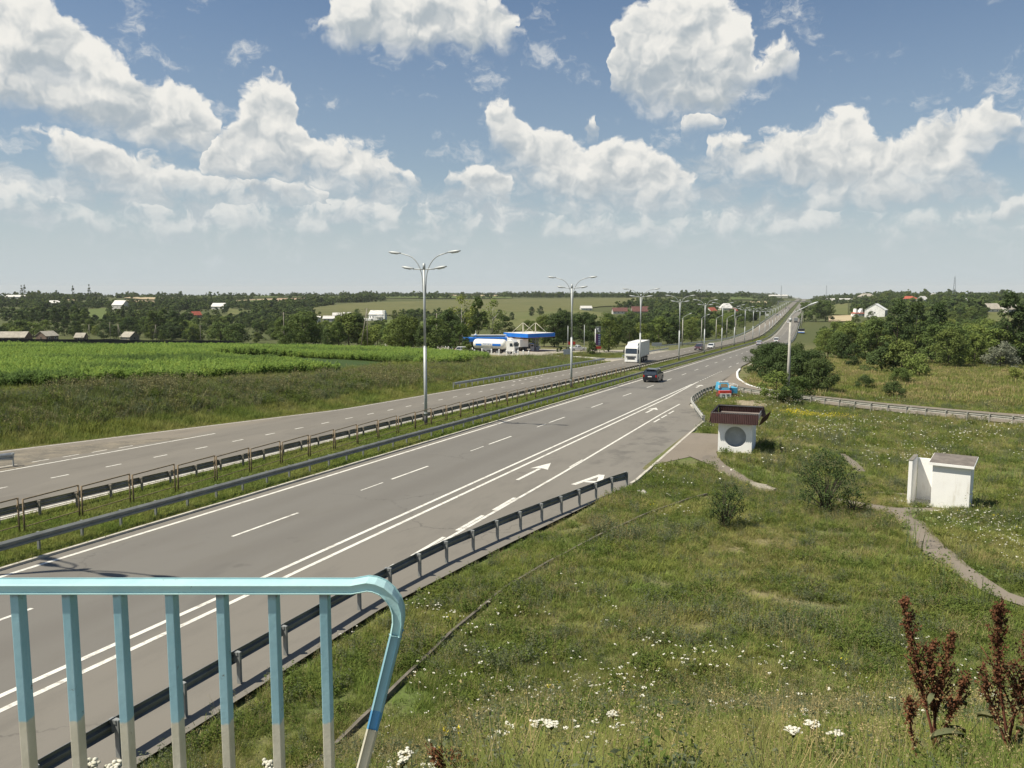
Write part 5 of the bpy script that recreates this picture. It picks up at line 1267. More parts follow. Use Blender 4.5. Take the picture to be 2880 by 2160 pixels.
# shop
sx, sy = hit(1372, 993); sx, sy = sx - 3.4, sy + 6.0; shz = float(T(sx, sy))
root = empty('station_shop', (sx, sy, shz), AZ + math.radians(4), 'low filling station shop with long blue fascia behind the tanker', 'shop')
b = MB(); b.box((-3.9, 1.9, 1.35), (1.5, 3.6, 3.0)); b.box((0.9, 3.5, 1.35), (8.1, 0.4, 3.0)); b.box((4.8, 1.9, 1.35), (0.35, 3.6, 3.0)); b.build('wall', MAT['concrete'], root)
b = MB(); b.box((-3.9, 0.07, 1.75), (1.25, 0.06, 1.5)); b.build('window', MAT['sign_back'], root)
b = MB(); b.box((0.9, 2.4, 1.3), (7.4, 0.1, 2.4)); b.build('shopfront', MAT['dark'], root)
b = MB(); b.box((0.2, 1.6, 3.08), (10.6, 4.4, 0.85)); b.build('fascia', MAT['blue_fascia'], root, bevel=0.02)
b = MB(); b.box((0.2, 1.6, 2.60), (10.5, 4.3, 0.10)); b.build('soffit', MAT['sign_back'], root)
b = MB(); b.box((1.3, 3.0, 3.72), (7.6, 1.2, 0.42)); b.box((1.2, 2.9, 4.00), (8.4, 2.0, 0.14)); b.build('roof_light', MAT['cream'], root)
b = MB(); b.dome((-2.0, 1.4, 4.0), .35, .15, .45, 12, 4); b.tube([(-2, 1.5, 3.5), (-2, 1.5, 5.2)], .03, 6); b.build('satellite_dish', MAT['white'], root)
# canopy
ccx, ccy = hit(1497, 990); ccx, ccy = ccx - 2.6, ccy + 5.0; cz0 = float(T(ccx, ccy))
root = empty('station_canopy', (ccx, ccy, cz0), AZ + math.radians(-49), 'blue fuel canopy on two dark columns with white pyramid trusses on its roof', 'canopy')
S_ = 4.6; b = MB(); b.box((0, 0, 4.05), (S_ * 2, S_ * 2, 0.95)); b.build('fascia', MAT['blue_fascia'], root, bevel=0.02)
b = MB(); b.box((0, 0, 4.50), (S_ * 2 - .25, S_ * 2 - .25, 0.1)); b.build('roof', MAT['pale_roof'], root)
b = MB(); b.box((0, 0, 3.56), (S_ * 2 - .1, S_ * 2 - .1, 0.06)); b.build('soffit', MAT['red_paint'], root)
for x, y in ((-1.1, -1.1), (1.1, 1.1)):
    b = MB()
    for dx, dy in ((-.45, -.45), (.45, -.45), (.45, .45), (-.45, .45)): b.bar((x + dx, y + dy, -.2), (x + dx, y + dy, 3.6), .16)
    for k in range(4):
        z = .2 + .85 * k
        for a, c_ in (((-.45, -.45), (.45, -.45)), ((.45, -.45), (.45, .45)), ((.45, .45), (-.45, .45)), ((-.45, .45), (-.45, -.45))): b.bar((x + a[0], y + a[1], z), (x + c_[0], y + c_[1], z + .85), .09)
    b.box((x, y, .45), (1.7, 1.0, .9)); b.build('column', MAT['sign_back'], root)
    b = MB()
    for dx, dy in ((-2.3, -2.3), (2.3, -2.3), (2.3, 2.3), (-2.3, 2.3), (0, 0)): b.tube([(x + dx * .9, y + dy * .9, 4.5), (x + dx * .03, y + dy * .03, 7.0)], .055, 8)
    b.build('roof_truss', MAT['cream'], root)
for q in (-1, 1):
    p2 = MB(); p2.box((0, 0, .85), (.9, .55, 1.7)); pr = empty('fuel_pump', (ccx + 1.8 * q * math.cos(AZ) - .6, ccy + 1.8 * q * math.sin(AZ) - 1.4, cz0 + .06), AZ, ('left' if q < 0 else 'right') + ' fuel pump standing under the blue canopy', 'fuel pump'); p2.build('cabinet', MAT['white'], pr, bevel=.03)
    p2 = MB(); p2.box((0, -.285, 1.3), (.6, .03, .4)); p2.build('display', MAT['dark'], pr); p2 = MB(); p2.box((0, 0, 1.78), (.95, .6, .16)); p2.build('cap', MAT['blue_fascia'], pr)
# boundary of concrete posts on a low wall
fp = [hit(u, v) for u, v in ((1085, 977), (1160, 981), (1240, 986), (1311, 993), (1385, 997.5), (1436, 1001), (1487, 1004))]
P_ = resample(fp, 2.35); o0 = P_[0]; root = empty('post_fence', (o0[0], o0[1], float(T(*o0))), 0, 'low boundary of white capped concrete posts before the filling station', 'fence')
for x, y in P_:
    b = MB(); b.box((0, 0, .35), (.24, .24, 1.5)); b.loft([[(-.15, -.15, 1.1), (.15, -.15, 1.1), (.15, .15, 1.1), (-.15, .15, 1.1)], [(-.03, -.03, 1.3), (.03, -.03, 1.3), (.03, .03, 1.3), (-.03, .03, 1.3)]])
    o = b.build('post', MAT['white'], root); o.location = (x - o0[0], y - o0[1], float(T(x, y)) - float(T(*o0)))
b = MB()
for (x, y), (x2, y2) in zip(P_[:-1], P_[1:]): b.bar((x - o0[0], y - o0[1], float(T(x, y)) - float(T(*o0)) + .1), (x2 - o0[0], y2 - o0[1], float(T(x2, y2)) - float(T(*o0)) + .1), .2, .55)
b.build('base_wall', MAT['concrete'], root)
# price sign
px_, py_ = hit(1681, 996); root = empty('price_sign', (px_, py_, float(T(px_, py_))), AZ + math.radians(8), 'tall fuel price sign with white mast, purple board and red panel', 'sign')
b = MB(); b.tube([(-.62, 0, -.3), (-.62, 0, 6.0)], .085, 8); b.build('mast', MAT['white'], root)
b = MB(); b.box((0.06, 0, 5.85), (1.15, .22, 1.45)); b.build('emblem_panel', MAT['steel_dark'], root)
b = MB(); b.loft([[(-.38, -.14, 6.15), (.15, -.14, 6.25), (.25, -.14, 5.9), (-.2, -.14, 5.7)], [(-.38, -.118, 6.15), (.15, -.118, 6.25), (.25, -.118, 5.9), (-.2, -.118, 5.7)]]); b.loft([[(-.1, -.14, 5.72), (.12, -.14, 5.66), (.42, -.14, 5.36), (.1, -.14, 5.34)], [(-.1, -.118, 5.72), (.12, -.118, 5.66), (.42, -.118, 5.36), (.1, -.118, 5.34)]]); b.build('emblem', MAT['white'], root)
b = MB(); b.box((-.22, 0, 3.45), (.52, .22, 2.75)); b.build('price_board', MAT['purple'], root)
b = MB(); b.box((.34, 0, 3.45), (.56, .20, 2.75)); b.build('price_board', MAT['navy'], root)
b = MB()
for k in range(6):
    z = 4.65 - .45 * k
    for q in range(2): b.box((.22 + .2 * q, -.108, z), (.11, .02, .17))
b.build('price_digits', MAT['white'], root)
b = MB(); b.box((.15, 0, 1.55), (1.35, .24, .62)); b.build('red_panel', MAT['red_paint'], root)
b = MB(); [b.tube([(x, 0, -.2), (x, 0, 1.3)], .05, 6) for x in (-.1, .4)]; b.build('legs', MAT['cream'], root)
def board(u, v, w, h, z0, label, mat, rz=0.0, name='sign_board', posts=2, cat='sign'):
    x, y = hit(u, v); root = empty(name, (x, y, float(T(x, y))), AZ + rz, label, cat)
    b = MB(); b.box((0, 0, z0 + h / 2), (w, .06, h)); b.build('panel', mat, root)
    for k in range(posts):
        xx = (k - (posts - 1) / 2) * w * .62
        b = MB(); b.tube([(xx, .07, -.3), (xx, .07, z0 + h - .05)], .05, 8); b.build('post', MAT['steel'], root)
    return root
board(1595, 1011, 1.5, 1.0, 1.0, 'grey double-panel sign seen from behind by the traffic island', MAT['sign_back'], .1)
sg = board(1847, 984, 2.9, .95, 1.05, 'wide pale direction sign on two posts beyond the lorry', MAT['steel'], .15)
b = MB(); [b.box((-.9 + .45 * k, -.036, 1.62), (.25, .012, .22)) for k in range(5)]; b.build('sign_lettering', MAT['sign_back'], sg)
board(1914, 977, .8, .8, .9, 'small square sign beside the far guardrail', MAT['steel'], .1, posts=1)
board(2158, 893, 2.2, 2.0, 1.2, 'small white sign board beside the distant carriageway', MAT['white'], 0, posts=2)
board(1607, 979, 2.2, .8, 1.0, 'red sign panel behind the traffic island', MAT['red_paint'], 0.1)
for u, v, hh, lab in ((1597, 996, 6.6, 'thin grey flagpole left of the second street lamp'), (1643, 993, 6.8, 'pale flagpole left of the rounded thuja bush')):
    x, y = hit(u, v); b = MB(); b.tube([(0, 0, -.3), (0, 0, hh)], .07, 8); b.dome((0, 0, hh), .09, .09, .09, 8, 3); o = b.build('flagpole', MAT['pole']); o.location = (x, y, float(T(x, y))); tag(o, lab, 'pole')

# ---------------------------------------------------------------- the little painted lorry selling fuel in the gore
dx_, dy_ = -10.4, 90.4; root = empty('fuel_stand', (dx_, dy_, float(T(dx_, dy_))), AZ + math.radians(4), 'small blue and red lorry-shaped stand with a white ДТ board in the gore', 'stand')
b = MB(); b.loft([[(-.62, .1, .95), (.62, .1, .95), (.66, 1.3, .95), (-.66, 1.3, .95)], [(-.60, .2, 1.30), (.60, .2, 1.30), (.62, 1.3, 1.30), (-.62, 1.3, 1.30)], [(-.50, .42, 1.78), (.50, .42, 1.78), (.52, 1.3, 1.78), (-.52, 1.3, 1.78)]]); b.build('cab', MAT['sky_blue'], root, bevel=0.02)
b = MB(); b.loft([[(-.40, .215, 1.30), (.40, .215, 1.30), (.36, .375, 1.66), (-.36, .375, 1.66)], [(-.40, .185, 1.30), (.40, .185, 1.30), (.36, .345, 1.66), (-.36, .345, 1.66)]]); b.build('windscreen', MAT['rust_ochre'], root)
b = MB(); [b.box((s * .57, .16, 1.38), (.14, .12, .30)) for s in (-1, 1)]; [b.box((-.42 + .21 * k, .5, 1.86), (.14, .2, .14)) for k in range(5)]; b.build('white_trim', MAT['white'], root)
b = MB(); b.box((0, -.05, .80), (1.30, .5, .34)); b.build('bonnet', MAT['red_paint'], root, bevel=0.02)
b = MB(); b.box((-.02, -.32, .42), (1.22, .05, .56)); pn = b.build('sign_panel', MAT['white'], root)
b = MB(); z0, z1, yq = .27, .56, -.352
b.box((-.26, yq, z1), (.22, .02, .05)); b.bar((-.35, yq, z1), (-.38, yq, z0 + .05), .05, .02); b.box((-.16, yq, (z0 + z1) / 2 + .02), (.05, .02, z1 - z0)); b.box((-.27, yq, z0 + .03), (.36, .02, .05)); b.box((-.43, yq, z0 - .03), (.05, .02, .1)); b.box((-.11, yq, z0 - .03), (.05, .02, .1))
b.box((.24, yq, z1), (.34, .02, .055)); b.box((.24, yq, (z0 + z1) / 2 - .01), (.06, .02, z1 - z0 + .04)); b.build('lettering', MAT['dark'], pn)
b = MB(); b.box((1.08, .95, .92), (.78, 1.5, .62)); b.build('tank_box', MAT['sky_blue'], root, bevel=0.03)
b = MB(); b.box((.95, .4, .32), (1.3, .9, .28)); b.box((0, .7, .45), (1.1, 1.2, .5)); b.build('chassis', MAT['rust'], root)
b = MB()
for x in (.72, 1.44): b.tube([(x, .25, .9), (x, .25, 1.55)], .02, 6); b.tube([(x, 1.65, .9), (x, 1.65, 1.55)], .02, 6)
b.tube([(.72, .25, 1.55), (1.44, .25, 1.55), (1.44, 1.65, 1.55), (.72, 1.65, 1.55)], .02, 6); b.build('rack', MAT['white'], root)
put_wheels(root, .24, .16, [(-.6, -.05), (.6, -.05), (1.2, 1.2)], True)

# ---------------------------------------------------------------- houses
def house(name, label, u, v, w, d, hw, hr, rz, wall, roof, hip=0.0, cat='house', win=3, pos=None, chimney=True, over=.35, door=True, group=None):
    x, y = pos or hit(u, v); z = float(T(x, y)); root = empty(name, (x, y, z), AZ + rz, label, cat, group)
    b = MB()
    if hip: b.box((0, d / 2, hw / 2 - .5), (w, d, hw + 1))
    else:
        b.loft([[(sx_ * w / 2, 0, -1), (sx_ * w / 2, 0, hw), (sx_ * w / 2, d / 2, hw + hr - .05), (sx_ * w / 2, d, hw), (sx_ * w / 2, d, -1)] for sx_ in (-1, 1)])
    b.build('wall', MAT[wall] if isinstance(wall, str) else wall, root)
    b = MB(); o_ = over; t_ = .14; sl_ = hr / (d / 2)
    if hip:
        a = hip * w / 2
        b.loft([[(-w / 2 - o_, -o_, hw - .1), (w / 2 + o_, -o_, hw - .1), (w / 2 + o_, d + o_, hw - .1), (-w / 2 - o_, d + o_, hw - .1)], [(-w / 2 - o_, -o_, hw + .05), (w / 2 + o_, -o_, hw + .05), (w / 2 + o_, d + o_, hw + .05), (-w / 2 - o_, d + o_, hw + .05)], [(-w / 2 + a, d / 2 - .1, hw + hr), (w / 2 - a, d / 2 - .1, hw + hr), (w / 2 - a, d / 2 + .1, hw + hr), (-w / 2 + a, d / 2 + .1, hw + hr)]])
    else:
        b.loft([[(sx_ * (w / 2 + o_), -o_, hw - o_ * sl_), (sx_ * (w / 2 + o_), d / 2, hw + hr), (sx_ * (w / 2 + o_), d + o_, hw - o_ * sl_), (sx_ * (w / 2 + o_), d + o_, hw - o_ * sl_ + t_), (sx_ * (w / 2 + o_), d / 2, hw + hr + t_), (sx_ * (w / 2 + o_), -o_, hw - o_ * sl_ + t_)] for sx_ in (-1, 1)])
    rf = b.build('roof', MAT[roof] if isinstance(roof, str) else roof, root)
    if chimney:
        b = MB(); b.box((w * .2, d * .6, hw + hr * .75), (.5, .5, 1.5)); b.build('chimney', MAT['brick'], rf)
    for k in range(win):
        xx = (k + .5) / max(win, 1) * w - w / 2
        b = MB(); b.box((xx, -.03, hw * .56), (.95, .08, min(1.3, hw * .45))); wd = b.build('window', MAT['white'], root)
        b = MB(); b.box((xx, -.065, hw * .56), (.78, .04, min(1.12, hw * .38))); b.build('pane', MAT['glass'], wd)
    for s in (-1, 1):
        b = MB(); b.box((s * (w / 2 + .01), d * .5, hw * .55), (.06, .9, min(1.2, hw * .42))); b.build('window', MAT['glass'], root)
    if door:
        b = MB(); b.box((w * .34, -.04, .95), (.9, .06, 2.0)); b.build('door', MAT['wood'], root)
    return root
# farm sheds behind the wall on the left
house('barn', 'long shed with weathered slate roof at the far left edge', 20, 961, 17, 8, 2.2, 2.6, .05, 'brick', 'asbestos', cat='shed', win=4, chimney=False)
house('barn', 'brick shed with dark gable end facing the field behind the wall', 148, 958.5, 7.0, 7.5, 2.6, 2.2, math.radians(68), 'brick', 'asbestos', cat='shed', win=2, chimney=False)
house('barn', 'low slate-roofed shed right of the brick gable', 222, 957.5, 4.4, 6, 1.6, 2.0, .1, 'brick', 'asbestos', cat='shed', win=1, chimney=False)
house('barn', 'small grey-roofed shed with open dark gable beside two poles', 352, 957, 6.5, 6, 1.8, 2.3, math.radians(-24), 'concrete_dark', 'asbestos', cat='shed', win=1, chimney=False)
wp = [hit(u, 978.5) for u in (-90, 0, 120, 260, 400, 520, 660)]
b = MB(); P_ = resample(wp, 3.0); rows = []
for k, (x, y) in enumerate(P_):
    z = float(T(x, y)); h_ = 1.80 + .12 * (hash_noise(x, y, 5) - .5); rows.append([(x - .05, y - .09, z - 1), (x - .05, y - .09, z + h_), (x + .05, y + .09, z + h_), (x + .05, y + .09, z - 1)])
b.loft(rows); tag(b.build('field_wall', MAT['dark_wall']), 'long low dark wall along the far edge of the corn field', 'wall')
H = house
hs = H('white_house', 'white two-storey house with balcony on the hillside left of centre', 1057, 901, 13, 9, 5.2, 3.2, -.25, 'white', 'pale_roof', win=5)
b = MB(); b.box((3.4, -1.2, 2.9), (5.5, 2.2, .2)); b.box((3.4, -2.2, 3.4), (5.5, .08, .9)); [b.box((q, -2.2, 1.4), (.25, .25, 2.9)) for q in (.9, 3.4, 5.9)]; b.build('balcony', MAT['white'], hs)
b = MB(); b.box((7.2, 1.5, 4.0), (2.2, 3.0, 9.0)); b.build('tower', MAT['white'], hs)
b = MB(); b.box((-6.6, -1.6, .6), (7, 3, 2.0)); b.build('annex', MAT['white'], hs)
H('house', 'pale-roofed cottage between dark trees left of the white house', 976, 893, 7, 6, 2.6, 2.2, .1, 'concrete', 'pale_roof', win=2)
H('house', 'white cabin with flat pale roof at the left of the hillside group', 892, 907, 5.5, 5, 4.2, .9, .2, 'house_wall', 'pale_roof', win=1, chimney=False)
H('house', 'low white house below the olive field', 924, 905, 9.5, 6, 2.8, 2.0, .0, 'house_wall', 'pale_roof', win=3)
H('house', 'pale roof showing over trees beside the olive field', 948, 896, 8, 6, 3, 2.2, .1, 'house_wall', 'pale_roof', win=2)
H('house', 'small white house alone on the wooded slope at left', 330, 871, 15, 11, 5.5, 5, -.3, 'house_wall', 'pale_roof', win=3)
H('house', 'long white farm building at the far left skyline', 38, 840.5, 40, 12, 3.6, 3, .0, 'house_wall', 'pale_roof', win=5, chimney=False, cat='farm building')
H('house', 'pale roof among the trees at far left', 152, 858, 14, 9, 3, 3, .1, 'house_wall', 'pale_roof', win=2)
H('house', 'white gabled roof in the wood below the bare field', 611, 870, 16, 10, 3.4, 3.8, -.2, 'house_wall', 'pale_roof', win=2)
H('house', 'red-roofed cottage deep in the hillside wood', 556, 894, 8, 6, 2.6, 3.0, .9, 'brick', 'red_roof', win=2)
H('house', 'white bungalow with maroon roof behind the third street lamp', 1745, 883, 15, 8, 2.8, 3.4, .05, 'house_wall', 'maroon_roof', win=4)
H('house', 'larger maroon-roofed house right of the white bungalow', 1803, 884, 17, 10, 3, 4.6, .1, 'wood', 'maroon_roof', win=3)
H('house', 'white greenhouse-like shed left of the maroon roofs', 1650, 873, 13, 6, 2.6, 2.4, .2, 'house_wall', 'pale_roof', win=1, chimney=False, cat='shed')
H('house', 'big house with broad pale hipped roof left of the far road', 2046, 873, 15, 11, 2.6, 5.6, .05, 'cream', 'pale_roof', hip=.55, win=4)
H('house', 'house with red gables beside the big pale hipped roof', 2008, 880, 10, 7, 2.2, 3.4, .7, 'cream', 'red_roof', win=2)
H('house', 'low red-gabled house in front of the pale hipped roof', 2070, 880, 8, 6, 2.2, 2.8, .8, 'cream', 'red_roof', win=2)
# village on the right
cf = H('cafe', 'white steep-roofed cafe with red eaves among the trees at right', 2418, 890, 8.6, 7, 2.6, 1.0, .1, 'white', 'red_roof', hip=.1, win=3, cat='cafe', chimney=False)
for s in (-1, 1):
    b = MB(); b.loft([[(s * .4, 1, 3.2), (s * 3.4, 1, 3.2), (s * 3.0, 1.2, 6.6), (s * 2.1, 1.2, 6.4)], [(s * .4, 5.5, 3.2), (s * 3.4, 5.5, 3.2), (s * 3.0, 5.3, 6.6), (s * 2.1, 5.3, 6.4)]]); b.build('steep_roof', MAT['white'], cf)
H('hangar', 'big white gabled hall with long bright roof in the village', 2492, 889, 14, 15, 5.0, 4.8, math.radians(58), 'white', 'white', cat='hall', win=1, chimney=False)
H('house', 'red-roofed white house high in the village', 2562, 847, 18, 12, 3, 3.4, 0, 'house_wall', 'red_roof', hip=.6, win=4)
H('house', 'white gable just right of the red-roofed house', 2604, 850, 11, 9, 3, 4, .6, 'house_wall', 'pale_roof', win=2)
H('house', 'small white house below the tall lattice mast', 2721, 854, 8.5, 7, 2.6, 3.0, .2, 'house_wall', 'pale_roof', win=2)
H('house', 'white cottage with grey hipped roof at the top of the grass slope', 2798, 880, 15, 10, 2.9, 4.2, .1, 'house_wall', 'asbestos', hip=.35, win=4)
H('house', 'grey-roofed white cottage near the right edge', 2850, 881, 9, 9, 3.0, 4.0, .2, 'house_wall', 'asbestos', win=2)
H('house', 'grey roof on the skyline above the cafe', 2442, 838, 26, 14, 3, 5, .1, 'concrete', 'asbestos', hip=.5, win=3)
H('house', 'white house by the road crest', 2334, 849, 13, 8, 3, 3.5, .3, 'house_wall', 'pale_roof', win=2)
H('house', 'long white building behind the roadside trees', 2370, 846, 36, 8, 2.6, 1.6, .0, 'house_wall', 'pale_roof', win=6, chimney=False)
H('house', 'white gable on the wooded skyline at right', 2631, 837, 11, 8, 3, 4.5, .5, 'house_wall', 'pale_roof', win=1)
H('house', 'white roof half hidden left of the lattice mast', 2640, 862, 9, 7, 2.6, 2.6, .2, 'house_wall', 'pale_roof', win=2)
H('house', 'white shed beside the dark trees near the road crest', 2240, 840, 22, 9, 4, 3, .1, 'house_wall', 'pale_roof', win=2, cat='shed')
H('house', 'pale industrial shed at the end of the far road', 2190, 837, 60, 14, 6, 3, .0, 'cream', 'pale_roof', win=5, cat='shed', chimney=False)
# far shelter by the road with a blue and white end
x, y = -12.0 + float(cx(470)), 470.0; root = empty('far_bus_stop', (x, y, float(zr(y))), 0.1, 'dark roadside bus stop with blue and white panel far down the road', 'bus stop')
b = MB(); b.box((0, 2, 2.4), (3.4, 5, .3)); b.box((1.5, 2, 1.2), (.2, 4.6, 2.4)); b.box((0, 4.2, 1.2), (3, .2, 2.4)); b.build('shell', MAT['dark_wall'], root)
b = MB(); b.box((0, -.4, 1.0), (3.2, .1, .9)); b.build('panel', MAT['white'], root); b = MB(); b.box((0, -.46, .7), (3.2, .04, .35)); b.build('panel', MAT['blue_fascia'], root)
# overhead sign gantry over the far road, masts on the skyline
y = 1230.0; x = -27 + float(cx(y)); root = empty('road_gantry', (x, y, float(zr(y))), 0, 'thin dark gantry spanning the far road', 'gantry')
b = MB(); b.box((0, 0, 8.6), (46, .7, .9)); [b.tube([(s * 22, 0, -.5), (s * 22, 0, 8.6)], .3, 8) for s in (-1, 1)]; b.build('frame', MAT['steel_dark'], root)
def mast(u, vtop, dist, w, label):
    d = ray(u, 828); d = d / math.hypot(d[0], d[1]); x, y = d[0] * dist, d[1] * dist; z = float(T(x, y))
    zt3 = CAM_H + dist * (ray(u, vtop)[2] / math.hypot(ray(u, vtop)[0], ray(u, vtop)[1])); hh = zt3 - z
    b = MB(); n = 9
    for sx_, sy_ in ((-1, -1), (1, -1), (1, 1), (-1, 1)):
        for k in range(n):
            a, c_ = k / n, (k + 1) / n; wa, wb = w * (1 - .8 * a), w * (1 - .8 * c_)
            b.bar((sx_ * wa, sy_ * wa, hh * a), (sx_ * wb, sy_ * wb, hh * c_), .32)
    for k in range(n):
        a, c_ = k / n, (k + 1) / n; wa, wb = w * (1 - .8 * a), w * (1 - .8 * c_)
        for (p, q_) in (((-1, -1), (1, -1)), ((1, -1), (1, 1)), ((1, 1), (-1, 1)), ((-1, 1), (-1, -1))): b.bar((p[0] * wa, p[1] * wa, hh * a), (q_[0] * wb, q_[1] * wb, hh * c_), .2)
    b.tube([(0, 0, hh), (0, 0, hh * 1.08)], .15, 6); o = b.build('lattice_mast', MAT['sign_back']); o.location = (x, y, z); tag(o, label, 'mast'); return o
mast(2683, 779, 1300, 2.0, 'tallest lattice mast on the wooded skyline at right'); mast(2197, 803, 2300, 1.6, 'thin mast on the skyline left of the road crest'); mast(2324, 803, 2100, 1.6, 'thin mast on the skyline right of the road crest')

# utility poles and wires behind the corn field
def pole(u, v, h, label, a_frame=False, lean=0.0):
    x, y = hit(u, v); z = float(T(x, y)); root = empty('utility_pole', (x, y, z), AZ, label, 'utility pole')
    b = MB(); b.tube([(0, 0, -.5), (lean * h, 0, h)], [.13, .09], 8); b.build('post', MAT['wood'], root)
    if a_frame: b = MB(); b.tube([(-1.9 if a_frame < 0 else 1.9, 0, -.5), (lean * h, 0, h * .97)], [.12, .09], 8); b.build('stay', MAT['wood'], root)
    b = MB(); b.bar((-.7 + lean * h, 0, h - .3), (.7 + lean * h, 0, h - .3), .08); [b.tube([(q + lean * h, 0, h - .28), (q + lean * h, 0, h - .08)], .035, 6) for q in (-.65, 0, .65)]; b.build('crossarm', MAT['wood'], root)
    return (x, y, z + h - .1)
pw = [pole(253, 958, 8.2, 'A-framed wooden utility pole between the two sheds', -1), pole(311, 957, 9.0, 'straight pale pole behind the wall, left of a pair'), pole(334, 959, 8.4, 'braced pole in front of the small grey-roofed shed', 1), pole(440, 958, 8.0, 'A-framed pole in front of the dark trees', -1), pole(565, 968, 9.0, 'lone straight pole at the far corner of the wall'), pole(800, 972, 9.6, 'straight pole rising from the far edge of the corn field'), pole(1034, 978, 10.2, 'A-framed pole at the far right of the corn field', -1), pole(1229, 982, 9.0, 'thin pole in the hedge left of the filling station')]
for (p, q_) in zip(pw[3:-1], pw[4:]):
    b = MB()
    for off in (0, .5):
        pts = [(p[0] * (1 - t_) + q_[0] * t_, p[1] * (1 - t_) + q_[1] * t_, p[2] * (1 - t_) + q_[2] * t_ - 1.2 * 4 * t_ * (1 - t_) - off) for t_ in np.linspace(0, 1, 9)]
        b.tube(pts, .018, 4)
    tag(b.build('power_cable', MAT['dark']), 'pair of thin power cables sagging between poles behind the corn', 'cable', 'power cables between the poles')

# ---------------------------------------------------------------- plants
def quads(C, N, S, asp, rng, jitter=0.0):
    """one small leaf face per centre: normals N, size S, aspect asp"""
    n = len(C); N = N / (np.linalg.norm(N, axis=1)[:, None] + 1e-9)
    R = rng.normal(size=(n, 3)); A = np.cross(N, R); A /= np.linalg.norm(A, axis=1)[:, None] + 1e-9; B = np.cross(N, A)
    a = A * (S * 0.5)[:, None]; b = B * (S * 0.5 * asp)[:, None]; fold = N * (S * 0.16)[:, None]
    V = np.stack([C - a, C - b + fold * .4, C + a, C + b + fold * .4], 1).reshape(-1, 3)
    F = np.arange(4 * n).reshape(n, 4)
    return V, F
def crown_points(rng, H, Rr, base, ncl, per, shape):
    """leaf centres gathered in clumps set about the limbs of a crown"""
    C = []; N = []
    for i in range(ncl):
        t = rng.uniform(0, 1) ** 0.85
        z = base + (H - base) * t
        if shape == 'round': w = math.sin(math.pi * min(1, 0.12 + 0.86 * t)) ** 0.6
        elif shape == 'oval': w = math.sin(math.pi * min(1, 0.10 + 0.88 * t)) ** 0.9
        elif shape == 'column': w = (1 - t) ** 0.55 * min(1, t * 7 + .3)
        elif shape == 'cone': w = (1 - t) ** 0.8 + .08
        elif shape == 'bush': w = (1 - t ** 2.2) ** 0.5
        a = rng.uniform(0, 2 * math.pi); d = Rr * w * (0.25 + 0.72 * math.sqrt(rng.uniform(0, 1)))
        c = np.array([d * math.cos(a), d * math.sin(a), z])
        r = Rr * rng.uniform(0.22, 0.40) * (0.75 if shape in ('column', 'cone') else 1)
        m = int(per * rng.uniform(.6, 1.4)); v = rng.normal(size=(m, 3)); v /= np.linalg.norm(v, axis=1)[:, None]
        q = rng.uniform(0.35, 1.0, m) ** 0.5
        p = c + v * (r * q)[:, None] * np.array([1, 1, .78])
        C.append(p); N.append(v + np.array([0, 0, .5]) + rng.normal(size=(m, 3)) * .55)
    C = np.concatenate(C); N = np.concatenate(N); k = C[:, 2] > 0.05 * H * (shape != 'bush') + .02
    return C[k], N[k]
def make_tree(name, seed, H, Rr, base, ncl, per, leaf, shape, mat, bark='bark', trunk_r=0.16, parts=True, limbs=6):
    rng = np.random.default_rng(seed)
    C, N = crown_points(rng, H, Rr, base, ncl, per, shape)
    V, F = quads(C, N, leaf * rng.uniform(.6, 1.35, len(C)), .72, rng)
    b = MB(); lean = rng.uniform(-.02, .02, 2) * H
    b.tube([(0, 0, -.4), (lean[0] * .3, lean[1] * .3, H * .3), (lean[0], lean[1], H * .62), (lean[0], lean[1], H * .85)], [trunk_r, trunk_r * .75, trunk_r * .42, trunk_r * .12], 7)
    for k in range(limbs):
        a = rng.uniform(0, 6.28); z = H * rng.uniform(.22, .6); r = Rr * rng.uniform(.4, .8)
        b.tube([(lean[0] * .4, lean[1] * .4, z), (r * .5 * math.cos(a), r * .5 * math.sin(a), z + H * .10), (r * math.cos(a), r * math.sin(a), z + H * .2)], [trunk_r * .45, trunk_r * .3, trunk_r * .1], 5)
    return np_mesh(name + '_crown', V, F, mat), b.mesh(name + '_trunk', MAT[bark])
L_, LD, LL, LS = MAT['leaf'], MAT['leaf_dark'], MAT['leaf_light'], MAT['leaf_silver']
PRO = {}
PRO['broad'] = [make_tree('broad', 100 + k, 10, 4.2 - .3 * k, .7, 42, 105, .40, 'round', L_) for k in range(3)]
PRO['dark'] = [make_tree('dark', 110 + k, 10, 3.4 + .3 * k, .5, 40, 100, .40, 'oval', LD) for k in range(3)]
PRO['light'] = [make_tree('light', 120 + k, 8, 3.4, .4, 36, 95, .36, 'round', LL) for k in range(2)]
PRO['tall'] = [make_tree('tall', 130 + k, 13, 2.7, .8, 46, 90, .40, 'oval', [LD, L_][k]) for k in range(2)]
PRO['poplar'] = [make_tree('poplar', 140 + k, 16, 1.9, 1.5, 34, 60, .55, 'column', LD) for k in range(2)]
PRO['bush'] = [make_tree('bush', 150 + k, 3.2, 2.2, .1, 28, 110, .22, 'bush', [L_, LD, LL][k], trunk_r=.07) for k in range(3)]
PRO['thicket'] = [make_tree('thicket', 190 + k, 6.0, 3.1, .1, 52, 150, .24, 'bush', LD, trunk_r=.12) for k in range(3)]
PRO['silver'] = [make_tree('silver', 160, 4.0, 2.5, .2, 30, 120, .20, 'bush', LS, trunk_r=.08)]
PRO['birch'] = [make_tree('birch', 170, 12, 3.2, 2.5, 26, 45, .42, 'oval', LL, bark='birch', trunk_r=.2, limbs=9)]
PRO['thuja'] = [make_tree('thuja', 180, 2.6, 1.15, .05, 22, 110, .20, 'bush', LD, trunk_r=.06)]
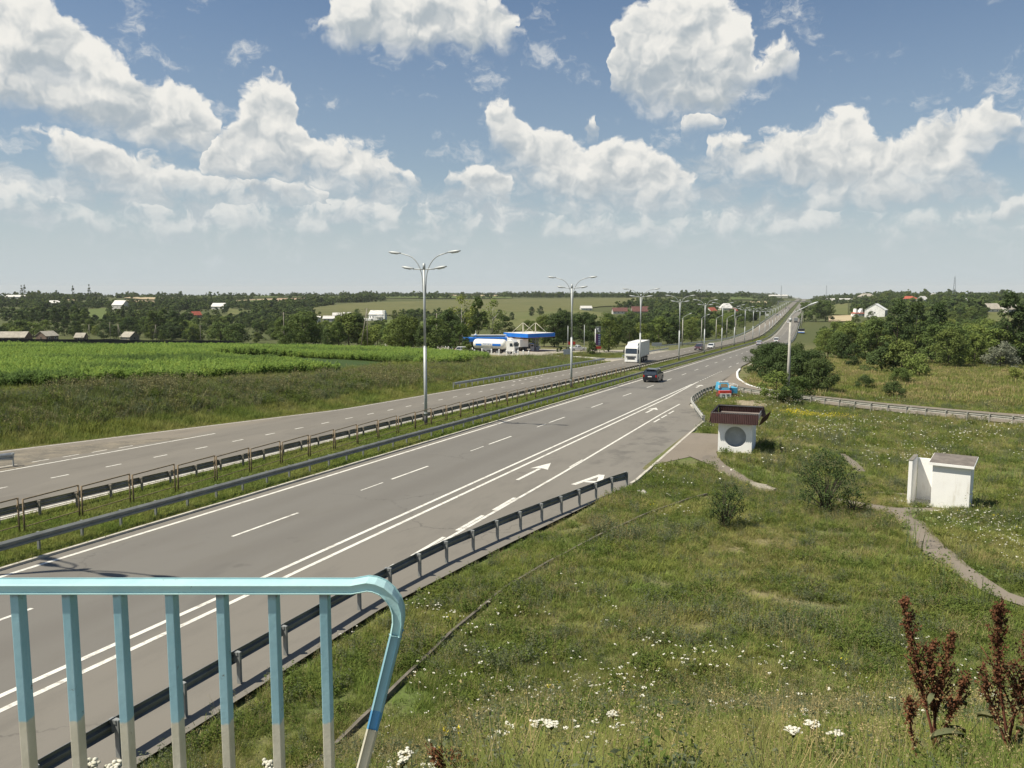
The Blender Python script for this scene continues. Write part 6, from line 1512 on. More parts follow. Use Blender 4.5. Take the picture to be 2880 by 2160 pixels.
TREE_NAME = {'broad': 'leafy_tree', 'dark': 'dark_tree', 'light': 'young_tree', 'tall': 'tall_tree', 'poplar': 'poplar_tree', 'bush': 'bush', 'silver': 'silver_bush', 'birch': 'birch_tree', 'thuja': 'thuja_bush', 'thicket': 'thicket_bush'}
def plant(kind, x, y, s, label, group=None, var=None, sink=0.0, sxy=1.0, cat=None, rz=None):
    me = PRO[kind][RNG.integers(len(PRO[kind])) if var is None else var]
    root = empty(TREE_NAME[kind], (x, y, float(T(x, y)) - sink), rz if rz is not None else RNG.uniform(0, 6.28), label, cat or ('bush' if 'bush' in TREE_NAME[kind] else 'tree'), group)
    root.scale = (s * sxy, s * sxy, s)
    o = bpy.data.objects.new('crown', me[0]); link(o, root); o = bpy.data.objects.new('trunk', me[1]); link(o, root)
    return root
def inside(poly, u, v):
    c = False; n = len(poly)
    for i in range(n):
        (x0, y0), (x1, y1) = poly[i], poly[(i + 1) % n]
        if (y0 > v) != (y1 > v) and u < (x1 - x0) * (v - y0) / (y1 - y0) + x0: c = not c
    return c
CLEAR = [[(880, 866), (1640, 840), (1800, 838), (1800, 860), (1640, 874), (1440, 882), (1200, 886), (1020, 892), (880, 896)],
         [(245, 868), (305, 868), (305, 908), (245, 908)], [(640, 866), (705, 876), (705, 897), (640, 889)], [(620, 888), (680, 888), (680, 900), (620, 902)],
         [(1082, 900), (1205, 900), (1205, 938), (1082, 938)], [(1360, 878), (1500, 870), (1700, 880), (1700, 918), (1500, 940), (1360, 930)], [(2055, 834), (2175, 834), (2175, 858), (2055, 858)],
         [(2765, 878), (2865, 886), (2865, 932), (2765, 928)], [(2330, 850), (2398, 850), (2398, 907), (2330, 907)], [(640, 845), (780, 838), (860, 838), (860, 851), (640, 858)], [(325, 845), (440, 845), (440, 858), (325, 858)]]
HOUSES = [(319, 341, 871), (145, 160, 858), (22, 54, 841), (597, 626, 870), (548, 563, 894), (885, 900, 907), (910, 938, 905), (936, 962, 896), (966, 986, 893), (1018, 1098, 902), (1632, 1668, 873), (1726, 1764, 883), (1780, 1824, 884), (1994, 2080, 880), (2396, 2440, 890), (2460, 2522, 889), (2545, 2579, 847), (2592, 2614, 850), (2710, 2730, 854), (2782, 2824, 880), (2838, 2860, 881), (2428, 2458, 838), (2326, 2342, 849), (2346, 2394, 846), (2628, 2636, 837), (2634, 2648, 862),
          (0, 82, 961), (104, 205, 959), (196, 245, 958), (306, 395, 957)]
def hides_house(u, v, rise):
    return any(h0 - 5 < u < h1 + 5 and v > hv - 3 and v - rise < hv - 4 for h0, h1, hv in HOUSES)
def scatter_trees(poly, n, kinds, hmin, hmax, label, group, sep=1.0, seed=0, clear=True, size_by=None, tries=60, maxd=2500):
    """trees of a wood: spread over the ground seen inside the outline, kept apart"""
    rng = np.random.default_rng(seed); us = [p[0] for p in poly]; vs = [p[1] for p in poly]; got = []
    for _ in range(n * tries):
        if len(got) >= n: break
        u = rng.uniform(min(us), max(us)); v = rng.uniform(min(vs), max(vs))
        if not inside(poly, u, v) or (clear and any(inside(c, u, v) for c in CLEAR)): continue
        x, y = hit(u, v); r = math.hypot(x, y)
        if r > maxd: continue
        xo = x - float(cx(y))
        if xleft(y) - 6 < xo < -9: continue
        H = rng.uniform(hmin, hmax); kd = kinds[rng.integers(len(kinds))]
        if hides_house(u, v, 2331 * H / r): continue
        if any((x - a) ** 2 + (y - b_) ** 2 < (sep * (H + h2) * .17) ** 2 for a, b_, h2, _ in got): continue
        got.append((x, y, H, kd))
    nat = {'broad': 10, 'dark': 10, 'light': 8, 'tall': 13, 'poplar': 16, 'bush': 3.2, 'silver': 4, 'birch': 12, 'thuja': 2.6}
    for x, y, H, kd in got: plant(kd, x, y, H / nat[kd], label, group, sxy=rng.uniform(.9, 1.25))
    return got
# big bushes in the fork of the slip road
for k, (u, v, h, sx_, lab) in enumerate((
    (2138, 1052, 4.3, 1.15, 'leftmost dark bush of the dense clump in the fork of the slip road'), (2170, 1066, 4.9, 1.1, 'second dark bush of the clump, over the white painted kerb'),
    (2208, 1078, 4.7, 1.1, 'dark bush of the clump just left of the concrete post'), (2252, 1094, 4.3, 1.15, 'dark bush of the clump just right of the concrete post'),
    (2300, 1102, 3.7, 1.2, 'low rightmost bush of the dense clump by the slip road'), (2192, 1040, 4.3, 1.1, 'tall bush at the back left of the clump by the slip road'),
    (2240, 1054, 4.5, 1.1, 'tall bush at the back of the clump behind the concrete post'), (2284, 1074, 4.0, 1.2, 'bush at the back right of the clump by the slip road'))):
    x, y = hit(u, v); plant('thicket', x, y, h / 6.0, lab, var=k % 3, sxy=sx_)
plant('light', -4.9, 86.3, .40, 'small bright green sapling with big leaves left of the concrete post', var=0, sxy=1.2)
plant('bush', -3.6, 85.4, .55, 'low thin bush at the foot of the bright sapling', var=1)
plant('bush', -3.1, 92.2, .72, 'leafy shrub behind the guardrail beside the concrete post', var=0)
# meadow on the right, beyond the slip road
for u, v, kd, s, lab in ((2535, 1053, 'bush', 1.5, 'wide dark bush alone in the dry meadow at right'), (2478, 1050, 'bush', 1.2, 'left part of the wide dark bush group in the dry meadow'), (2585, 1062, 'bush', 1.05, 'right part of the wide dark bush group in the dry meadow'), (2532, 1080, 'bush', .62, 'small greyish bush just in front of the wide dark bushes'),
    (2433, 1095, 'bush', .5, 'narrow small bush standing alone in the meadow left of the grey bush'), (2512, 1122, 'bush', .55, 'lone small bush in the middle of the meadow'), (2846, 1072, 'bush', .6, 'small dark bush near the right edge of the meadow'),
    (2401, 1033, 'dark', .42, 'slim young tree at the left rear edge of the meadow'), (2813, 1037, 'silver', 1.15, 'silvery grey bush before the wood at right')):
    x, y = hit(u, v); plant(kd, x, y, s, lab, sxy=1.1)
for u, v, h, lab in ((2830, 1030, 14.5, 'tall dark pointed tree above the silvery bush at right'), (2868, 1030, 12, 'dark tree at the right edge beside the tall pointed one'), (2520, 1022, 12.5, 'dark slender tree in the middle of the wood behind the meadow'), (2570, 1016, 12.5, 'tall dark tree right of the middle of the wood'), (2632, 1020, 12, 'dark tall tree at the right of the wood centre')):
    x, y = hit(u, v); plant('tall', x, y, h / 13, lab, var=0)
x, y = hit(2740, 1028); plant('light', x, y, .75, 'yellow-green rounded tree left of the silvery bush')
WR = 'trees of the wood behind the meadow'
scatter_trees([(2300, 1000), (2340, 960), (2360, 930), (2880, 925), (2880, 1030), (2640, 1036), (2560, 1022), (2400, 1012), (2350, 1020)], 120, ['broad', 'broad', 'light', 'tall', 'dark', 'light'], 5.5, 8.6, 'leafy tree in the dense mixed wood behind the dry meadow', WR, .85, 21)
scatter_trees([(2290, 1000), (2330, 925), (2480, 915), (2480, 960), (2350, 1010)], 34, ['bush', 'light', 'bush'], 2.4, 4.5, 'low bushy tree on the slope between the far road and the wood', 'low trees beside the far road', .9, 22)
for u, v, h, lab in ((2262, 906, 15, 'big dark roadside tree, leftmost of three beside the far road'), (2295, 905, 16, 'big dark roadside tree, middle one of three beside the far road'), (2322, 904, 14.5, 'big dark roadside tree, rightmost of three beside the far road')):
    x, y = hit(u, v); plant('broad', x, y, h / 10, lab, sxy=1.15)
VT = 'trees among the village houses'
scatter_trees([(2400, 925), (2400, 850), (2880, 845), (2880, 925)], 96, ['broad', 'dark', 'dark', 'broad'], 5.5, 8.5, 'dark green tree among the village houses on the right slope', VT, 1.0, 23)
# left of the motorway: wood against the carriageway and behind the filling station
WL = 'trees of the wood left of the motorway'
scatter_trees([(1700, 975), (1700, 925), (1860, 885), (2050, 890), (2150, 893), (2120, 925), (2050, 948), (1960, 964), (1860, 975)], 120, ['broad', 'broad', 'light', 'dark', 'dark'], 5.5, 9, 'leafy tree in the dense wood between pasture and motorway', WL, .85, 24)
scatter_trees([(1560, 978), (1545, 955), (1710, 948), (1720, 978)], 16, ['dark', 'broad', 'tall'], 8, 11, 'dark tree in the row behind the fuel price sign', 'trees behind the fuel price sign', .9, 25)
x, y = hit(1712, 990); plant('broad', x, y, .82, 'rounded shade tree on the grass right of the fuel price sign', var=1)
x, y = hit(1666, 1001); plant('thuja', x, y, 1.12, 'rounded dark thuja bush on the traffic island')
for u, v, h in ((1575, 990, 1.3), (1598, 989, 1.2)):
    x, y = hit(u, v); plant('thuja', x, y, h / 2.6, 'low clipped shrub left of the second street lamp on the traffic island', 'low shrubs on the traffic island', sxy=1.5)
for u, v, kd, h, lab in ((1262, 985, 'dark', 9.5, 'dark tree left of the filling station shop'), (1300, 975, 'birch', 14, 'tall birch with pale branches behind the filling station'), (1345, 974, 'tall', 13.5, 'tall loose tree behind the shop, left of the pale birch'), (1385, 972, 'birch', 13.5, 'tall birch with pale trunk behind the shop roof'), (1420, 973, 'dark', 8.5, 'dark rounded tree behind the left end of the canopy'), (1490, 972, 'broad', 7.5, 'leafy tree behind the blue canopy'), (1530, 975, 'broad', 8.5, 'leafy tree right behind the blue canopy'), (1316, 1000, 'bush', 2.2, 'small dark shrub beside the white parked car')):
    x, y = hit(u, v); plant(kd, x, y, h / {'dark': 10, 'birch': 12, 'tall': 13, 'broad': 10, 'bush': 3.2}[kd], lab)
HL = 'trees of the hedge along the far side of the corn'
scatter_trees([(1070, 985), (1070, 955), (1300, 960), (1300, 994), (1180, 988)], 26, ['broad', 'dark', 'bush'], 5, 9, 'leafy tree in the hedge at the far right end of the corn', HL, .85, 26)
scatter_trees([(640, 972), (640, 948), (1075, 950), (1075, 978), (800, 974)], 44, ['broad', 'dark', 'bush', 'broad'], 4.5, 9, 'leafy tree in the willow belt along the far edge of the corn', 'trees of the willow belt behind the corn', .9, 27)
scatter_trees([(0, 958), (0, 935), (640, 935), (640, 962)], 64, ['dark', 'broad', 'bush', 'light'], 4.5, 9, 'leafy tree growing round the old sheds behind the wall', 'trees round the old sheds', .85, 28)
for u, v, h in ((95, 928, 14), (125, 925, 15), (155, 926, 14.5), (185, 925, 15), (215, 926, 15.5), (240, 928, 14), (60, 930, 13)):
    x, y = hit(u, v); plant('tall', x, y, h / 13, 'tall dark tree in the clump above the long shed roof', 'tall dark trees above the sheds', sxy=1.15)
for u, v, h in ((430, 950, 14), (460, 949, 15), (490, 951, 14), (515, 953, 12)):
    x, y = hit(u, v); plant('tall', x, y, h / 13, 'tall dark tree in the clump right of the small grey shed', 'tall dark trees right of the small shed', sxy=1.2)
scatter_trees([(0, 930), (0, 880), (640, 888), (1080, 905), (1280, 915), (1280, 950), (900, 948), (600, 930)], 92, ['broad', 'dark', 'broad', 'broad', 'light'], 5, 8.5, 'leafy tree in the wooded valley behind the corn field', 'trees of the wooded valley', 1.05, 29, maxd=620)
for u, v, h in ((62, 836, 26), (70, 836, 27), (206, 840, 24), (252, 841, 27)):
    x, y = hit(u, v); plant('poplar', x, y, h / 16, 'tall thin poplar standing above the skyline at far left', 'poplars on the far left skyline', sxy=1.2)
for u, v, h in ((850, 903, 9), (1005, 899, 9), (1110, 901, 8.5), (1010, 910, 8), (1160, 905, 9), (1185, 906, 9)):
    x, y = hit(u, v); plant('broad', x, y, h / 10, 'rounded tree standing beside the white hillside house', 'trees round the white hillside house')
for u, v, h in ((1405, 898, 8), (1440, 902, 7), (1495, 890, 9), (1520, 888, 9), (1575, 892, 8), (1600, 905, 8)):
    x, y = hit(u, v); plant('dark', x, y, h / 10, 'dark rounded tree alone on the green pasture', 'scattered trees on the pasture', sxy=1.1)

# scattering of what nobody could count
def gn_scatter(name, pts, rot, scl, idx, protos, label, cat, kind='stuff'):
    coll = bpy.data.collections.new(name + '_kinds')
    for k, (nm, me_) in enumerate(protos):
        o = bpy.data.objects.new('%02d_%s' % (k, nm), me_); coll.objects.link(o)
    me_ = bpy.data.meshes.new(name); me_.vertices.add(len(pts)); me_.vertices.foreach_set('co', np.ascontiguousarray(pts, np.float32).ravel())
    for nm, typ, arr, fld in (('rot', 'FLOAT_VECTOR', rot, 'vector'), ('scl', 'FLOAT_VECTOR', scl, 'vector'), ('pick', 'INT', idx, 'value')):
        a = me_.attributes.new(nm, typ, 'POINT'); a.data.foreach_set(fld, np.ascontiguousarray(arr, np.int32 if typ == 'INT' else np.float32).ravel())
    o = link(bpy.data.objects.new(name, me_)); tag(o, label, cat, kind=kind)
    ng = bpy.data.node_groups.new(name + '_nodes', 'GeometryNodeTree')
    ng.interface.new_socket('Geometry', in_out='INPUT', socket_type='NodeSocketGeometry'); ng.interface.new_socket('Geometry', in_out='OUTPUT', socket_type='NodeSocketGeometry')
    gi = ng.nodes.new('NodeGroupInput'); go = ng.nodes.new('NodeGroupOutput')
    ci = ng.nodes.new('GeometryNodeCollectionInfo'); ci.inputs['Collection'].default_value = coll; ci.inputs['Separate Children'].default_value = True; ci.inputs['Reset Children'].default_value = True
    ip = ng.nodes.new('GeometryNodeInstanceOnPoints'); ip.inputs['Pick Instance'].default_value = True
    def attr(nm, typ):
        n = ng.nodes.new('GeometryNodeInputNamedAttribute'); n.data_type = typ; n.inputs['Name'].default_value = nm
        return [s for s in n.outputs if s.enabled and s.name == 'Attribute'][0]
    ng.links.new(gi.outputs[0], ip.inputs['Points']); ng.links.new(ci.outputs[0], ip.inputs['Instance'])
    ng.links.new(attr('pick', 'INT'), ip.inputs['Instance Index']); ng.links.new(attr('rot', 'FLOAT_VECTOR'), ip.inputs['Rotation']); ng.links.new(attr('scl', 'FLOAT_VECTOR'), ip.inputs['Scale'])
    ng.links.new(ip.outputs[0], go.inputs[0])
    md = o.modifiers.new('scatter', 'NODES'); md.node_group = ng
    return o
def spread(n, smin, smax, lean=0.12, rng=RNG):
    rot = np.stack([rng.normal(0, lean, n), rng.normal(0, lean, n), rng.uniform(0, 6.283, n)], -1)
    s = rng.uniform(smin, smax, n); return rot, np.stack([s, s, s * rng.uniform(.8, 1.25, n)], -1)
# far woods
lowp = []
for k in range(4):
    rng = np.random.default_rng(200 + k); C, N = crown_points(rng, 10, 4.3, .6, 18, 26, 'round'); V, F_ = quads(C, N, rng.uniform(.9, 1.7, len(C)), .8, rng); lowp.append(('far_tree', np_mesh('far_tree', V, F_, [L_, LD, LD, L_][k])))
WOODS = [([(0, 905), (0, 868), (240, 862), (640, 868), (900, 868), (900, 905), (1280, 912), (1280, 935), (640, 920)], 560, 5, 8.5),
         ([(0, 872), (0, 843), (320, 850), (640, 852), (880, 856), (880, 872)], 520, 5, 9), ([(640, 852), (860, 850), (960, 846), (1000, 850), (880, 868), (640, 868)], 190, 5, 9),
         ([(0, 843), (0, 839), (260, 840), (260, 848)], 160, 6, 9), ([(430, 846), (860, 838), (860, 842), (430, 850)], 150, 5, 8), ([(820, 848), (1080, 841), (1080, 847), (890, 860)], 210, 7, 10),
         ([(1210, 908), (1340, 890), (1340, 930), (1210, 945)], 70, 5, 8), ([(1100, 893), (1330, 888), (1350, 894), (1180, 905)], 90, 5, 8),
         ([(1640, 868), (1800, 852), (2050, 840), (2050, 852), (1990, 885), (1860, 884), (1810, 866)], 430, 5, 9), ([(1700, 905), (1850, 880), (2000, 886), (2130, 862), (2170, 870), (2140, 900), (1900, 930), (1700, 935)], 420, 5, 8),
         ([(2240, 880), (2240, 838), (2880, 836), (2880, 882), (2640, 905), (2420, 900)], 1000, 5, 8.5), ([(2300, 960), (2400, 900), (2640, 905), (2760, 920), (2760, 955), (2350, 990)], 330, 3.5, 6),
         ([(1180, 836), (1440, 836), (1440, 841), (1180, 841)], 60, 5, 8), ([(2050, 858), (2190, 858), (2190, 862), (2150, 875), (2050, 868)], 120, 4, 7)]
pts = []; hs_ = []
rng = np.random.default_rng(31)
for poly, n, h0, h1 in WOODS:
    us = [p[0] for p in poly]; vs = [p[1] for p in poly]; k = 0
    for _ in range(n * 8):
        if k >= n: break
        u = rng.uniform(min(us), max(us)); v = rng.uniform(min(vs), max(vs))
        if not inside(poly, u, v) or any(inside(c, u, v) for c in CLEAR): continue
        x, y = hit(u, v); xo = x - float(cx(y))
        if math.hypot(x, y) > 3200 or xleft(y) - 9 < xo < -4 or hash_noise(x, y, 60.0) < .36: continue
        hq = rng.uniform(h0, h1) * (.75 + .5 * hash_noise(x + 7, y, 45.0))
        if hides_house(u, v, 2331 * hq / math.hypot(x, y)): continue
        pts.append((x, y, float(T(x, y)) - .5)); hs_.append(hq); k += 1
# tree line along the ridges
for u in np.arange(-60, 2900, 1.5):
    for rr in ((1780, 1900) if u < 2180 else (1350, 1750, 1900)):
        if rng.uniform() < (.30 if u < 1500 else .55) + .5 * (hash_noise(u, 3.0, 60.0) - .35):
            d = ray(u + rng.uniform(-2, 2), 830); d = d / math.hypot(d[0], d[1]); r = rr + rng.uniform(-60, 60)
            x, y = d[0] * r, d[1] * r; xo = x - float(cx(y))
            if -60 < xo < 10: continue
            pts.append((x, y, float(T(x, y)) - .5)); hs_.append(rng.uniform(4.5, 8.5) * (1.0 + .35 * (hash_noise(u, 9.0, 25.0) > .6)))
for u in np.arange(-60, 2950, 1.1):
    d = ray(u, 830); d = d / math.hypot(d[0], d[1]); r = 3300 + rng.uniform(-400, 400); x, y = d[0] * r, d[1] * r
    if abs(x - float(cx(y)) + 27) > 40 and u > 1000: pts.append((x, y, float(T(x, y)) - 1)); hs_.append(rng.uniform(8, 12))
pts = np.array(pts); n = len(pts); rot, scl = spread(n, .9, 1.1, .03, rng); scl = scl * (np.array(hs_) / 10)[:, None] * np.stack([rng.uniform(.85, 1.3, n)] * 2 + [np.ones(n)], -1)
gn_scatter('far_woods', pts, rot, scl, rng.integers(0, 4, n), lowp, 'dark green far woods covering the slopes and the skyline', 'woods')

# blades and tufts
def tuft(seed, n, h, w, spread_, bend, mat, heads=None, seg=3):
    rng = np.random.default_rng(seed); V = []; F_ = []; mi = []
    for k in range(n):
        a = rng.uniform(0, 6.283); r = spread_ * math.sqrt(rng.uniform()); p = np.array([r * math.cos(a), r * math.sin(a), -.02]); hh = h * rng.uniform(.5, 1.15); ww = w * rng.uniform(.7, 1.3)
        d = np.array([math.cos(a + rng.normal(0, .7)), math.sin(a + rng.normal(0, .7)), 0]); sd = np.array([-d[1], d[0], 0]); be = bend * rng.uniform(.3, 1.4)
        base = len(V)
        for s in range(seg + 1):
            t = s / seg; c = p + np.array([0, 0, hh * t * (1 - .25 * be * t)]) + d * (hh * be * t * t * .7); wt = ww * (1 - t) ** .7 + .0004
            V += [c - sd * wt / 2, c + sd * wt / 2]
        for s in range(seg): F_.append((base + 2 * s, base + 2 * s + 1, base + 2 * s + 3, base + 2 * s + 2)); mi.append(0)
        if heads and rng.uniform() < heads[0]:
            tip = V[-1]
            for q in range(heads[3]):
                C = tip + rng.normal(0, 1, 3) * heads[1] * np.array([1, 1, .35 if heads[4] else 1.6]); nn = np.array([rng.normal(0, .35), rng.normal(0, .35), 1]) if heads[4] else rng.normal(size=3)
                v4, _ = quads(C[None], nn[None], np.array([heads[2] * rng.uniform(.7, 1.3)]), 1.0, rng); b4 = len(V); V += list(v4); F_.append((b4, b4 + 1, b4 + 2, b4 + 3)); mi.append(1)
    return np_mesh('tuft', np.array(V), np.array(F_), [MAT[mat]] + ([MAT[heads[5]]] if heads else []), mi)
def forb(seed, ns, h, leaf, spr, mat, per=14, top=None):
    """branching herb: upright stems set with small leaves"""
    rng = np.random.default_rng(seed); C = []; N = []; V0 = []; F0 = []; mi = []
    for k in range(ns):
        a = rng.uniform(0, 6.283); r = spr * math.sqrt(rng.uniform()); p = np.array([r * math.cos(a), r * math.sin(a), 0]); hh = h * rng.uniform(.55, 1.15); ln = rng.normal(0, .22, 2)
        b0 = len(V0); tip = p + np.array([ln[0] * hh, ln[1] * hh, hh]); V0 += [p + [-.003, 0, 0], p + [.003, 0, 0], tip + [.0015, 0, 0], tip + [-.0015, 0, 0]]; F0.append((b0, b0 + 1, b0 + 2, b0 + 3)); mi.append(0)
        for q in range(per):
            t = rng.uniform(.12, 1); o = rng.normal(0, 1, 3) * leaf * np.array([.9, .9, .4]) * (1.25 - .7 * t); C.append(p + (tip - p) * t + o); N.append(o * 8 + np.array([0, 0, .9]) + rng.normal(0, .5, 3))
    V, F_ = quads(np.array(C), np.array(N), leaf * rng.uniform(.6, 1.4, len(C)), .5, rng); mi += [0] * len(F_)
    F_ = F_ + len(V0); V = np.concatenate([np.array(V0), V]); F_ = np.concatenate([np.array(F0), F_]); mats = [MAT[mat]]
    if top:
        C = []; 
        for k in range(ns):
            tp = np.array(V0[4 * k + 2]); C += [tp + rng.normal(0, 1, 3) * np.array([.012, .012, .03]) * top[1] for _ in range(top[2])]
        v4, f4 = quads(np.array(C), rng.normal(size=(len(C), 3)), top[3] * rng.uniform(.6, 1.3, len(C)), .9, rng); F_ = np.concatenate([F_, f4 + len(V)]); V = np.concatenate([V, v4]); mats.append(MAT[top[0]]); mi += [1] * len(f4)
    return np_mesh('forb', V, F_, mats, mi)
near_grass = [('tuft', tuft(300 + k, 30, .24, .0065, .12, .9, 'grass')) for k in range(3)] + [('tuft', tuft(310, 14, .44, .0035, .10, .6, 'straw', (.85, .007, .008, 9, 0, 'straw'))), ('tuft', tuft(315, 22, .18, .012, .13, 1.1, 'grass_lush'))] + [('herb', forb(316, 9, .24, .035, .14, 'forb')), ('herb', forb(317, 8, .34, .026, .12, 'artemisia', 20)), ('herb', forb(318, 6, .44, .014, .14, 'straw', 8, ('weed_brown', 1.4, 9, .011)))]
mid_grass = [('tuft', tuft(320 + k, 26, .24, .015, .26, 1.0, 'grass')) for k in range(3)] + [('tuft', tuft(326, 13, .38, .008, .22, .5, 'straw', (.7, .016, .018, 4, 0, 'straw'))), ('tuft', tuft(328, 22, .20, .022, .26, 1.1, 'grass_lush'))] + [('herb', forb(329, 13, .28, .055, .28, 'forb', 12)), ('herb', forb(330, 12, .38, .042, .26, 'artemisia', 16)), ('herb', forb(331, 8, .44, .022, .28, 'straw', 7, ('weed_brown', 2.2, 7, .022)))]
def drifts(x, y, wts, seed=0.0, sharp=5.0, sizes=(2.4, 1.1)):
    """which plant grows where: each kind in drifts of its own"""
    L_ = []
    for k, w in enumerate(wts):
        f = .65 * hash_noise(x + 37.7 * k + seed, y - 19.3 * k, sizes[0]) + .35 * hash_noise(x - 11.1 * k, y + 7.7 * k + seed, sizes[1]); L_.append(w * np.exp(sharp * (f - .5)))
    L_ = np.array(L_); L_ /= L_.sum(0); c = np.cumsum(L_, 0); r = rng.uniform(0, 1, len(x)); return (r[None] > c).sum(0).clip(0, len(wts) - 1)
far_grass = [('tuft', tuft(330 + k, 20, .50, .07, .75, .7, ['grass', 'grass', 'straw'][k])) for k in range(3)]
rng = np.random.default_rng(41)
def ring(n, r0, r1, a0, a1, rng):
    r = np.sqrt(rng.uniform(r0 * r0, r1 * r1, n)); a = np.radians(rng.uniform(a0, a1, n)); return toroad(r * np.sin(a), r * np.cos(a))
def off_path(x, y):
    keep = np.ones(len(x), bool)
    for cl_, w_ in (([(0.4, 41.3), (1.1, 40.5), (2.2, 39.6), (3.0, 37.9), (3.35, 35.6), (3.65, 33.3), (4.1, 31.5), (4.55, 29.8), (5.1, 28.3), (6.1, 27.4), (7.4, 26.6)], .50), ([(-7.1, 50.6), (-6.0, 48.3), (-4.6, 45.8), (-3.0, 43.0), (-2.6, 42.2)], .6), ([(3.0, 38.9), (3.9, 39.8), (4.9, 40.6)], .6), ([(0.6, 43.6), (2.0, 44.3), (3.6, 44.6)], .25), ([(0.9, 55.6), (1.9, 50.2)], .3)):
        for (xa_, ya_), (xb_, yb_) in zip(cl_[:-1], cl_[1:]):
            t = np.clip(((x - xa_) * (xb_ - xa_) + (y - ya_) * (yb_ - ya_)) / ((xb_ - xa_) ** 2 + (yb_ - ya_) ** 2), 0, 1)
            keep &= np.hypot(x - xa_ - t * (xb_ - xa_), y - ya_ - t * (yb_ - ya_)) > w_ * (1.0 + .35 * (hash_noise(x, y, .6) - .5))
    keep &= ~((x > -9.3) & (x < -6.0) & (y > 46.5) & (y < 61) & (y > 44 - (x + 9.3) * -1.2))
    keep &= ~((x > SX0 - .1) & (x < SX1 + .1) & (y > SY0 - .1) & (y < SY1 + .1))
    qx, qy = x - tx_blk, y - ty_blk; c_, s_ = math.cos(math.radians(13)), math.sin(math.radians(13)); lx, ly = c_ * qx - s_ * qy, s_ * qx + c_ * qy
    keep &= ~((lx > -1.45) & (lx < 1.3) & (ly > -.25) & (ly < 1.6))
    dxl = np.interp(y, [11.5, 15, 19, 22.9, 26.5, 30.5, 34.8, 38.2, 39.5], [-8.6, -8.75, -9.0, -9.05, -8.6, -7.9, -6.9, -5.8, -5.2]); keep &= ~((x > dxl - .16) & (x < dxl + .22) & (y > 11.5) & (y < 39.5))
    keep &= ~((((x + 7.4) / 2.1) ** 2 + ((y - 83.0) / 4.8) ** 2 < .45 + .9 * hash_noise(x, y, 1.4)) & (hash_noise(x, y, .5) > .25))
    return keep
tx_blk, ty_blk = 4.95, 41.55
RI = resample([(-13.0, 106), (-12.2, 101.5), (-9.6, 97.6), (-6.6, 94.2), (-3, 90.9), (1, 87.4), (5, 84.4), (10, 81.3), (14.5, 79.0), (24, 75.6), (44, 70.8)], 1.0)
RO = resample([(46, 79), (30, 82.6), (20, 86.3), (12, 89.4), (5, 93.4), (-1, 98.4), (-6, 103.4), (-9, 108.0), (-10.7, 114.5), (-12.3, 122), (-13.8, 134), (-14.5, 147)], 1.0)
ramp_poly = list(map(tuple, RI)) + list(map(tuple, RO))
def in_poly_np(poly, x, y):
    c = np.zeros(len(x), bool); n = len(poly)
    for i in range(n):
        (x0, y0), (x1, y1) = poly[i], poly[(i + 1) % n]
        if y0 == y1: continue
        k = ((y0 > y) != (y1 > y)) & (x < (x1 - x0) * (y - y0) / (y1 - y0) + x0); c ^= k
    return c
def right_ground(x, y):
    edge = np.interp(y, [-80, 20, 27, 41, 68.5, 76, 82, 95, 101, 106, 147, 155], [-11.75, -11.75, -11.0, -9.0, -9.35, -11.0, -12.6, -13.2, -12.8, -13.4, -14.2, -14.8])
    X, Y = tocam(x, y)
    ok = (x > edge + .12 + .25 * hash_noise(x, y, .7)) & ~((Y < 2.62) & (X < .1)) & ~((Y < 1.3) & (X < 2))
    return ok & off_path(x, y) & ~in_poly_np(ramp_poly, x, y)
def sow(name, x, y, protos, weights, smin, smax, label, cat, lean=.12, dense=None):
    if dense is None and cat == 'grass':
        k = rng.uniform(0, 1, len(x)) < sst(.12, .36, hash_noise(x, y, .75) * .7 + hash_noise(x, y, 3.1) * .4); x, y = x[k], y[k]
    if dense is not None:
        k = rng.uniform(0, 1, len(x)) < dense(x, y); x, y = x[k], y[k]
    n = len(x); rot, scl = spread(n, smin, smax, lean, rng); idx = drifts(x, y, weights)
    scl = scl * (.55 + .55 * hash_noise(x, y, 1.7) + .45 * hash_noise(x + 9, y, .6))[:, None]
    return gn_scatter(name, np.stack([x, y, T(x, y)], -1), rot, scl, idx, protos, label, cat)
def pick(x, y, f):
    k = f(x, y); return x[k], y[k]
mown = lambda x, y: .75 + .25 * (hash_noise(x, y, 4.0) > .35)
x, y = pick(*ring(66000, 2.4, 21, -42, 44, rng), right_ground); k = rng.uniform(0, 1, len(x)) < sst(21, 12, np.hypot(x, y)); x, y = x[k], y[k]; sow('near_grass', x, y, near_grass, [3, 3, 3, .6, 2.6, .9, .4, .18], .6, 1.15, 'uncut grass and dry stalks on the bank below the viewer', 'grass')
x, y = pick(*ring(98000, 12, 46, -42, 42, rng), right_ground); k = rng.uniform(0, 1, len(x)) < sst(11, 20, np.hypot(x, y)); x, y = x[k], y[k]
short = lambda x, y: ~(((x > -9.5) & (x < 1.0) & (y > 44) & (y < 72)))
k = short(x, y) | (rng.uniform(0, 1, len(x)) < .55); x, y = x[k], y[k]
sow('meadow_grass', x, y, mid_grass, [3, 3, 3, .9, 2.4, 1.2, .5, .3], .5, 1.05, 'rough green and yellowing meadow grass between guardrail and toilet', 'grass')
x, y = pick(*ring(60000, 44, 100, -12, 40, rng), right_ground); sow('slip_road_grass', x, y, mid_grass, [3, 3, 3, 1.0, 2.0, 1.0, .5, .4], .75, 1.35, 'meadow grass around the shelter and along the slip road', 'grass')
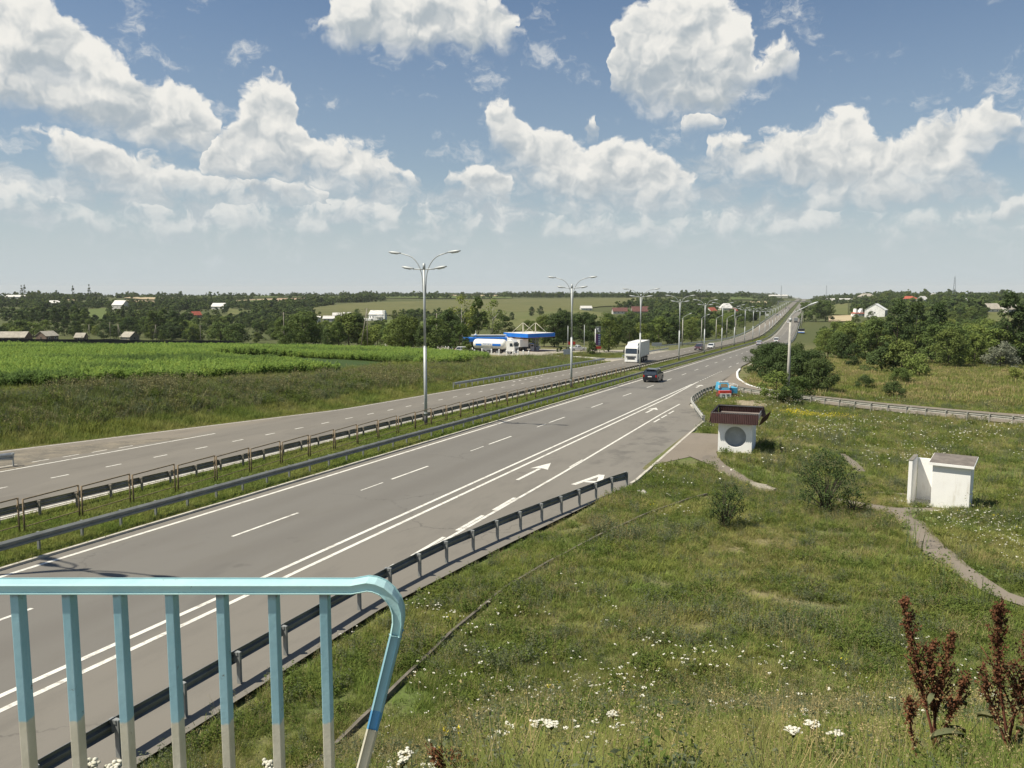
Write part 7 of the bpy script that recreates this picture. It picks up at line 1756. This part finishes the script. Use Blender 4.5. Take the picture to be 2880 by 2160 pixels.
x, y = pick(*ring(42000, 98, 200, 6, 40, rng), lambda x, y: right_ground(x, y) & (x > -11)); sow('far_meadow_grass', x, y, far_grass, [2.4, 2.4, 3.0], .6, 1.1, 'dry olive grass of the far meadow before the wood', 'grass')
# median: thick clover-green turf
yq = rng.uniform(8, 130, 52000) ; yq = 8 + (yq - 8) * np.sqrt(rng.uniform(.05, 1, len(yq))); xq = rng.uniform(-30.45, -25.0, len(yq))
med_grass = [('tuft', tuft(340 + k, 20, .16, .020, .16, 1.1, 'grass_lush')) for k in range(3)] + [('tuft', tuft(345, 14, .26, .012, .14, .6, 'grass'))]
zs_ = zr(yq) - .0
n = len(yq); rot, scl = spread(n, .6, 1.3, .15, rng); gn_scatter('median_grass', np.stack([xq, yq, T(xq, yq)], -1), rot, scl, rng.choice(4, n, p=[.3, .3, .2, .2]), med_grass, 'fresh green turf of the median between the two guardrails', 'grass')
yq = rng.uniform(130, 420, 9000); xq = rng.uniform(-30.4, -25.1, len(yq)); n = len(yq); rot, scl = spread(n, .25, .5, .1, rng)
gn_scatter('far_median_grass', np.stack([xq + cx(yq), yq, T(xq + cx(yq), yq)], -1), rot, scl, rng.integers(0, 2, n), far_grass[:2], 'turf of the median further down the road', 'grass')
# bank left of the road
bank_p = [('weed', tuft(350 + k, 22, .55, .035, .35, .7, ['weed', 'weed_brown', 'grass', 'weed'][k])) for k in range(4)] + [('weed', tuft(356, 12, .8, .02, .25, .4, 'weed_brown', (.8, .05, .06, 6, 0, 'weed_brown'))), ('weed', forb(357, 14, .55, .09, .35, 'forb', 12)), ('weed', forb(358, 14, .6, .08, .35, 'artemisia', 12))]
yq = rng.uniform(-5, 185, 62000); dq = rng.uniform(.15, 17, len(yq)); xq = xleft(yq) - dq; k = (tocam(xq, yq)[0] > -.75 * tocam(xq, yq)[1] - 4) & ~((yq > 157.5) & (yq < 172) & (dq < 30)); yq, xq, dq = yq[k], xq[k], dq[k]
grn = (dq < 3.2 + 1.4 * hash_noise(xq, yq, 6)) | (dq > 12.5)
grn |= rng.uniform(0, 1, len(yq)) < sst(70, 105, yq) * .75
idx = np.where(grn, 2, np.array([0, 1, 3, 4, 2, 5, 6])[drifts(xq, yq, [3, 2, 2.4, 1.2, 1.2, 1.2, 1.0], 3.0, 4.0, (5.0, 1.6))]); n = len(yq); rot, scl = spread(n, .5, 1.15, .15, rng); scl *= (np.where(dq < 1.2, .5, 1.0) * (.45 + .7 * hash_noise(xq, yq, 2.2) + .5 * hash_noise(xq + 5, yq, .8)))[:, None]
gn_scatter('bank_weeds', np.stack([xq, yq, T(xq, yq)], -1), rot, scl, idx, bank_p, 'brown and dull green weeds overgrowing the cutting bank left of the road', 'weeds')
# corn
def corn(seed):
    rng = np.random.default_rng(seed); V = []; F_ = []
    def blade(p, a, L0, up, w):
        base = len(V); d = np.array([math.cos(a), math.sin(a), 0]); sd = np.array([-d[1], d[0], 0])
        for s in range(5):
            t = s / 4; c = p + d * L0 * (t ** .9) * .85 + np.array([0, 0, up * math.sin(t * 2.5) * .55 - .10 * t * t]); wt = w * math.sin(math.pi * (.18 + .82 * t)) + .004
            V.append(c - sd * wt / 2 + np.array([0, 0, wt * .2])); V.append(c + sd * wt / 2 + np.array([0, 0, wt * .2]))
        for s in range(4): F_.append((base + 2 * s, base + 2 * s + 1, base + 2 * s + 3, base + 2 * s + 2))
    for st in range(3):
        o = np.array([rng.uniform(-.35, .35), rng.uniform(-.35, .35), 0]); h = rng.uniform(1.2, 1.6)
        for k in range(9): blade(o + np.array([0, 0, h * (.3 + .7 * k / 9)]), k * 2.4 + rng.uniform(0, 1), rng.uniform(.45, .80), rng.uniform(.35, .75), rng.uniform(.10, .16))
        base = len(V); V.extend([o + np.array([-.015, 0, 0]), o + np.array([.015, 0, 0]), o + np.array([.008, 0, h]), o + np.array([-.008, 0, h])]); F_.append((base, base + 1, base + 2, base + 3))
    return np_mesh('corn_plants', np.array(V), np.array(F_), MAT['corn'])
corn_p = [('corn', corn(400 + k)) for k in range(5)]
fb = [hit(-420, 1128), hit(-200, 1118), hit(0, 1103), hit(200, 1094), hit(420, 1083), hit(640, 1068), hit(830, 1056), hit(1000, 1053), hit(1100, 1048), hit(1250, 1030), hit(1365, 1018), hit(1375, 1012), hit(1350, 1008), hit(1240, 1000), hit(1085, 991), hit(900, 984), hit(760, 983), hit(640, 982), hit(400, 981), hit(0, 981), hit(-300, 981)]
cr = [hit(*p[0]) for p in CROP] + [hit(*p[1]) for p in CROP[::-1]]
P_ = np.array(fb); xq = rng.uniform(P_[:, 0].min(), P_[:, 0].max(), 150000); yq = rng.uniform(P_[:, 1].min(), P_[:, 1].max(), 150000)
k = in_poly_np(fb, xq, yq) & ~in_poly_np(cr, xq, yq); X_, Y_ = tocam(xq, yq); k &= (X_ > -.75 * Y_ - 5); xq, yq = xq[k], yq[k]
r_ = np.hypot(xq, yq); k = rng.uniform(0, 1, len(xq)) < np.clip(1.15 - r_ / 420, .4, 1); xq, yq = xq[k], yq[k]
n = len(xq); rot, scl = spread(n, .56, .80, .08, rng); edge = hash_noise(xq, yq, 25); scl *= (.85 + .25 * edge)[:, None]
gn_scatter('corn_field', np.stack([xq, yq, T(xq, yq)], -1), rot, scl, rng.integers(0, 5, n), corn_p, 'bright yellow-green corn covering the field beyond the road', 'corn')
xq, yq = rng.uniform(P_[:, 0].min(), P_[:, 0].max(), 60000), rng.uniform(P_[:, 1].min(), P_[:, 1].max(), 60000)
# grass between corn, bank and filling station
vp = [hit(1085, 1060), hit(1100, 1052), hit(1260, 1036), hit(1385, 1016), hit(1480, 1006), hit(1560, 1008), hit(1690, 1020), hit(1640, 1030), hit(1400, 1060), hit(1250, 1080), hit(1100, 1095)]
P2 = np.array(vp); xq = rng.uniform(P2[:, 0].min(), P2[:, 0].max(), 26000); yq = rng.uniform(P2[:, 1].min(), P2[:, 1].max(), 26000); k = in_poly_np(vp, xq, yq) & (xq < -41.2); xq, yq = xq[k], yq[k]
sow('station_verge_grass', xq, yq, mid_grass + [bank_p[0]], [3, 3, 2, 1.2, .6, 1, .5, 1, 1.5], .8, 1.7, 'long uneven grass between the corn, the bank and the filling station', 'grass')

# flowers of the meadow: too many to count, and the near ones one by one
fl = [('flower', tuft(500 + k, 3 + k, .40, .005, .16, .25, 'grass', (.95, .014, .020, 8, 1, 'petal'), seg=2)) for k in range(3)]
fm = [('flower', tuft(510 + k, 4, .45, .008, .32, .25, 'grass', (.95, .020, .038, 4, 1, 'petal'), seg=2)) for k in range(3)]
yf = [('flower', tuft(520 + k, 6, .42, .007, .18, .3, 'grass', (.9, .014, .026, 6, 0, 'yellow'), seg=2)) for k in range(2)]
patch = lambda x, y: np.clip((hash_noise(x, y, 3.2) * .6 + hash_noise(x + 40, y, 9.0) * .6 - .56) * 4.0, 0, 1)
x, y = pick(*ring(3000, 4.5, 18, -14, 42, rng), right_ground); sow('near_white_flowers', x, y, fl + yf, [3, 3, 3, .25, .25], .6, 1.1, 'small white yarrow and a few yellow blooms in the near grass', 'flowers', dense=lambda x, y: patch(x, y) * .06)
x, y = pick(*ring(15000, 16, 48, -12, 42, rng), right_ground); sow('white_flowers', x, y, fm + yf, [3, 3, 3, .2, .2], .7, 1.15, 'drifts of small white flowers across the meadow', 'flowers', dense=lambda x, y: patch(x, y) * np.where((x > -2.5) & (y > 29) & (y < 41), .40, .085) * ((x > -8.6) | (hash_noise(x, y, 2) > .7)) * np.where((x < 1) & (y > 44), .15, 1))
x, y = pick(*ring(9000, 42, 96, 2, 40, rng), right_ground); sow('far_white_flowers', x, y, fm, [1, 1, 1], 1.0, 1.7, 'white flowers in the grass towards the slip road', 'flowers', dense=lambda x, y: patch(x, y) * .16)
xq = rng.normal(-1.5, 1.5, 130); yq = rng.normal(75, .9, 130); sow('yellow_flowers', xq, yq, yf, [1, 1], .9, 1.5, 'patch of yellow flowers in the grass beyond the shelter', 'flowers')
# tall dry and bluish weeds standing out of the grass
tw = [('weed', tuft(530, 16, 1.0, .03, .35, .3, 'weed', (.7, .06, .06, 8, 0, 'weed'))), ('weed', tuft(531, 18, .8, .03, .4, .5, 'weed_brown', (.7, .06, .07, 8, 0, 'weed_brown'))), ('weed', tuft(532, 20, .7, .04, .5, .8, 'leaf'))]
tw = [(a, b_) for a, b_ in tw]
for px_, py_, kd, s, lab in ((3.1, 32.5, 0, 1.25, 'dark narrow weed clump beside the path bend'), (1.0, 64.0, 1, 1.1, 'brown weed clump in the grass behind the shelter'), (4.4, 27.2, 0, 1.0, 'grey-green weed stand left of the path near the viewer'), (3.6, 27.8, 0, 1.1, 'bluish weed stand just left of the near path'), (6.2, 40.3, 0, .9, 'bluish weeds at the right foot of the toilet'), (6.9, 40.0, 2, .8, 'leafy weeds right of the toilet'), (9.5, 36.5, 2, 1.1, 'spreading green weeds near the right edge of the meadow'), (11.5, 76.5, 1, 1.1, 'brown dock stand before the slip road guardrail'), (8.0, 74.5, 1, .8, 'small brown weed clump before the slip road guardrail'), (14.5, 88.5, 1, 1.3, 'brown weed clump in the meadow beyond the slip road')):
    o = link(bpy.data.objects.new('weed_clump', tw[kd][1])); o.location = (px_, py_, float(T(px_, py_))); o.scale = (s,) * 3; o.rotation_euler = (0, 0, px_ * 3); tag(o, lab, 'weeds')
# the three shrubs of the meadow
def shrub(name, label, x, y, H, Rr, ncl, per, leaf, seed, mat, nst=7, shape='bush', base=.15, lean=(0, 0)):
    rng = np.random.default_rng(seed); root = empty(name, (x, y, float(T(x, y))), 0, label, 'bush')
    C = []; N = []; b = MB()
    for k in range(ncl):
        a = rng.uniform(0, 6.283); t = rng.uniform(.12, 1); w = (math.sin(math.pi * min(.95, .2 + .7 * t))) if shape == 'bush' else (1 - .5 * t)
        d = Rr * w * math.sqrt(rng.uniform(.05, 1)); c = np.array([d * math.cos(a) + lean[0] * t, d * math.sin(a) + lean[1] * t, base + (H - base) * t])
        if k < nst * 3: b.tube([(rng.normal(0, .05), rng.normal(0, .05), -.1), tuple(c * np.array([.35, .35, .5])), tuple(c), tuple(c * np.array([1.12, 1.12, 1.10]))], [.028, .018, .010, .003], 5)
        m = int(per * rng.uniform(.5, 1.5)); v = rng.normal(size=(m, 3)); r = Rr * rng.uniform(.12, .26)
        C.append(c + v * r * np.array([.55, .55, .7])); N.append(rng.normal(size=(m, 3)) + np.array([0, 0, .6]))
    C = np.concatenate(C); N = np.concatenate(N); k = C[:, 2] > .08; V, F_ = quads(C[k], N[k], leaf * rng.uniform(.6, 1.3, k.sum()), .6, rng)
    link(bpy.data.objects.new('foliage', np_mesh(name + '_foliage', V, F_, mat)), root); b.build('stems', MAT['bark'], root); return root
sx_, sy_ = hit(2322, 1442); shrub('meadow_shrub', 'tallest loose green shrub in the meadow, in front of the path junction', sx_, sy_, 2.6, 1.35, 78, 50, .085, 61, MAT['leaf_dark'], 9, lean=(.1, 0))
sx_, sy_ = hit(2040, 1485); shrub('meadow_shrub', 'smaller upright green shrub left of the tallest one', sx_, sy_, 1.8, .72, 46, 50, .075, 62, MAT['leaf_dark'], 7)
sx_, sy_ = hit(2402, 1440); shrub('meadow_shrub', 'low leafy skirt of shoots at the right of the tallest shrub', sx_, sy_, .8, .7, 18, 50, .07, 63, MAT['leaf_light'], 5)
# yarrow close to the viewer
def yarrow_meshes(seed, H, n):
    rng = np.random.default_rng(seed); st = MB(); V = []; F_ = []; Lf = MB()
    tips = []
    st.tube([(0, 0, -.05), (.01, .0, H * .5), (.0, .015, H * .86)], [.005, .0042, .0035], 5)
    for k in range(n):
        a = rng.uniform(0, 6.28); r = .045 * math.sqrt(rng.uniform(.02, 1)) * (1.4 if k % 3 else .8); tip = np.array([r * math.cos(a), r * math.sin(a) + .01, H + rng.normal(0, .006) - r * r * 2]); tips.append(tip)
        st.tube([(0, .012, H * .84), (tip[0] * .5, tip[1] * .5, H * .93), tuple(tip)], [.0025, .002, .0016], 4)
    hd_ = MB()
    for tp in tips: hd_.dome(tuple(tp), rng.uniform(.013, .020), rng.uniform(.013, .020), rng.uniform(.006, .010), 8, 3)
    C = []; N = []
    for k in range(9):
        z = H * rng.uniform(.1, .7); a = rng.uniform(0, 6.28)
        for q in range(7): C.append([(.02 + .012 * q) * math.cos(a), (.02 + .012 * q) * math.sin(a), z + .01 * q - .0012 * q * q]); N.append(rng.normal(size=3) + np.array([0, 0, 1]))
    V, F_ = quads(np.array(C), np.array(N), np.full(len(C), .03), .5, rng)
    return st.mesh('stem', MAT['stem']), hd_.mesh('flower_head', MAT['petal']), np_mesh('leaves', V, F_, MAT['grass'])
YM = [yarrow_meshes(600 + k, .55 + .08 * k, 22 + 4 * k) for k in range(4)]
def yarrow_at(u, v, dist, label, k=0, group=None, s=1.0):
    """a plant whose flower head stands on the sight line of a spot, at a given distance"""
    d = ray(u, v); d = d / math.hypot(d[0], d[1]); x, y = d[0] * dist, d[1] * dist; z = float(T(x, y)); zh = CAM_H + d[2] * dist
    m = YM[k % 4]; H = .55 + .08 * (k % 4); sz = max(.35, (zh - z)) / H
    root = empty('yarrow', (x, y, z), k * 1.3, label, 'flower', group); root.scale = (s, s, sz)
    for nm, me_ in zip(('stem', 'flower_head', 'leaves'), m):
        o = link(bpy.data.objects.new(nm, me_), root)
        if nm == 'flower_head': pass
    return root
YL = [(1530, 2058, 5.6, 'big white yarrow umbel in a group of three near the bottom centre'), (1512, 2064, 5.6, 'lower left umbel of the yarrow group near the bottom centre'), (1553, 2074, 5.6, 'lower right umbel of the yarrow group near the bottom centre'), (1724, 2004, 6.6, 'single cream yarrow umbel alone in the grass right of centre'),
      (1130, 2138, 5.2, 'white yarrow umbel just right of the railing end'), (1142, 2118, 5.3, 'upper yarrow umbel beside the railing end'), (2290, 2035, 5.4, 'white yarrow umbel right of centre near the dock plants'), (2232, 2068, 5.3, 'cream yarrow umbel left of the right-hand dock plants'), (2344, 2115, 4.9, 'large cream yarrow umbel near the bottom right'),
      (752, 2152, 4.6, 'cream yarrow head behind the railing near its sixth upright'), (250, 2151, 4.6, 'cream yarrow head behind the second upright of the railing'), (322, 2154, 4.6, 'cream yarrow head behind the third upright of the railing')]
for k, (u, v, dd, lab) in enumerate(YL): yarrow_at(u, v, dd, lab, k, None, .8 if k < 10 else .75)
# docks: rust-red seed spikes and big pale leaves
def dock(u, v, dist, spikes, label, seed, nleaf=7):
    rng = np.random.default_rng(seed); d = ray(u, v); d = d / math.hypot(d[0], d[1]); x, y = d[0] * dist, d[1] * dist; root = empty('dock_plant', (x, y, float(T(x, y))), AZ, label, 'plant')
    stm = MB(); C = []; N = []
    for (dx, H, ln, den) in spikes:
        pth = lambda t: np.array([dx * t ** 1.4 + ln * math.sin(t * 3) * .3, .05 * math.sin(t * 4 + dx * 9), H * t])
        stm.tube([tuple(pth(t)) for t in (0, .3, .55, .8, 1)], [.011, .009, .007, .004, .002], 6)
        for k in range(den):
            t = rng.uniform(.38, 1) ** .9; c = pth(t); bl = (1 - t) * .22 + .028; a = rng.uniform(0, 6.28)
            if k % 26 == 0: 
                e = c + np.array([bl * math.cos(a), bl * math.sin(a) * .7, bl * 1.5]); stm.tube([tuple(c), tuple((c + e) / 2 + [0, 0, .01]), tuple(e)], [.004, .003, .0015], 4); br = (c, e)
                for q in range(30): C.append(br[0] + (br[1] - br[0]) * rng.uniform(.15, 1) + rng.normal(0, .010, 3)); N.append(rng.normal(size=3))
            C.append(c + rng.normal(0, 1, 3) * np.array([.014, .014, .015])); N.append(rng.normal(size=3))
    V, F_ = quads(np.array(C), np.array(N), rng.uniform(.011, .022, len(C)), .85, rng)
    stm.build('stem', MAT['rust'], root); link(bpy.data.objects.new('seed_heads', np_mesh('seed_heads', V, F_, MAT['dock'])), root)
    for k in range(nleaf):
        a = rng.uniform(0, 6.28); b = MB(); Lb = rng.uniform(.12, .24); wv = Lb * rng.uniform(.26, .36); z0 = rng.uniform(.08, .5); rows = []
        for s in range(7):
            t = s / 6; w = wv * math.sin(math.pi * (.06 + .92 * t)) * (1 + .12 * math.sin(9 * t)); r = .03 + Lb * t; zz_ = z0 + Lb * (.75 * t - .62 * t * t) ; dd = np.array([math.cos(a), math.sin(a)]); pp = np.array([-dd[1], dd[0]])
            cr_ = [(dd * r + pp * w * q) for q in (-.5, 0, .5)]
            rows.append([(cr_[0][0], cr_[0][1], zz_ + .025), (cr_[1][0], cr_[1][1], zz_), (cr_[2][0], cr_[2][1], zz_ + .025), (cr_[2][0], cr_[2][1], zz_ + .022), (cr_[1][0], cr_[1][1], zz_ - .003), (cr_[0][0], cr_[0][1], zz_ + .022)])
        b.loft(rows, 0, True); b.build('leaf', MAT['dock_leaf'], root)
    return root
dock(2640, 2030, 5.9, [(-.24, 1.16, -.10, 620), (-.08, .92, .05, 420), (.03, .98, -.04, 420), (.12, .72, .03, 300)], 'rust-brown dock plant with two tall seed spikes at lower right', 71)
dock(2850, 2030, 5.6, [(-.12, 1.10, -.06, 560), (.06, .98, .03, 620), (-.20, .70, .02, 240), (.16, .92, .04, 500)], 'rust-brown dock plant cut by the right edge of the view', 72)
dock(2600, 2110, 5.2, [(-.10, .52, -.03, 160)], 'short single-spiked dock in front of the tall one', 73, 2)
dock(1262, 2190, 4.4, [(-.05, .42, .0, 180), (.06, .40, .02, 160)], 'low dark dock tips at the bottom edge right of the railing', 74, 0)

# ---------------------------------------------------------------- summer haze over the whole plain
b = MB(); b.box((0, 1000, -40), (30000, 34000, 240)); hz_o = b.build('haze', None or MAT['white']); hz_o.data.materials.clear()
m = bpy.data.materials.new('haze_air'); m.use_nodes = True; t = m.node_tree; t.nodes.clear()
v = t.nodes.new('ShaderNodeVolumePrincipled'); v.inputs['Color'].default_value = (0.95, 0.98, 0.97, 1); v.inputs['Density'].default_value = 0.00005; v.inputs['Anisotropy'].default_value = 0.0
o = t.nodes.new('ShaderNodeOutputMaterial'); t.links.new(v.outputs[0], o.inputs['Volume']); hz_o.data.materials.append(m)
tag(hz_o, 'thin pale summer haze lying over the whole plain', 'haze', kind='stuff')
